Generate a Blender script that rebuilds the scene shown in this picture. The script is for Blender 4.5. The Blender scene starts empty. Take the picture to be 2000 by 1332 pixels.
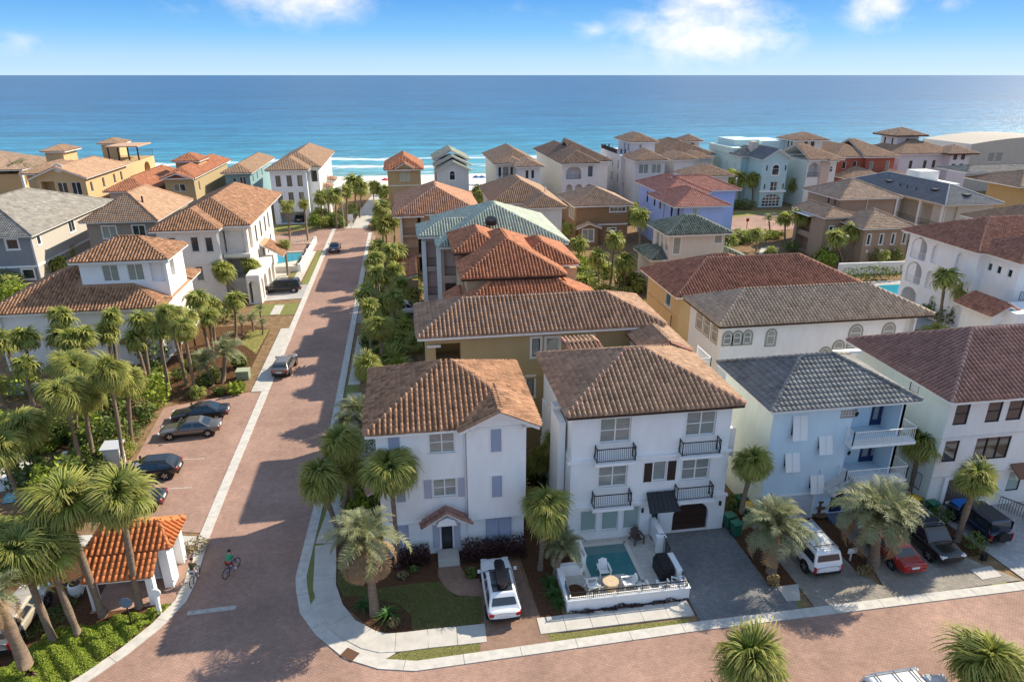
import bpy, math, random
import numpy as np
from mathutils import Matrix, Vector
R = math.radians
random.seed(7); rng = np.random.default_rng(7)
S = bpy.context.scene
C = bpy.context.collection
# ---------------------------------------------------------------- camera, sky, sun, exposure
cd = bpy.data.cameras.new('camera'); cam = bpy.data.objects.new('camera', cd); C.objects.link(cam)
cd.sensor_width = 36; cd.lens = 24.0; cd.clip_end = 90000; cd.clip_start = 0.5
cam.location = (0, 0, 29.0); cam.rotation_euler = (R(90 - 21.27), 0, R(-8.75))
S.camera = cam
SUN_AZ, SUN_EL = 63.6, 36.5                      # azimuth clockwise from +Y (the sea), elevation
W = bpy.data.worlds.new('World'); S.world = W; W.use_nodes = True
wn, wl = W.node_tree.nodes, W.node_tree.links; wn.clear()
def wnode(t, **k):
    n = wn.new(t)
    for a, v in k.items(): setattr(n, a, v)
    return n
def wmath(op, a, b=None, c=None, clamp=False):
    n = wnode('ShaderNodeMath', operation=op, use_clamp=clamp)
    for i, v in enumerate((a, b, c)):
        if v is None: continue
        if isinstance(v, (int, float)): n.inputs[i].default_value = v
        else: wl.new(v, n.inputs[i])
    return n.outputs[0]
tc = wnode('ShaderNodeTexCoord'); sx = wnode('ShaderNodeSeparateXYZ'); wl.new(tc.outputs['Generated'], sx.inputs[0])
sky = wnode('ShaderNodeTexSky', sky_type='NISHITA'); sky.sun_disc = False
sky.sun_elevation = R(SUN_EL); sky.sun_rotation = R(SUN_AZ); sky.altitude = 0; sky.air_density = 1.0; sky.dust_density = 0.3; sky.ozone_density = 2.0
# clear blue sky: a real gradient from pale horizon to deep zenith laid over the Nishita sky, the same all round
up = wmath('MAXIMUM', sx.outputs[2], 0.0)
gr = wnode('ShaderNodeValToRGB'); wl.new(wmath('POWER', up, 0.6), gr.inputs[0])
e = gr.color_ramp.elements; e[0].position = 0.0; e[0].color = (3.9, 5.4, 6.7, 1); e[1].position = 1.0; e[1].color = (1.1, 2.2, 4.2, 1)
for p, c in ((0.1, (2.9, 4.7, 6.5)), (0.17, (1.35, 3.6, 6.4)), (0.25, (0.5, 2.3, 5.6)), (0.5, (0.8, 2.4, 5.2))):
    x = e.new(p); x.color = (*c, 1)
mx = wnode('ShaderNodeMix', data_type='RGBA'); mx.inputs[0].default_value = 0.93
wl.new(sky.outputs[0], mx.inputs[6]); wl.new(gr.outputs[0], mx.inputs[7])
bg = wnode('ShaderNodeBackground'); wl.new(mx.outputs[2], bg.inputs[0]); bg.inputs[1].default_value = 0.1
# fair-weather clouds low over the sea
yy = wmath('MAXIMUM', sx.outputs[1], 0.02)
cu = wmath('DIVIDE', sx.outputs[0], yy); cv = wmath('DIVIDE', sx.outputs[2], yy)
cb = wnode('ShaderNodeCombineXYZ'); wl.new(cu, cb.inputs[0]); wl.new(wmath('MULTIPLY', cv, 1.7), cb.inputs[1])
nz = wnode('ShaderNodeTexNoise'); nz.inputs['Scale'].default_value = 22; nz.inputs['Detail'].default_value = 9; nz.inputs['Roughness'].default_value = 0.58; nz.inputs['Distortion'].default_value = 0.3
wl.new(cb.outputs[0], nz.inputs['Vector'])
tot = None
for (u0, v0), ru, rv, s in (((0.4350, 0.0572), .125, .042, 1.0), ((0.4382, 0.0961), .075, .022, .85), ((0.4992, 0.0656), .06, .026, .5), ((0.3516, 0.0655), .035, .018, .45), ((-0.1169, 0.0943), .085, .034, .95), ((0.6863, 0.0916), .055, .032, .85), ((0.2679, 0.0571), .035, .012, .45), ((-0.4602, 0.0359), .03, .014, .4), ((0.7970, 0.1024), .04, .014, .45), ((-0.2540, 0.0808), .045, .02, .22), ((0.1539, 0.0811), .06, .012, .16)):
    a = wmath('DIVIDE', wmath('SUBTRACT', cu, u0), ru * 1.45); b = wmath('DIVIDE', wmath('SUBTRACT', cv, v0), rv * 1.45)
    d = wmath('SQRT', wmath('ADD', wmath('MULTIPLY', a, a), wmath('MULTIPLY', b, b)))
    m = wmath('MULTIPLY', wmath('SUBTRACT', 1.0, d, clamp=True), s)
    tot = m if tot is None else wmath('MAXIMUM', tot, m)
dens = wmath('MULTIPLY', wmath('ADD', wmath('MULTIPLY', tot, 1.15), wmath('MULTIPLY', wmath('SUBTRACT', nz.outputs[0], .52), 1.9)), 0.95, clamp=True)
dens = wmath('MULTIPLY', wmath('MULTIPLY', dens, .86), wmath('MULTIPLY', tot, 2.0, clamp=True))
dens = wmath('MULTIPLY', dens, wmath('GREATER_THAN', sx.outputs[1], 0.05))
# broken cloud added overhead, out of view, to whiten the fill light; thinner at zenith
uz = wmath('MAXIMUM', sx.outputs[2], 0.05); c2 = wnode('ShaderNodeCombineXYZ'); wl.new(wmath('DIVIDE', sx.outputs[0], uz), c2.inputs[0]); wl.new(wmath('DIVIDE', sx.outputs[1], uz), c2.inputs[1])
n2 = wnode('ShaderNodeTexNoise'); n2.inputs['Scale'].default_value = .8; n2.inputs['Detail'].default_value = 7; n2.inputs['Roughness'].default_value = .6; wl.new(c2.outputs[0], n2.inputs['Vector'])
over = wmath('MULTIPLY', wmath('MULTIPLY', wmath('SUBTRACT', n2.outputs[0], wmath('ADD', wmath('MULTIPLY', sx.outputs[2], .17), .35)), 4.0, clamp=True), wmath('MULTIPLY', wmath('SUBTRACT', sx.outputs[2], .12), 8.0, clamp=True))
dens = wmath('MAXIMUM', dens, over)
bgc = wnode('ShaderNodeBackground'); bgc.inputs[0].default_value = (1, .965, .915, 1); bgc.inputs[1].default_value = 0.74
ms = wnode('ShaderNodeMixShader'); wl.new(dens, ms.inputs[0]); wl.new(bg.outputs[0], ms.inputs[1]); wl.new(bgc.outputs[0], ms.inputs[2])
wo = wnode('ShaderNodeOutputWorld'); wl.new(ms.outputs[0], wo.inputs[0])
sl = bpy.data.lights.new('sun', 'SUN'); sl.energy = 4.8; sl.angle = R(0.53); sl.color = (1, .89, .71)
so = bpy.data.objects.new('sun', sl); C.objects.link(so)
sd = Vector((math.sin(R(SUN_AZ)) * math.cos(R(SUN_EL)), math.cos(R(SUN_AZ)) * math.cos(R(SUN_EL)), math.sin(R(SUN_EL))))
so.rotation_euler = sd.to_track_quat('Z', 'Y').to_euler(); so.location = (60, 30, 60)
v = S.view_settings; v.view_transform = 'Standard'; v.look = 'None'; v.gamma = 1; v.use_curve_mapping = False; v.exposure = 0.68
S.cycles.max_bounces = 6; S.cycles.diffuse_bounces = 3; S.cycles.glossy_bounces = 3; S.cycles.transparent_max_bounces = 6

# ---------------------------------------------------------------- materials
def mat(name, col, rough=.8, spec=.3, metal=0, noise=0, nscale=3, bump=0, bscale=20, col2=None, stretch=None, coat=0):
    m = bpy.data.materials.new(name); m.use_nodes = True
    nt = m.node_tree; b = nt.nodes['Principled BSDF']
    b.inputs['Base Color'].default_value = (*col, 1); b.inputs['Roughness'].default_value = rough
    b.inputs['Specular IOR Level'].default_value = spec; b.inputs['Metallic'].default_value = metal
    if coat: b.inputs['Coat Weight'].default_value = coat; b.inputs['Coat Roughness'].default_value = .04
    if noise or bump:
        g = nt.nodes.new('ShaderNodeNewGeometry'); vec = g.outputs['Position']
        if stretch:
            mp = nt.nodes.new('ShaderNodeMapping'); mp.inputs['Scale'].default_value = stretch
            nt.links.new(vec, mp.inputs[0]); vec = mp.outputs[0]
    if noise:
        n = nt.nodes.new('ShaderNodeTexNoise'); n.inputs['Scale'].default_value = nscale; n.inputs['Detail'].default_value = 6; n.inputs['Roughness'].default_value = .65
        nt.links.new(vec, n.inputs['Vector'])
        r = nt.nodes.new('ShaderNodeValToRGB'); r.color_ramp.elements[0].position = .32; r.color_ramp.elements[1].position = .68
        c2 = col2 or tuple(max(0, c * (1 - noise)) for c in col)
        r.color_ramp.elements[0].color = (*c2, 1); r.color_ramp.elements[1].color = (*(col if col2 else tuple(min(1, c * (1 + noise * .4)) for c in col)), 1)
        nt.links.new(n.outputs[0], r.inputs[0]); nt.links.new(r.outputs[0], b.inputs['Base Color'])
    if bump:
        n = nt.nodes.new('ShaderNodeTexNoise'); n.inputs['Scale'].default_value = bscale; n.inputs['Detail'].default_value = 4
        nt.links.new(vec, n.inputs['Vector'])
        bp = nt.nodes.new('ShaderNodeBump'); bp.inputs['Strength'].default_value = bump; bp.inputs['Distance'].default_value = .03
        nt.links.new(n.outputs[0], bp.inputs['Height']); nt.links.new(bp.outputs[0], b.inputs['Normal'])
    return m
def varied(name, cols, rough=.75, attr='rnd', spec=.3, transl=0, dirt=.25, tip=None):
    """colour varied piece by piece: attribute on joined pieces + a random number per object, with weather stains"""
    m = bpy.data.materials.new(name); m.use_nodes = True
    nt = m.node_tree; N, L = nt.nodes, nt.links; b = N['Principled BSDF']
    at = N.new('ShaderNodeAttribute'); at.attribute_name = attr
    oi = N.new('ShaderNodeObjectInfo')
    ad = N.new('ShaderNodeMath'); ad.operation = 'ADD'; L.new(at.outputs['Fac'], ad.inputs[0]); L.new(oi.outputs['Random'], ad.inputs[1])
    fr = N.new('ShaderNodeMath'); fr.operation = 'FRACT'; L.new(ad.outputs[0], fr.inputs[0])
    r = N.new('ShaderNodeValToRGB'); L.new(fr.outputs[0], r.inputs[0])
    e = r.color_ramp.elements; e[0].color = (*cols[0], 1); e[0].position = 0; e[1].color = (*cols[-1], 1); e[1].position = 1
    for i, c in enumerate(cols[1:-1]): x = e.new((i + 1) / (len(cols) - 1)); x.color = (*c, 1)
    out = r.outputs[0]
    if dirt:
        g = N.new('ShaderNodeNewGeometry'); n = N.new('ShaderNodeTexNoise'); n.inputs['Scale'].default_value = .9; n.inputs['Detail'].default_value = 7; n.inputs['Roughness'].default_value = .7
        L.new(g.outputs['Position'], n.inputs['Vector'])
        rr = N.new('ShaderNodeMapRange'); rr.inputs[1].default_value = .35; rr.inputs[2].default_value = .65; rr.inputs[3].default_value = 1 - dirt; rr.inputs[4].default_value = 1.05
        L.new(n.outputs[0], rr.inputs[0])
        mu = N.new('ShaderNodeMix'); mu.data_type = 'RGBA'; mu.blend_type = 'MULTIPLY'; mu.inputs[0].default_value = 1
        L.new(out, mu.inputs[6]); L.new(rr.outputs[0], mu.inputs[7]); out = mu.outputs[2]
    if tip:
        ta = N.new('ShaderNodeAttribute'); ta.attribute_name = 'tip'
        pw = N.new('ShaderNodeMath'); pw.operation = 'POWER'; pw.inputs[1].default_value = 1.8; L.new(ta.outputs['Fac'], pw.inputs[0])
        mu = N.new('ShaderNodeMix'); mu.data_type = 'RGBA'; L.new(pw.outputs[0], mu.inputs[0]); L.new(out, mu.inputs[6]); mu.inputs[7].default_value = (*tip, 1); out = mu.outputs[2]
    L.new(out, b.inputs['Base Color']); b.inputs['Roughness'].default_value = rough; b.inputs['Specular IOR Level'].default_value = spec
    if transl:
        t = N.new('ShaderNodeBsdfTranslucent'); L.new(out, t.inputs[0]); mixs = N.new('ShaderNodeMixShader'); mixs.inputs[0].default_value = transl
        L.new(b.outputs[0], mixs.inputs[1]); L.new(t.outputs[0], mixs.inputs[2]); L.new(mixs.outputs[0], N['Material Output'].inputs[0])
    return m
def brick(name, c1, c2, mortar, bw=.2, bh=.1, patch=.25, patch_scale=.25, rot=0, tint=None):
    m = bpy.data.materials.new(name); m.use_nodes = True
    nt = m.node_tree; N, L = nt.nodes, nt.links; b = N['Principled BSDF']
    g = N.new('ShaderNodeNewGeometry'); mp = N.new('ShaderNodeMapping'); mp.inputs['Rotation'].default_value = (0, 0, rot); L.new(g.outputs['Position'], mp.inputs[0])
    t = N.new('ShaderNodeTexBrick'); L.new(mp.outputs[0], t.inputs['Vector'])
    t.inputs['Color1'].default_value = (*c1, 1); t.inputs['Color2'].default_value = (*c2, 1); t.inputs['Mortar'].default_value = (*mortar, 1)
    t.inputs['Scale'].default_value = 1; t.inputs['Mortar Size'].default_value = .012; t.inputs['Brick Width'].default_value = bw; t.inputs['Row Height'].default_value = bh
    out = t.outputs[0]
    for sc, st, lo, hi in ((patch_scale, patch, .3, .7), (2.2, patch * .6, .35, .65), (.06, patch * .5, .35, .6)):
        n = N.new('ShaderNodeTexNoise'); n.inputs['Scale'].default_value = sc; n.inputs['Detail'].default_value = 8; n.inputs['Roughness'].default_value = .7; L.new(g.outputs['Position'], n.inputs['Vector'])
        rr = N.new('ShaderNodeMapRange'); rr.inputs[1].default_value = lo; rr.inputs[2].default_value = hi; rr.inputs[3].default_value = 1 - st; rr.inputs[4].default_value = 1 + st * .5; L.new(n.outputs[0], rr.inputs[0])
        mu = N.new('ShaderNodeMix'); mu.data_type = 'RGBA'; mu.blend_type = 'MULTIPLY'; mu.inputs[0].default_value = 1; L.new(out, mu.inputs[6]); L.new(rr.outputs[0], mu.inputs[7]); out = mu.outputs[2]
    L.new(out, b.inputs['Base Color']); b.inputs['Roughness'].default_value = .85; b.inputs['Specular IOR Level'].default_value = .2
    bp = N.new('ShaderNodeBump'); bp.inputs['Strength'].default_value = .5; bp.inputs['Distance'].default_value = .01; bp.invert = True
    L.new(t.outputs['Fac'], bp.inputs['Height']); L.new(bp.outputs[0], b.inputs['Normal'])
    return m
_st = {}
def stucco(c):
    if c not in _st: _st[c] = mat('stucco', c, .9, .15, noise=.06, nscale=1.6, bump=.25, bscale=30, stretch=(1, 1, .3))
    return _st[c]
def tiles(name, base, var=.28, warm=(1.0, 1.0, 1.0), rough=.8, spec=.25, dirt=.16):
    b = np.array(base)
    return varied(name, [tuple(b * (1 - var)), tuple(b), tuple(b * (1 + var * .8) * np.array(warm)), tuple(b * .92), tuple(np.minimum(b * (1 + var * 1.4), .9))], rough, spec=spec, dirt=dirt)
M = dict(
    white=stucco((.85, .85, .84)), trim=mat('white_paint', (.8, .8, .78), .5, .4), offwhite=stucco((.72, .69, .63)),
    glass=mat('window_glass', (.025, .035, .045), .04, .9), glassg=mat('green_glass', (.32, .41, .37), .06, .8), glassb=mat('blue_glass', (.06, .13, .18), .05, .8), blind=mat('blinds_behind_glass', (.3, .32, .3), .1, .8, noise=.4, nscale=9, stretch=(.1, .1, 3)),
    dark=mat('dark_frame', (.03, .028, .026), .5), brown=mat('dark_brown_wood', (.05, .025, .018), .55, noise=.3, nscale=5, stretch=(1, 1, 9)), iron=mat('black_iron', (.015, .015, .017), .4),
    grey=mat('grey_paint', (.5, .52, .57), .6), bluegrey=mat('blue_grey_shutter', (.33, .37, .47), .6), lilac=mat('lilac_grey_shutter', (.44, .43, .5), .6),
    concrete=mat('concrete', (.52, .49, .44), .9, .15, noise=.16, nscale=1.3, bump=.2), kerb=mat('kerb_concrete', (.56, .53, .48), .9, .15, noise=.2, nscale=2, bump=.2),
    mulch=mat('pine_straw', (.125, .064, .036), .95, .05, noise=.5, nscale=7, bump=.8, bscale=18), soil=mat('sandy_soil', (.26, .17, .095), .95, .05, noise=.45, nscale=1.5, bump=.6, bscale=9),
    lawn=mat('lawn_grass', (.24, .23, .09), .95, .05, noise=.5, nscale=1.4, bump=.9, bscale=40, col2=(.16, .18, .055)), dryl=mat('dry_lawn_grass', (.34, .29, .11), .95, .05, bump=.9, bscale=40, noise=.5, nscale=1.6, col2=(.2, .22, .06)),
    sand=mat('beach_sand', (.74, .7, .62), .95, .05, noise=.12, nscale=.3, bump=.3, bscale=2), white_sand=mat('white_gravel', (.6, .58, .54), .95, .05, noise=.3, nscale=5, bump=.5),
    road=brick('street_brick', (.45, .28, .215), (.385, .24, .185), (.27, .185, .15), .2, .1, patch=.26), drive=brick('driveway_brick', (.36, .225, .16), (.29, .18, .13), (.22, .15, .11), .2, .1, rot=.785),
    grey_pav=brick('grey_pavers', (.27, .265, .26), (.21, .21, .215), (.14, .14, .14), .24, .16, rot=.3), tan_pav=brick('tan_pavers', (.36, .32, .27), (.29, .26, .22), (.2, .18, .16), .24, .16, rot=.785), pale_pav=brick('pale_pavers', (.5, .48, .46), (.42, .41, .4), (.3, .29, .28), .4, .2), travertine=brick('travertine', (.58, .54, .48), (.52, .49, .44), (.4, .37, .33), .6, .4, patch=.12),
    trunk=mat('palm_trunk', (.27, .2, .145), .95, .1, noise=.4, nscale=3, bump=1, bscale=6, stretch=(1, 1, 4)), boots=mat('palm_leaf_bases', (.2, .13, .075), .95, .1, noise=.5, nscale=8, bump=1, bscale=14),
    black=mat('black_plastic', (.02, .02, .02), .5), rubber=mat('tyre_rubber', (.02, .02, .021), .8), alloy=mat('alloy_rim', (.55, .55, .56), .3, .5, metal=.8), chrome=mat('chrome', (.7, .7, .7), .12, .5, metal=1),
    lampred=mat('red_lamp_lens', (.4, .01, .01), .15, .6), lampw=mat('clear_lamp_lens', (.7, .72, .75), .1, .8), plate=mat('number_plate', (.7, .7, .7), .5),
    skin=mat('skin', (.5, .3, .21), .6), hair=mat('dark_hair', (.03, .02, .015), .8), shirt=mat('green_shirt', (.04, .33, .17), .85), camo=mat('dark_green_shirt', (.06, .07, .035), .9), shorts=mat('red_shorts', (.3, .05, .035), .85), paleshorts=mat('pale_shorts', (.5, .5, .52), .85),
    bin=mat('green_bin_plastic', (.02, .12, .07), .5), yellow=mat('yellow_lid', (.75, .42, .015), .5), wood=mat('teak', (.55, .42, .28), .7, noise=.2, nscale=6), awning=tiles('black_awning_tile', (.045, .045, .048), .2),
    coping=mat('pool_coping', (.6, .56, .5), .85, noise=.1), poolfloor=mat('pool_plaster', (.16, .38, .36), .7), canvas=mat('blue_canvas', (.02, .1, .3), .8), stone=mat('rubble_stone', (.4, .37, .33), .9, noise=.4, nscale=3, bump=.8),
)
def leafmat(name, cols, transl=.3, tip=None): return varied(name, cols, .6, spec=.35, transl=transl, dirt=0, tip=tip)
M['fan'] = leafmat('fan_palm_leaf', [(.1, .155, .028), (.19, .245, .045), (.31, .345, .065), (.145, .2, .038)], .4, (.48, .46, .13))
M['pinna'] = leafmat('feather_palm_leaf', [(.2, .235, .12), (.28, .3, .16), (.24, .26, .11)], .35, (.42, .41, .22))
M['deadleaf'] = leafmat('dead_palm_leaf', [(.26, .17, .09), (.36, .25, .14), (.2, .13, .07)], .15)
M['bush'] = leafmat('bush_leaf', [(.07, .11, .025), (.13, .18, .04), (.2, .25, .055), (.1, .135, .03)])
M['bright'] = leafmat('bright_leaf', [(.16, .24, .022), (.26, .34, .035), (.36, .42, .05), (.13, .19, .022)])
M['purple'] = leafmat('purple_leaf', [(.035, .014, .014), (.065, .022, .02), (.045, .02, .016), (.09, .03, .025)], .15)
M['strap'] = leafmat('strap_leaf', [(.03, .09, .02), (.06, .15, .03), (.09, .2, .04)], .25)
M['dry'] = leafmat('dry_grass_leaf', [(.3, .22, .1), (.22, .17, .07), (.36, .28, .14)], .2)
M['turf'] = leafmat('turf_blade', [(.17, .18, .06), (.27, .25, .1), (.22, .22, .07)], .2)
M['water'] = mat('pool_water', (.03, .2, .22), .05, .5, bump=.25, bscale=3)
def clear(m, a):
    nt = m.node_tree; b = nt.nodes['Principled BSDF']; b.inputs['Alpha'].default_value = a
clear(M['water'], .55)
M['bluewater'] = mat('blue_pool_water', (.02, .26, .36), .06, .5, bump=.2, bscale=3)

# ---------------------------------------------------------------- mesh helpers
WL = {}                                           # world location of every root
class MB:
    def __init__(s): s.v = []; s.f = []; s.m = []; s.r = []; s.mi = 0; s.rv = 0.0
    def face(s, *p):
        k = len(s.v); s.v.extend(p); s.f.append(tuple(range(k, k + len(p)))); s.m.append(s.mi); s.r.append(s.rv); return s
    def box(s, x0, y0, z0, x1, y1, z1):
        if x0 > x1: x0, x1 = x1, x0
        if y0 > y1: y0, y1 = y1, y0
        if z0 > z1: z0, z1 = z1, z0
        k = len(s.v); s.v += [(x0, y0, z0), (x1, y0, z0), (x1, y1, z0), (x0, y1, z0), (x0, y0, z1), (x1, y0, z1), (x1, y1, z1), (x0, y1, z1)]
        for q in ((0, 3, 2, 1), (4, 5, 6, 7), (0, 1, 5, 4), (1, 2, 6, 5), (2, 3, 7, 6), (3, 0, 4, 7)): s.f.append(tuple(k + i for i in q)); s.m.append(s.mi); s.r.append(s.rv)
        return s
    def bar(s, p, q, w, h=None, upv=(0, 0, 1)):
        p, q = Vector(p), Vector(q); d = (q - p)
        if d.length < 1e-6: return s
        d.normalize(); a = d.cross(Vector(upv))
        if a.length < 1e-4: a = d.cross(Vector((1, 0, 0)))
        a.normalize(); b = a.cross(d); h = h or w; a *= w / 2; b *= h / 2
        k = len(s.v)
        for c in (p, q): s.v += [tuple(c - a - b), tuple(c + a - b), tuple(c + a + b), tuple(c - a + b)]
        for f in ((0, 3, 2, 1), (4, 5, 6, 7), (0, 1, 5, 4), (1, 2, 6, 5), (2, 3, 7, 6), (3, 0, 4, 7)): s.f.append(tuple(k + i for i in f)); s.m.append(s.mi); s.r.append(s.rv)
        return s
    def tube(s, pts, rad, n=8, cap=True):
        rings = []; P = [Vector(p) for p in pts]
        for i, p in enumerate(P):
            d = (P[min(i + 1, len(P) - 1)] - P[max(i - 1, 0)]).normalized()
            a = d.cross(Vector((0, 0, 1)))
            if a.length < 1e-3: a = Vector((1, 0, 0))
            a.normalize(); b = d.cross(a); rr = rad[i] if hasattr(rad, '__len__') else rad
            k = len(s.v); rings.append(k)
            for j in range(n): t = 2 * math.pi * j / n; s.v.append(tuple(p + a * (rr * math.cos(t)) + b * (rr * math.sin(t))))
        for i in range(len(P) - 1):
            for j in range(n): s.f.append((rings[i] + j, rings[i] + (j + 1) % n, rings[i + 1] + (j + 1) % n, rings[i + 1] + j)); s.m.append(s.mi); s.r.append(s.rv)
        if cap:
            for q in (rings[0], rings[-1]): s.f.append(tuple(q + j for j in range(n))); s.m.append(s.mi); s.r.append(s.rv)
        return s
    def prism(s, poly, z0, z1):
        k = len(s.v); n = len(poly)
        s.v += [(x, y, z0) for x, y in poly] + [(x, y, z1) for x, y in poly]
        s.f.append(tuple(k + n + i for i in range(n))); s.f.append(tuple(k + i for i in reversed(range(n))))
        for i in range(n): j = (i + 1) % n; s.f.append((k + i, k + j, k + n + j, k + n + i))
        s.m += [s.mi] * (n + 2); s.r += [s.rv] * (n + 2); return s
    def extr(s, poly, vec):
        """polygon of 3-D points extruded along vec"""
        k = len(s.v); n = len(poly); s.v += [tuple(p) for p in poly] + [tuple(Vector(p) + Vector(vec)) for p in poly]
        s.f.append(tuple(k + i for i in range(n))); s.f.append(tuple(k + n + i for i in reversed(range(n))))
        for i in range(n): j = (i + 1) % n; s.f.append((k + i, k + n + i, k + n + j, k + j))
        s.m += [s.mi] * (n + 2); s.r += [s.rv] * (n + 2); return s
    def mesh(s, name, mats, off=(0, 0, 0), smooth=False):
        me = bpy.data.meshes.new(name); o = off
        me.from_pydata([(a - o[0], b - o[1], c - o[2]) for a, b, c in s.v], [], s.f)
        for m in (mats if isinstance(mats, (list, tuple)) else [mats]): me.materials.append(m)
        if any(s.m): me.polygons.foreach_set('material_index', s.m)
        if any(s.r): a = me.attributes.new('rnd', 'FLOAT', 'FACE'); a.data.foreach_set('value', s.r)
        if smooth: me.polygons.foreach_set('use_smooth', [True] * len(s.f))
        me.update(); return me
    def build(s, name, mats, parent=None, local=False, smooth=False, at=None):
        """link as one object; vertices are world coordinates unless local"""
        off = (0, 0, 0)
        if parent is not None and not local: off = WL.get(parent.name, (0, 0, 0))
        if at is not None: off = at
        o = bpy.data.objects.new(name, s.mesh(name, mats, off, smooth)); C.objects.link(o)
        if parent is not None: o.parent = parent; WL[o.name] = WL.get(parent.name, (0, 0, 0))
        if at is not None: o.location = at; WL[o.name] = at
        return o
def np_mesh(name, V, F, m, r=None, tip=None, smooth=False):
    """V (n,3), F (m,k) index array"""
    me = bpy.data.meshes.new(name); k = F.shape[1]
    me.vertices.add(len(V)); me.vertices.foreach_set('co', np.ascontiguousarray(V, dtype=np.float32).ravel())
    me.loops.add(F.size); me.loops.foreach_set('vertex_index', np.ascontiguousarray(F, dtype=np.int32).ravel())
    me.polygons.add(len(F)); me.polygons.foreach_set('loop_start', np.arange(0, F.size, k, dtype=np.int32))
    me.materials.append(m)
    if r is not None: a = me.attributes.new('rnd', 'FLOAT', 'FACE'); a.data.foreach_set('value', np.asarray(r, dtype=np.float32))
    if tip is not None: a = me.attributes.new('tip', 'FLOAT', 'POINT'); a.data.foreach_set('value', np.asarray(tip, dtype=np.float32))
    me.update(calc_edges=True); me.validate()
    if smooth: me.polygons.foreach_set('use_smooth', [True] * len(F))
    return me
def link(name, me, parent=None, loc=(0, 0, 0), rot=(0, 0, 0), scale=None):
    o = bpy.data.objects.new(name, me); C.objects.link(o); o.location = loc; o.rotation_euler = rot
    if scale is not None: o.scale = (scale,) * 3 if isinstance(scale, (int, float)) else scale
    if parent is not None: o.parent = parent
    return o
def tag(o, label, cat, group=None, kind=None):
    o['label'] = label; o['category'] = cat
    if group: o['group'] = group
    if kind: o['kind'] = kind
    return o
def thing(name, label, cat, loc=(0, 0, 0), rz=0, group=None):
    o = bpy.data.objects.new(name, None); C.objects.link(o); o.location = loc; o.rotation_euler = (0, 0, rz); o.empty_display_size = .3
    WL[o.name] = tuple(loc); return tag(o, label, cat, group)
def structure(o): o['kind'] = 'structure'; return o
def stuff(o): o['kind'] = 'stuff'; return o
def copy_thing(root, loc, rz, label, scale=None):
    r = root.copy(); C.objects.link(r); r.location = loc; r.rotation_euler = (0, 0, rz); r['label'] = label
    for ch in root.children:
        c = ch.copy(); C.objects.link(c); c.parent = r
        for g in ch.children: d = g.copy(); C.objects.link(d); d.parent = c
    return r
# ---------------------------------------------------------------- ground, streets, pavements, sea
def sheet(name, poly, z, m, kind='structure'):
    b = MB(); b.face(*[(x, y, z) for x, y in poly]); o = b.build(name, m); o['kind'] = kind; return o
def slab(name, poly, z0, z1, m, kind='structure'):
    b = MB(); b.prism(poly, z0, z1); o = b.build(name, m); o['kind'] = kind; return o
sheet('ground', [(-400, -60), (500, -60), (500, 188), (-400, 188)], -.03, M['soil'])
sheet('beach', [(-900, 186), (1100, 186), (1100, 236), (-900, 236)], -.025, M['sand'])
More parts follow.
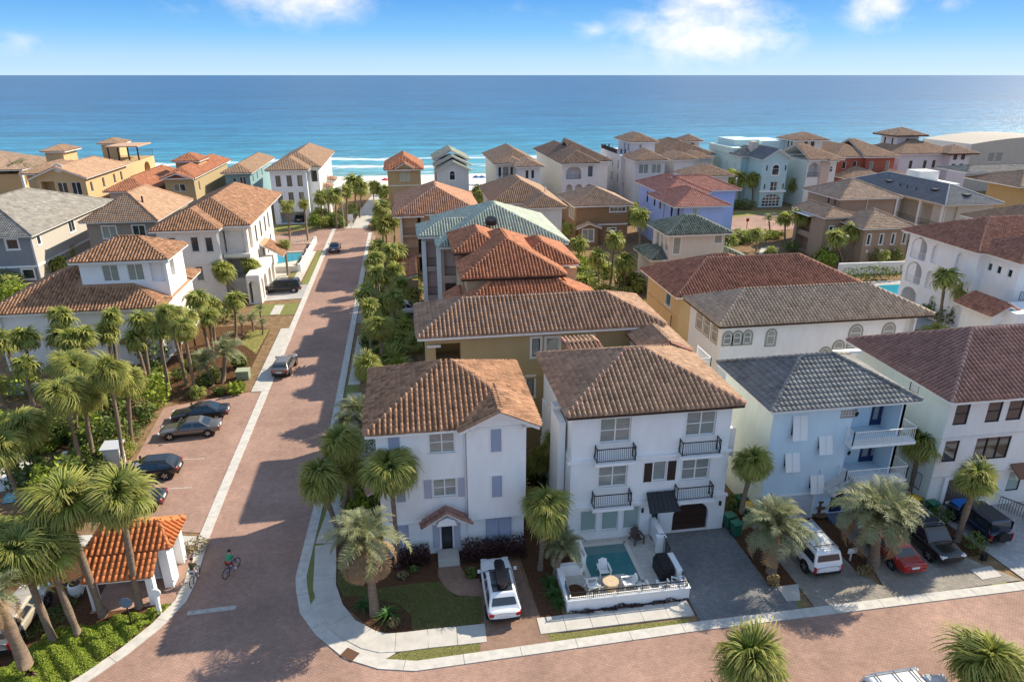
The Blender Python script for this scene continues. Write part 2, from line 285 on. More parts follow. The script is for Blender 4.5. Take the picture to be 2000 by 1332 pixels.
# sea: wide sheet to the horizon, colour follows the water's depth
def sea_material():
    m = bpy.data.materials.new('sea_water'); m.use_nodes = True; nt = m.node_tree; N, L = nt.nodes, nt.links; b = N['Principled BSDF']
    g = N.new('ShaderNodeNewGeometry'); s = N.new('ShaderNodeSeparateXYZ'); L.new(g.outputs['Position'], s.inputs[0])
    def mth(op, a, b_=None, clamp=False):
        n = N.new('ShaderNodeMath'); n.operation = op; n.use_clamp = clamp
        for i, v in enumerate((a, b_)):
            if v is None: continue
            if isinstance(v, (int, float)): n.inputs[i].default_value = v
            else: L.new(v, n.inputs[i])
        return n.outputs[0]
    def noise(scale, st, det=5, rough=.6, dist=0):
        mp = N.new('ShaderNodeMapping'); mp.inputs['Scale'].default_value = st; L.new(g.outputs['Position'], mp.inputs[0])
        n = N.new('ShaderNodeTexNoise'); n.inputs['Scale'].default_value = scale; n.inputs['Detail'].default_value = det; n.inputs['Roughness'].default_value = rough; n.inputs['Distortion'].default_value = dist
        L.new(mp.outputs[0], n.inputs['Vector']); return n.outputs[0]
    y = s.outputs[1]
    wob = mth('MULTIPLY', mth('SUBTRACT', noise(.012, (.5, 1, 1), 4), .5), 45)
    dep = mth('LOGARITHM', mth('MAXIMUM', mth('SUBTRACT', mth('ADD', y, wob), 205), 5), 10)       # log10 of the distance from the shore
    r = N.new('ShaderNodeValToRGB'); L.new(mth('MULTIPLY', mth('SUBTRACT', dep, .7), .37), r.inputs[0])
    e = r.color_ramp.elements; e[0].position = 0; e[0].color = (.36, .43, .38, 1); e[1].position = 1; e[1].color = (.009, .085, .2, 1)
    for p, c in ((.2, (.13, .32, .33)), (.36, (.055, .26, .32)), (.5, (.024, .19, .295)), (.64, (.014, .13, .25)), (.8, (.01, .095, .21))): x = e.new(p); x.color = (*c, 1)
    # darker and lighter wave bands running along the shore
    st = noise(.05, (.25, 1.6, 1), 6, .62); mr = N.new('ShaderNodeMapRange'); mr.inputs[1].default_value = .35; mr.inputs[2].default_value = .66; mr.inputs[3].default_value = .68; mr.inputs[4].default_value = 1.35; L.new(st, mr.inputs[0])
    st2 = noise(.006, (.3, 1.3, 1), 5, .6); mr2 = N.new('ShaderNodeMapRange'); mr2.inputs[1].default_value = .35; mr2.inputs[2].default_value = .66; mr2.inputs[3].default_value = .88; mr2.inputs[4].default_value = 1.12; L.new(st2, mr2.inputs[0])
    mu = N.new('ShaderNodeMix'); mu.data_type = 'RGBA'; mu.blend_type = 'MULTIPLY'; mu.inputs[0].default_value = 1; L.new(r.outputs[0], mu.inputs[6]); st3 = noise(.35, (.3, 1.2, 1), 5, .65); mr3 = N.new('ShaderNodeMapRange'); mr3.inputs[1].default_value = .33; mr3.inputs[2].default_value = .68; mr3.inputs[3].default_value = .62; mr3.inputs[4].default_value = 1.5; L.new(st3, mr3.inputs[0]); L.new(mth('MULTIPLY', mth('MULTIPLY', mr.outputs[0], mr2.outputs[0]), mr3.outputs[0]), mu.inputs[7])
    # breakers near the shore and odd whitecaps further out
    w1 = mth('MULTIPLY', mth('SUBTRACT', noise(.02, (.45, 1, 1), 3), .5), 46); yy = mth('ADD', y, w1)
    band = None
    for c, wd, a in ((226, 6, .6), (243, 9, 1.0), (262, 10, 1.1), (292, 9, .4), (345, 8, .25)):
        t = mth('MULTIPLY', mth('SUBTRACT', 1, mth('DIVIDE', mth('ABSOLUTE', mth('SUBTRACT', yy, c)), wd), True), a); band = t if band is None else mth('MAXIMUM', band, t)
    fo = noise(.16, (.45, 1.2, 1), 8, .72, .6)
    foam = mth('MULTIPLY', mth('SUBTRACT', mth('ADD', fo, mth('MULTIPLY', band, .36)), .72), 6, True)
    cap = mth('MULTIPLY', mth('SUBTRACT', noise(.045, (.35, 1.5, 1), 4, .7), .725), 10, True)
    foam = mth('MAXIMUM', foam, mth('MULTIPLY', cap, .6))
    fm = N.new('ShaderNodeMix'); fm.data_type = 'RGBA'; L.new(foam, fm.inputs[0]); L.new(mu.outputs[2], fm.inputs[6]); fm.inputs[7].default_value = (.8, .84, .85, 1)
    L.new(fm.outputs[2], b.inputs['Base Color']); b.inputs['Roughness'].default_value = .38; b.inputs['Specular IOR Level'].default_value = .5
    h = mth('ADD', mth('MULTIPLY', noise(.12, (.35, 1, 1), 6, .6), 1), mth('MULTIPLY', noise(.9, (.5, 1, 1), 4), .18))
    bp = N.new('ShaderNodeBump'); bp.inputs['Strength'].default_value = .8; bp.inputs['Distance'].default_value = 2.0; L.new(h, bp.inputs['Height']); L.new(bp.outputs[0], b.inputs['Normal'])
    return m
sheet('sea', [(-70000, 219), (70000, 219), (70000, 80000), (-70000, 80000)], -.015, sea_material())
# streets of red brick
corner = [(-8.07, 35.75), (-7.88, 34.57), (-7.40, 32.59), (-6.33, 30.79), (-4.64, 28.85), (-2.81, 27.86), (-0.88, 27.42)]
west_kerb = [(-14.4, 141), (-14.4, 64), (-14.4, 46), (-14.35, 40.5), (-14.05, 36.2), (-14.15, 34.6), (-15.0, 32.6), (-16.2, 30.8), (-17.6, 29.2), (-20.5, 26.4), (-25, 23.2)]
road = [(-7.75, 136), (-7.75, 60), (-7.75, 45)] + corner + [(14.6, 27.8), (35, 27.9), (130, 27.9), (130, 13), (-40, 13)] + west_kerb[::-1]
sheet('street', road, 0.0, M['road'])
sheet('turning_court', [(-31, 122.5), (-6.5, 122.5), (-6.2, 133), (-8.5, 142), (-13, 143.5), (-20, 139.5), (-31, 133)], .004, M['road'])
sheet('parking_bay', [(-14.4, 64.5), (-23.5, 61.6), (-22.9, 52.5), (-19.2, 42.2), (-14.4, 41.2)], .004, M['road'])
sheet('far_street', [(62, 124), (84, 128), (100, 126), (100, 140), (84, 146), (66, 142), (56, 136)], .003, M['road'])
def kerb(name, pts, w, zt, m, piece=3.0, side=1, z0=-.05):
    """a run of kerb pieces with open joints, laid along a polyline"""
    P = [Vector((x, y)) for x, y in pts]
    root = MB(); dense = [P[0]]
    for a, b in zip(P, P[1:]):
        n = max(1, int((b - a).length / .5)); dense += [a.lerp(b, (i + 1) / n) for i in range(n)]
    runs = [[dense[0]]]; acc = 0
    for a, b in zip(dense, dense[1:]):
        runs[-1].append(b); acc += (b - a).length
        if acc >= piece: runs.append([b]); acc = 0
    par = None
    for run in runs:
        if len(run) < 2: continue
        q = list(run); q[0] = q[0] + (q[1] - q[0]).normalized() * .012; q[-1] = q[-1] + (q[-2] - q[-1]).normalized() * .012
        def off(i, d):
            t = (q[min(i + 1, len(q) - 1)] - q[max(i - 1, 0)]).normalized(); nn = Vector((-t.y, t.x)) * side; c = q[i] + nn * d; return (c.x, c.y)
        b = MB(); b.prism([off(i, 0) for i in range(len(q))] + [off(i, w) for i in reversed(range(len(q)))], z0, zt)
        if par is None: par = b.build(name, m); par['kind'] = 'structure'
        else: b.build(name + '_piece', m, par)
    return par
kerb('kerb', [(-7.75, 136), (-7.75, 45)] + corner + [(14.6, 27.8), (35, 27.9), (80, 27.9)], .66, .05, M['kerb'], 3, 1)
kerb('kerb', west_kerb, .7, .05, M['kerb'], 3.2, -1)
def paving(name, pts, w, zt=.06, step=1.5, m=None):
    return kerb(name, pts, w, zt, m or M['concrete'], step, 1)
# pavements in concrete slabs
paving('pavement', [(-5.35, 62), (-5.35, 43.5), (-5.87, 38.78), (-5.72, 37.16), (-5.54, 34.72), (-5.00, 32.92), (-4.20, 31.54), (-3.04, 30.54), (-2.40, 30.23), (-1.38, 30.18), (-0.15, 30.20), (3.08, 30.14)][::-1], 1.35)
paving('pavement', [(6.05, 30.1), (15.1, 30.15)][::-1], 1.2)
paving('pavement', [(-16.1, 63.8), (-16.05, 82)][::-1], 1.3)
paving('pavement', [(-17.1, 87.5), (-17.1, 91.5)], 1.2)
paving('pavement', [(-16.4, 102), (-16.2, 122)], 1.3)
paving('pavement', [(-5.6, 64), (-5.4, 78)], 1.2)
for i, q in enumerate(([(20.98, 30.43), (22.40, 30.44), (21.77, 29.15), (20.92, 29.21)], [(33.76, 29.98), (35.34, 30.13), (35.25, 29.16), (33.80, 29.07)])): slab('pavement', q, -.05, .055, M['concrete'])
slab('pavement', [(-19.3, 41.9), (-15.2, 40.9), (-15.15, 39.7), (-16.0, 39.6), (-19.3, 40.3), (-24, 41.3), (-24, 42.3)], -.05, .05, M['concrete'])
slab('pavement', [(-30, 43.5), (-24, 42.3), (-24, 41.3), (-30, 42.3)], -.05, .05, M['concrete'])
# lawns, mulch beds and driveways
sheet('lawn', [(-7, 43), (-6.9, 38), (-6.6, 35.2), (-6.75, 40), (-6.75, 46)], .02, M['lawn'])
sheet('lawn', [(-7.47, 42.41), (-6.81, 42.83), (-6.80, 38.33), (-6.59, 33.52), (-6.68, 32.48), (-7.21, 33.86), (-7.46, 35.40)], .024, M['lawn'])
sheet('mulch_bed', [(-5.3, 46), (-5.88, 39.39), (-5.51, 34.71), (-5.00, 32.92), (-3.04, 30.54), (-1.38, 30.18), (3.04, 30.15), (3.57, 34.76), (3.3, 37), (-3, 37), (-3, 46)], .012, M['mulch'])
sheet('lawn', [(-5.59, 36.99), (-5.49, 34.84), (-4.99, 33.64), (-4.14, 33.51), (-1.78, 32.54), (-1.04, 31.50), (-0.98, 30.33), (3.05, 30.26), (3.16, 32.32), (1.60, 32.56), (0.74, 34.01), (-0.74, 34.10), (-2.98, 33.94), (-4.46, 34.55)], .018, M['lawn'])
sheet('lawn', [(-2.67, 28.41), (-1.16, 28.96), (2.85, 28.90), (2.47, 27.89), (-0.87, 27.99), (-2.07, 28.17)], .022, M['dryl'])
sheet('lawn', [(6.25, 28.96), (7.43, 28.78), (14.64, 28.78), (14.35, 27.98), (6.56, 27.93)], .022, M['dryl'])
sheet('lawn', [(20.89, 29.16), (21.79, 29.14), (21.27, 28.06), (20.36, 28.14)], .022, M['lawn'])
sheet('lawn', [(26.46, 29.33), (27.45, 29.31), (27.14, 28.20), (26.85, 28.14)], .022, M['dryl'])
sheet('lawn', [(33.85, 29.06), (35.30, 29.04), (34.85, 28.10), (34.27, 28.15)], .022, M['dryl'])
sheet('lawn', [(-14.5, 64.3), (-16, 64.3), (-15.95, 82), (-14.5, 82)], .012, M['lawn'])
sheet('lawn', [(-17.5, 74), (-20, 78), (-19.8, 82), (-17.4, 82)], .012, M['dryl'])
sheet('lawn', [(-15.2, 87.3), (-21, 87.3), (-21, 92.2), (-15.2, 92.2)], .012, M['lawn'])
sheet('lawn', [(-15.1, 101), (-16.1, 101), (-15.9, 122), (-15.1, 122)], .012, M['lawn'])
sheet('lawn', [(-17.7, 101), (-18.6, 101), (-18.4, 119), (-17.5, 119)], .012, M['lawn'])
sheet('lawn', [(-7, 46), (-5.4, 46), (-5.4, 58), (-7, 58)], .015, M['lawn'])
sheet('lawn', [(-7, 59), (-5.6, 60), (-5.6, 66), (-7, 66)], .02, M['lawn'])
sheet('lawn', [(-7, 89), (-5.2, 89), (-5.2, 104), (-7, 104)], .02, M['lawn'])
sheet('lawn', [(-30, 138), (-14, 144), (-14, 147), (-30, 147)], .012, M['dryl'])
sheet('lawn', [(60, 136), (80, 143), (90, 141), (90, 145), (74, 147), (58, 141)], .006, M['dryl'])
sheet('mulch_bed', [(-15.9, 64), (-22, 62), (-28, 66), (-29, 84), (-20, 84), (-17.3, 82), (-17.3, 64)], -.012, M['mulch'])
sheet('mulch_bed', [(-15, 33.5), (-25, 28), (-30, 40), (-20, 40.5)], -.015, M['mulch'])
sheet('gravel_strip', [(-6, 44), (-3, 44), (-3, 60), (-5.2, 60)], -.01, M['white_sand'])
sheet('driveway', [(3.59, 35.30), (2.51, 27.90), (6.53, 27.88), (5.78, 34.90)], .03, M['drive'])
sheet('path', [(0.70, 35.36), (0.70, 34.40), (1.13, 33.19), (1.77, 32.62), (3.22, 32.31), (3.42, 33.85), (2.42, 34.07), (2.12, 35.25)], .034, M['drive'])
sheet('driveway', [(15.25, 28.4), (15.3, 36.4), (20.5, 36.4), (20.55, 30.6), (21.9, 30.0), (21.2, 28.5)], .026, M['grey_pav'])
sheet('driveway', [(22.3, 28.5), (22.3, 37.2), (26.6, 37.2), (26.6, 32), (27.2, 29.7), (28.6, 28.5)], .026, M['tan_pav'])
sheet('driveway', [(27.2, 28.5), (27.9, 31.5), (28.2, 37.2), (34, 37.2), (34.2, 31.4), (36.2, 28.7)], .024, M['tan_pav'])
sheet('driveway', [(36.4, 28.7), (35.6, 37.4), (42, 37.4), (42, 28.7)], .026, M['pale_pav'])
sheet('mulch_bed', [(20.6, 30.6), (20.6, 37.1), (22.25, 37.1), (22.25, 30.2)], .008, M['mulch'])
sheet('mulch_bed', [(26.6, 30.9), (26.7, 37.2), (28.2, 37.2), (28, 30.9)], .028, M['mulch'])
sheet('mulch_bed', [(34.1, 31.2), (34, 38), (35.5, 38), (36, 31.2)], .008, M['mulch'])
sheet('mulch_bed', [(6.4, 29), (5.9, 37), (10, 37), (8, 33.5), (7.6, 30.2)], .007, M['mulch'])
sheet('mulch_bed', [(7.5, 30.3), (7.5, 46), (9.5, 46), (9.5, 36)], .005, M['mulch'])
sheet('mulch_bed', [(6.5, 37), (6.5, 47), (9.4, 47), (9.4, 37)], .004, M['mulch'])
sheet('mulch_bed', [(26.44, 37.11), (28.50, 37.06), (28.10, 35.36), (27.35, 34.88), (26.24, 34.89)], .034, M['mulch'])
sheet('driveway', [(-14.9, 94.3), (-21.5, 93.6), (-21.5, 101), (-14.9, 101)], .02, M['pale_pav'])
sheet('driveway', [(-7, 82.5), (-7, 88), (1.5, 88), (1.5, 82.5)], .012, M['tan_pav'])
sheet('beach_walk', [(-12.5, 141), (-8.2, 141), (-5.5, 190), (-8, 190)], .006, M['concrete'])
sheet('patio', [(-30, 103), (-18.8, 103), (-18.2, 121), (-30, 121)], .0, M['travertine'])
sheet('patio', [(60, 70), (84, 70), (84, 90), (60, 90)], -.01, M['pale_pav'])
sheet('path', [(55, 100), (58, 100), (66, 112), (63, 113)], -.01, M['concrete'])
# painted bay lines
for a, b in (((-19.76, 51.61), (-17.36, 51.48)), ((-19.3, 47.3), (-17.2, 47.2)), ((-20.5, 55.9), (-17.3, 55.8))):
    bm = MB(); bm.bar((*a, .0072), (*b, .0072), .1, .004); structure(bm.build('bay_line', mat('worn_white_line', (.55, .47, .42), .9, noise=.4, nscale=4)))
bm = MB(); bm.bar((-13.83, 33.61, .004), (-11.17, 33.67, .004), .34, .004); structure(bm.build('stop_line', mat('worn_stop_line', (.5, .47, .43), .9, noise=.35, nscale=3)))
bm = MB(); bm.bar((*(-4.67, 29.30), .05), (*(-4.00, 28.80), .05), .62, .03); o = structure(bm.build('drain_inlet', mat('rusty_iron', (.12, .06, .035), .8)))
sheet('pavement_apron', [(-6.92, 33.10), (-6.30, 31.53), (-5.34, 30.01), (-4.04, 28.81), (-2.82, 28.19), (-1.92, 28.78), (-1.38, 30.02), (-3.04, 30.44), (-4.19, 31.43), (-4.99, 32.80), (-5.53, 34.59), (-6.46, 34.23)], .03, M['concrete'])
# ---------------------------------------------------------------- houses
BAR = np.array([(-.165, -.05), (-.15, .085), (-.095, .155), (-.035, .155), (.02, .085), (.035, -.05), (.165, -.055)])
def barrel():
    V = [(a, -.21, h + .045) for a, h in BAR] + [(a, .21, h + .01) for a, h in BAR] + [(a, -.205, -.03) for a, h in BAR]
    F = [(i, i + 1, 8 + i, 7 + i) for i in range(6)] + [(14 + i, 15 + i, i + 1, i) for i in range(6)]
    return np.array(V), np.array(F)
def barrel_low():
    p = [(-.165, -.05), (-.13, .145), (-.01, .145), (.03, -.05), (.165, -.055)]
    V = [(a, -.21, h + .045) for a, h in p] + [(a, .21, h + .01) for a, h in p] + [(p[0][0], -.205, -.03), (p[-1][0], -.205, -.03)]
    F = [(0, 1, 6, 5), (1, 2, 7, 6), (2, 3, 8, 7), (3, 4, 9, 8), (10, 11, 4, 0)]
    return np.array(V), np.array(F)
def flat():
    V = [(-.1645, -.235, .075), (.1645, -.235, .075), (.1645, .22, .012), (-.1645, .22, .012), (-.1645, -.235, -.02), (.1645, -.235, -.02), (.1645, .22, -.02), (-.1645, .22, -.02)]
    F = [(0, 1, 2, 3), (4, 5, 1, 0), (5, 6, 2, 1), (7, 4, 0, 3)]
    return np.array(V), np.array(F)
def cap():
    V = [(.13 * k * math.cos(t), y, .13 * math.sin(t) * k - .03 + (.03 if y < 0 else 0)) for y, k in ((-.22, 1.08), (.22, .92)) for t in np.linspace(0, math.pi, 6)]
    F = [(i, i + 1, 7 + i, 6 + i) for i in range(5)]
    V += [(0, -.22, -.03)]; F += [(1, 0, 12, 2), (3, 2, 12, 4), (5, 4, 12, 5)]
    return np.array(V), np.array(F)
TEMPL = dict(barrel=barrel(), low=barrel_low(), flat=flat(), cap=cap())
_tm = {}
def tile_mesh(kind, m):
    k = (kind, m.name)
    if k not in _tm: V, F = TEMPL[kind]; _tm[k] = np_mesh('roof_tile', V, F, m)
    return _tm[k]
def clip(poly, fn):
    out = []
    for i in range(len(poly)):
        a, b = poly[i], poly[(i + 1) % len(poly)]; fa, fb = fn(*a), fn(*b)
        if fa <= 1e-9: out.append(a)
        if (fa < -1e-9 and fb > 1e-9) or (fa > 1e-9 and fb < -1e-9):
            t = fa / (fa - fb); out.append((a[0] + (b[0] - a[0]) * t, a[1] + (b[1] - a[1]) * t))
    return out
INW = dict(F=(0, 1), B=(0, -1), L=(1, 0), R=(-1, 0))
class Roof:
    def __init__(s, x0, y0, x1, y1, z, pitch, faces='FBLR', kind='barrel', m=None, capm=None, fascia=None, singles=0, th=.2, clipw=True):
        s.__dict__.update(locals()); s.pit = pitch if isinstance(pitch, dict) else {f: pitch for f in faces}
    def rise(s, f, x, y):
        d = {'F': y - s.y0, 'B': s.y1 - y, 'L': x - s.x0, 'R': s.x1 - x}[f]; return d * s.pit[f]
    def h(s, x, y):
        r = None
        for f in s.faces: v = s.rise(f, x, y); r = v if r is None else np.minimum(r, v)
        return s.z + r
    def poly(s, f):
        p = [(s.x0, s.y0), (s.x1, s.y0), (s.x1, s.y1), (s.x0, s.y1)]
        for g in s.faces:
            if g != f: p = clip(p, lambda x, y: s.rise(f, x, y) - s.rise(g, x, y))
        return p
    def inside(s, x, y): return (x > s.x0) & (x < s.x1) & (y > s.y0) & (y < s.y1)
    def build(s, parent, others, far):
        m = s.m; b = MB(); onb = lambda p, q: any(abs(p[k] - v) < 1e-6 and abs(q[k] - v) < 1e-6 for k, v in ((0, s.x0), (0, s.x1), (1, s.y0), (1, s.y1)))
        hh = lambda p: float(s.h(*p)); ridges = {}
        for f in s.faces:
            p = s.poly(f)
            if len(p) < 3: continue
            b.mi = 0; b.face(*[(x, y, hh((x, y))) for x, y in p]); b.mi = 1; b.face(*[(x, y, hh((x, y)) - s.th) for x, y in reversed(p)])
            for i in range(len(p)):
                a, c = p[i], p[(i + 1) % len(p)]
                if math.dist(a, c) < 1e-4: continue
                if onb(a, c):
                    b.face((*a, hh(a) - s.th), (*c, hh(c) - s.th), (*c, hh(c) + .01), (*a, hh(a) + .01))
                    if abs(hh(a) - hh(c)) > .05: ridges[tuple(sorted((tuple(np.round(a, 3)), tuple(np.round(c, 3)))))] = 1
                else: ridges[tuple(sorted((tuple(np.round(a, 3)), tuple(np.round(c, 3)))))] = 1
        ro = b.build('roof', [m, s.fascia or M['trim']], parent); off = Vector(WL[parent.name])
        pos, fr = [], []
        for f in s.faces:
            ix, iy = INW[f]; th = math.atan(s.pit[f]); c_, s_ = math.cos(th), math.sin(th)
            A = np.array((iy, -ix, 0.)); U = np.array((ix * c_, iy * c_, s_)); Nn = np.cross(A, U)
            span = (s.y1 - s.y0) if f in 'FB' else (s.x1 - s.x0); wid = (s.x1 - s.x0) if f in 'FB' else (s.y1 - s.y0)
            e = .42 if s.kind == 'flat' else .37; w = .33
            rows = np.arange(int(span / (e * c_)) + 1); cols = np.arange(int(wid / w) + 1)
            d = (rows + .5) * e * c_ - .05; a = (cols + .5) * w + (wid - (int(wid / w)) * w) / 2
            D, Aa = np.meshgrid(d, a, indexing='ij')
            
            D, Aa = D.ravel(), Aa.ravel()
            if f == 'F': X, Y = s.x0 + Aa, s.y0 + D
            elif f == 'B': X, Y = s.x1 - Aa, s.y1 - D
            elif f == 'L': X, Y = s.x0 + D, s.y1 - Aa
            else: X, Y = s.x1 - D, s.y0 + Aa
            ok = s.inside(X, Y)
            for g in s.faces:
                if g != f: ok &= s.rise(g, X, Y) >= s.rise(f, X, Y) - .03
            Z = s.z + s.rise(f, X, Y)
            for o in others:
                if o is not s: ok &= ~(o.inside(X, Y) & (o.h(X, Y) > Z + .03))
            # whole side hidden from every likely viewpoint: seaward slopes keep only the deck
            if far and f == 'B': ok &= False
            P = np.stack([X, Y, Z], 1)[ok]; pos.append(P); fr.append(np.repeat(np.stack([A, U, Nn])[None], len(P), 0))
        pos, fr = np.concatenate(pos), np.concatenate(fr); n = len(pos)
        if n:
            pos = pos + fr[:, 2] * (rng.random((n, 1)) * (.001 if s.kind == 'flat' else .014) + (.012 if s.kind == 'flat' else .065)) + fr[:, 1] * (rng.random((n, 1)) - .5) * (.003 if s.kind == 'flat' else .02)
            order = np.argsort(np.linalg.norm(pos - np.array((0, 0, 29.)), axis=1)); k = min(s.singles, n)
            kind = 'low' if (far and s.kind == 'barrel') else s.kind
            for i in order[:k]:
                mt = Matrix(((fr[i, 0, 0], fr[i, 1, 0], fr[i, 2, 0], pos[i, 0] - off.x), (fr[i, 0, 1], fr[i, 1, 1], fr[i, 2, 1], pos[i, 1] - off.y), (fr[i, 0, 2], fr[i, 1, 2], fr[i, 2, 2], pos[i, 2] - off.z), (0, 0, 0, 1)))
                o = bpy.data.objects.new('roof_tile', tile_mesh(s.kind, m)); C.objects.link(o); o.parent = ro; o.matrix_basis = mt
            rest = order[k:]
            if len(rest):
                T, F = TEMPL[kind]; V = pos[rest][:, None] - np.array(off) + np.einsum('vk,nkc->nvc', T, fr[rest])
                Fa = (F[None] + (np.arange(len(rest)) * len(T))[:, None, None]).reshape(-1, 4)
                o = link('roof_tiling', np_mesh('roof_tiling', V.reshape(-1, 3), Fa, m, np.repeat(rng.random(len(rest)), len(F))), ro); stuff(o)
        cp, cf = [], []
        for a, c in ridges:
            A3, C3 = Vector((*a, hh(a))), Vector((*c, hh(c)))
            if A3.z > C3.z: A3, C3 = C3, A3
            L_ = (C3 - A3).length; dr = (C3 - A3).normalized(); sd_ = dr.cross(Vector((0, 0, 1))).normalized(); nn = sd_.cross(dr)
            for q in np.arange(.2, L_, .38):
                p = A3 + dr * float(q)
                if any(o is not s and bool(o.inside(p.x, p.y)) and float(o.h(p.x, p.y)) > p.z + .05 for o in others): continue
                cp.append(tuple(p + nn * .07)); cf.append((tuple(sd_), tuple(dr), tuple(nn)))
        if cp:
            cp, cf = np.array(cp), np.array(cf); cm = s.capm or m
            if s.singles:
                for i in range(len(cp)):
                    a, u, nn = cf[i]; mt = Matrix(((a[0], u[0], nn[0], cp[i, 0] - off.x), (a[1], u[1], nn[1], cp[i, 1] - off.y), (a[2], u[2], nn[2], cp[i, 2] - off.z), (0, 0, 0, 1)))
                    o = bpy.data.objects.new('ridge_tile', tile_mesh('cap', cm)); C.objects.link(o); o.parent = ro; o.matrix_basis = mt
            else:
                T, F = TEMPL['cap']; V = cp[:, None] - np.array(off) + np.einsum('vk,nkc->nvc', T, cf)
                link('ridge_tiles', np_mesh('ridge_tiles', V.reshape(-1, 3), (F[None] + (np.arange(len(cp)) * len(T))[:, None, None]).reshape(-1, 4), cm, np.repeat(rng.random(len(cp)), len(F))), ro)
        return ro
class House:
    def __init__(s, name, label, x, y, wall, cat='house', far=False, group=None):
        s.root = thing(name, label, cat, (x, y, 0), 0, group); s.wallm = wall; s.blocks = []; s.roofs = []; s.far = far; s.extra = []
    def block(s, x0, y0, x1, y1, z0, z1, m=None, top=True):
        b = dict(x0=x0, y0=y0, x1=x1, y1=y1, z0=z0, z1=z1, m=m or s.wallm, op=dict(F=[], B=[], L=[], R=[]), top=top); s.blocks.append(b); return b
    def P(s, b, f):
        return {'F': lambda u, z, d: (u, b['y0'] + d, z), 'B': lambda u, z, d: (u, b['y1'] - d, z), 'L': lambda u, z, d: (b['x0'] + d, u, z), 'R': lambda u, z, d: (b['x1'] - d, u, z)}[f]
    def fbox(s, mb, P, u0, z0, u1, z1, d0, d1):
        p, q = P(u0, z0, d0), P(u1, z1, d1); mb.box(p[0], p[1], p[2], q[0], q[1], q[2])
    def norm(s, r): return (min(r[0], r[2]), min(r[1], r[3]), max(r[0], r[2]), max(r[1], r[3]))
    def hole(s, b, f, r, depth): s.norm(r); b['op'][f].append((*s.norm(r), depth)); return s.norm(r)
    def win(s, b, f, r, fr='trim', pane='glass', nx=1, ny=1, trim=0, tm=None, depth=.13, bw=.06, name='window'):
        u0, z0, u1, z1 = s.hole(b, f, r, depth); P = s.P(b, f); mb = MB()
        d0, d1 = depth - .07, depth - .005
        s.fbox(mb, P, u0, z0, u1, z0 + bw, d0, d1); s.fbox(mb, P, u0, z1 - bw, u1, z1, d0, d1)
        s.fbox(mb, P, u0, z0 + bw, u0 + bw, z1 - bw, d0, d1); s.fbox(mb, P, u1 - bw, z0 + bw, u1, z1 - bw, d0, d1)
        for i in range(1, nx): u = u0 + (u1 - u0) * i / nx; s.fbox(mb, P, u - bw * .6, z0 + bw, u + bw * .6, z1 - bw, d0 - .01, d1)
        for i in range(1, ny): z = z0 + (z1 - z0) * i / ny; s.fbox(mb, P, u0 + bw, z - bw * .4, u1 - bw, z + bw * .4, d0 + .01, d1)
        if trim:
            mb.mi = 1; t = trim
            s.fbox(mb, P, u0 - t, z1, u1 + t, z1 + t, -.04, .03); s.fbox(mb, P, u0 - t - .03, z0 - t, u1 + t + .03, z0, -.07, .03)
            s.fbox(mb, P, u0 - t, z0, u0, z1, -.04, .03); s.fbox(mb, P, u1, z0, u1 + t, z1, -.04, .03)
        o = mb.build(name, [M[fr], tm or M['trim']], s.root)
        for i in range(nx):
            a, c = u0 + (u1 - u0) * i / nx, u0 + (u1 - u0) * (i + 1) / nx
            pb = MB(); pb.face(P(a, z0, depth - .02), P(c, z0, depth - .02), P(c, z1, depth - .02), P(a, z1, depth - .02)); pb.build('pane', M[pane], o)
        return o
    def archwin(s, b, f, r, tm, fr='trim', pane='glass', tw=.16, bars=True, name='arched_window'):
        u0, z0, u1, z1 = s.norm(r); P = s.P(b, f); c = (u0 + u1) / 2; w = (u1 - u0) / 2; zs = z1 - w
        def ring(k, zb): return [(c - w - k, zb)] + [(c + (w + k) * math.cos(t), zs + (w + k) * math.sin(t)) for t in np.linspace(math.pi, 0, 11)] + [(c + w + k, zb)]
        mb = MB(); D = {'F': (0, 1, 0), 'B': (0, -1, 0), 'L': (1, 0, 0), 'R': (-1, 0, 0)}[f]
        o_, i_ = ring(tw, z0 - tw), ring(0, z0)
        for k in range(len(o_) - 1): mb.extr([P(*o_[k], -.06), P(*o_[k + 1], -.06), P(*i_[k + 1], -.06), P(*i_[k], -.06)], Vector(D) * .08)
        mb.extr([P(*o_[0], -.06), P(*i_[0], -.06), P(*i_[-1], -.06), P(*o_[-1], -.06)], Vector(D) * .08)
        mb.mi = 1
        if bars:
            ii = ring(-.06, z0 + .06); jj = ring(0, z0)
            for k in range(len(jj) - 1): mb.extr([P(*jj[k], -.035), P(*jj[k + 1], -.035), P(*ii[k + 1], -.035), P(*ii[k], -.035)], Vector(D) * .03)
            s.fbox(mb, P, u0, z0, u1, z0 + .07, -.035, -.005); s.fbox(mb, P, u0 + .05, zs - .2, u1 - .05, zs - .14, -.033, -.006)
        o = mb.build(name, [tm, M[fr]], s.root); pb = MB(); pb.face(*[P(*q, -.015) for q in i_]); pb.build('pane', M[pane], o); return o
    def arch_hole(s, b, f, r, depth):
        """round-headed opening: a square hole plus two spandrels flush in the wall"""
        u0, z0, u1, z1 = s.hole(b, f, r, depth); P = s.P(b, f); c = (u0 + u1) / 2; w = (u1 - u0) / 2; rise = min(w, (z1 - z0) * .45); mb = MB()
        D = {'F': (0, 1, 0), 'B': (0, -1, 0), 'L': (1, 0, 0), 'R': (-1, 0, 0)}[f]
        for t0, t1, uu in ((math.pi, math.pi / 2, u0), (math.pi / 2, 0, u1)):
            mb.extr([P(uu, z1, 0)] + [P(c + w * math.cos(t), z1 - rise + rise * math.sin(t), 0) for t in np.linspace(t0, t1, 7)], Vector(D) * .3)
        mb.build('arch', b['m'], s.root); return u0, z0, u1, z1
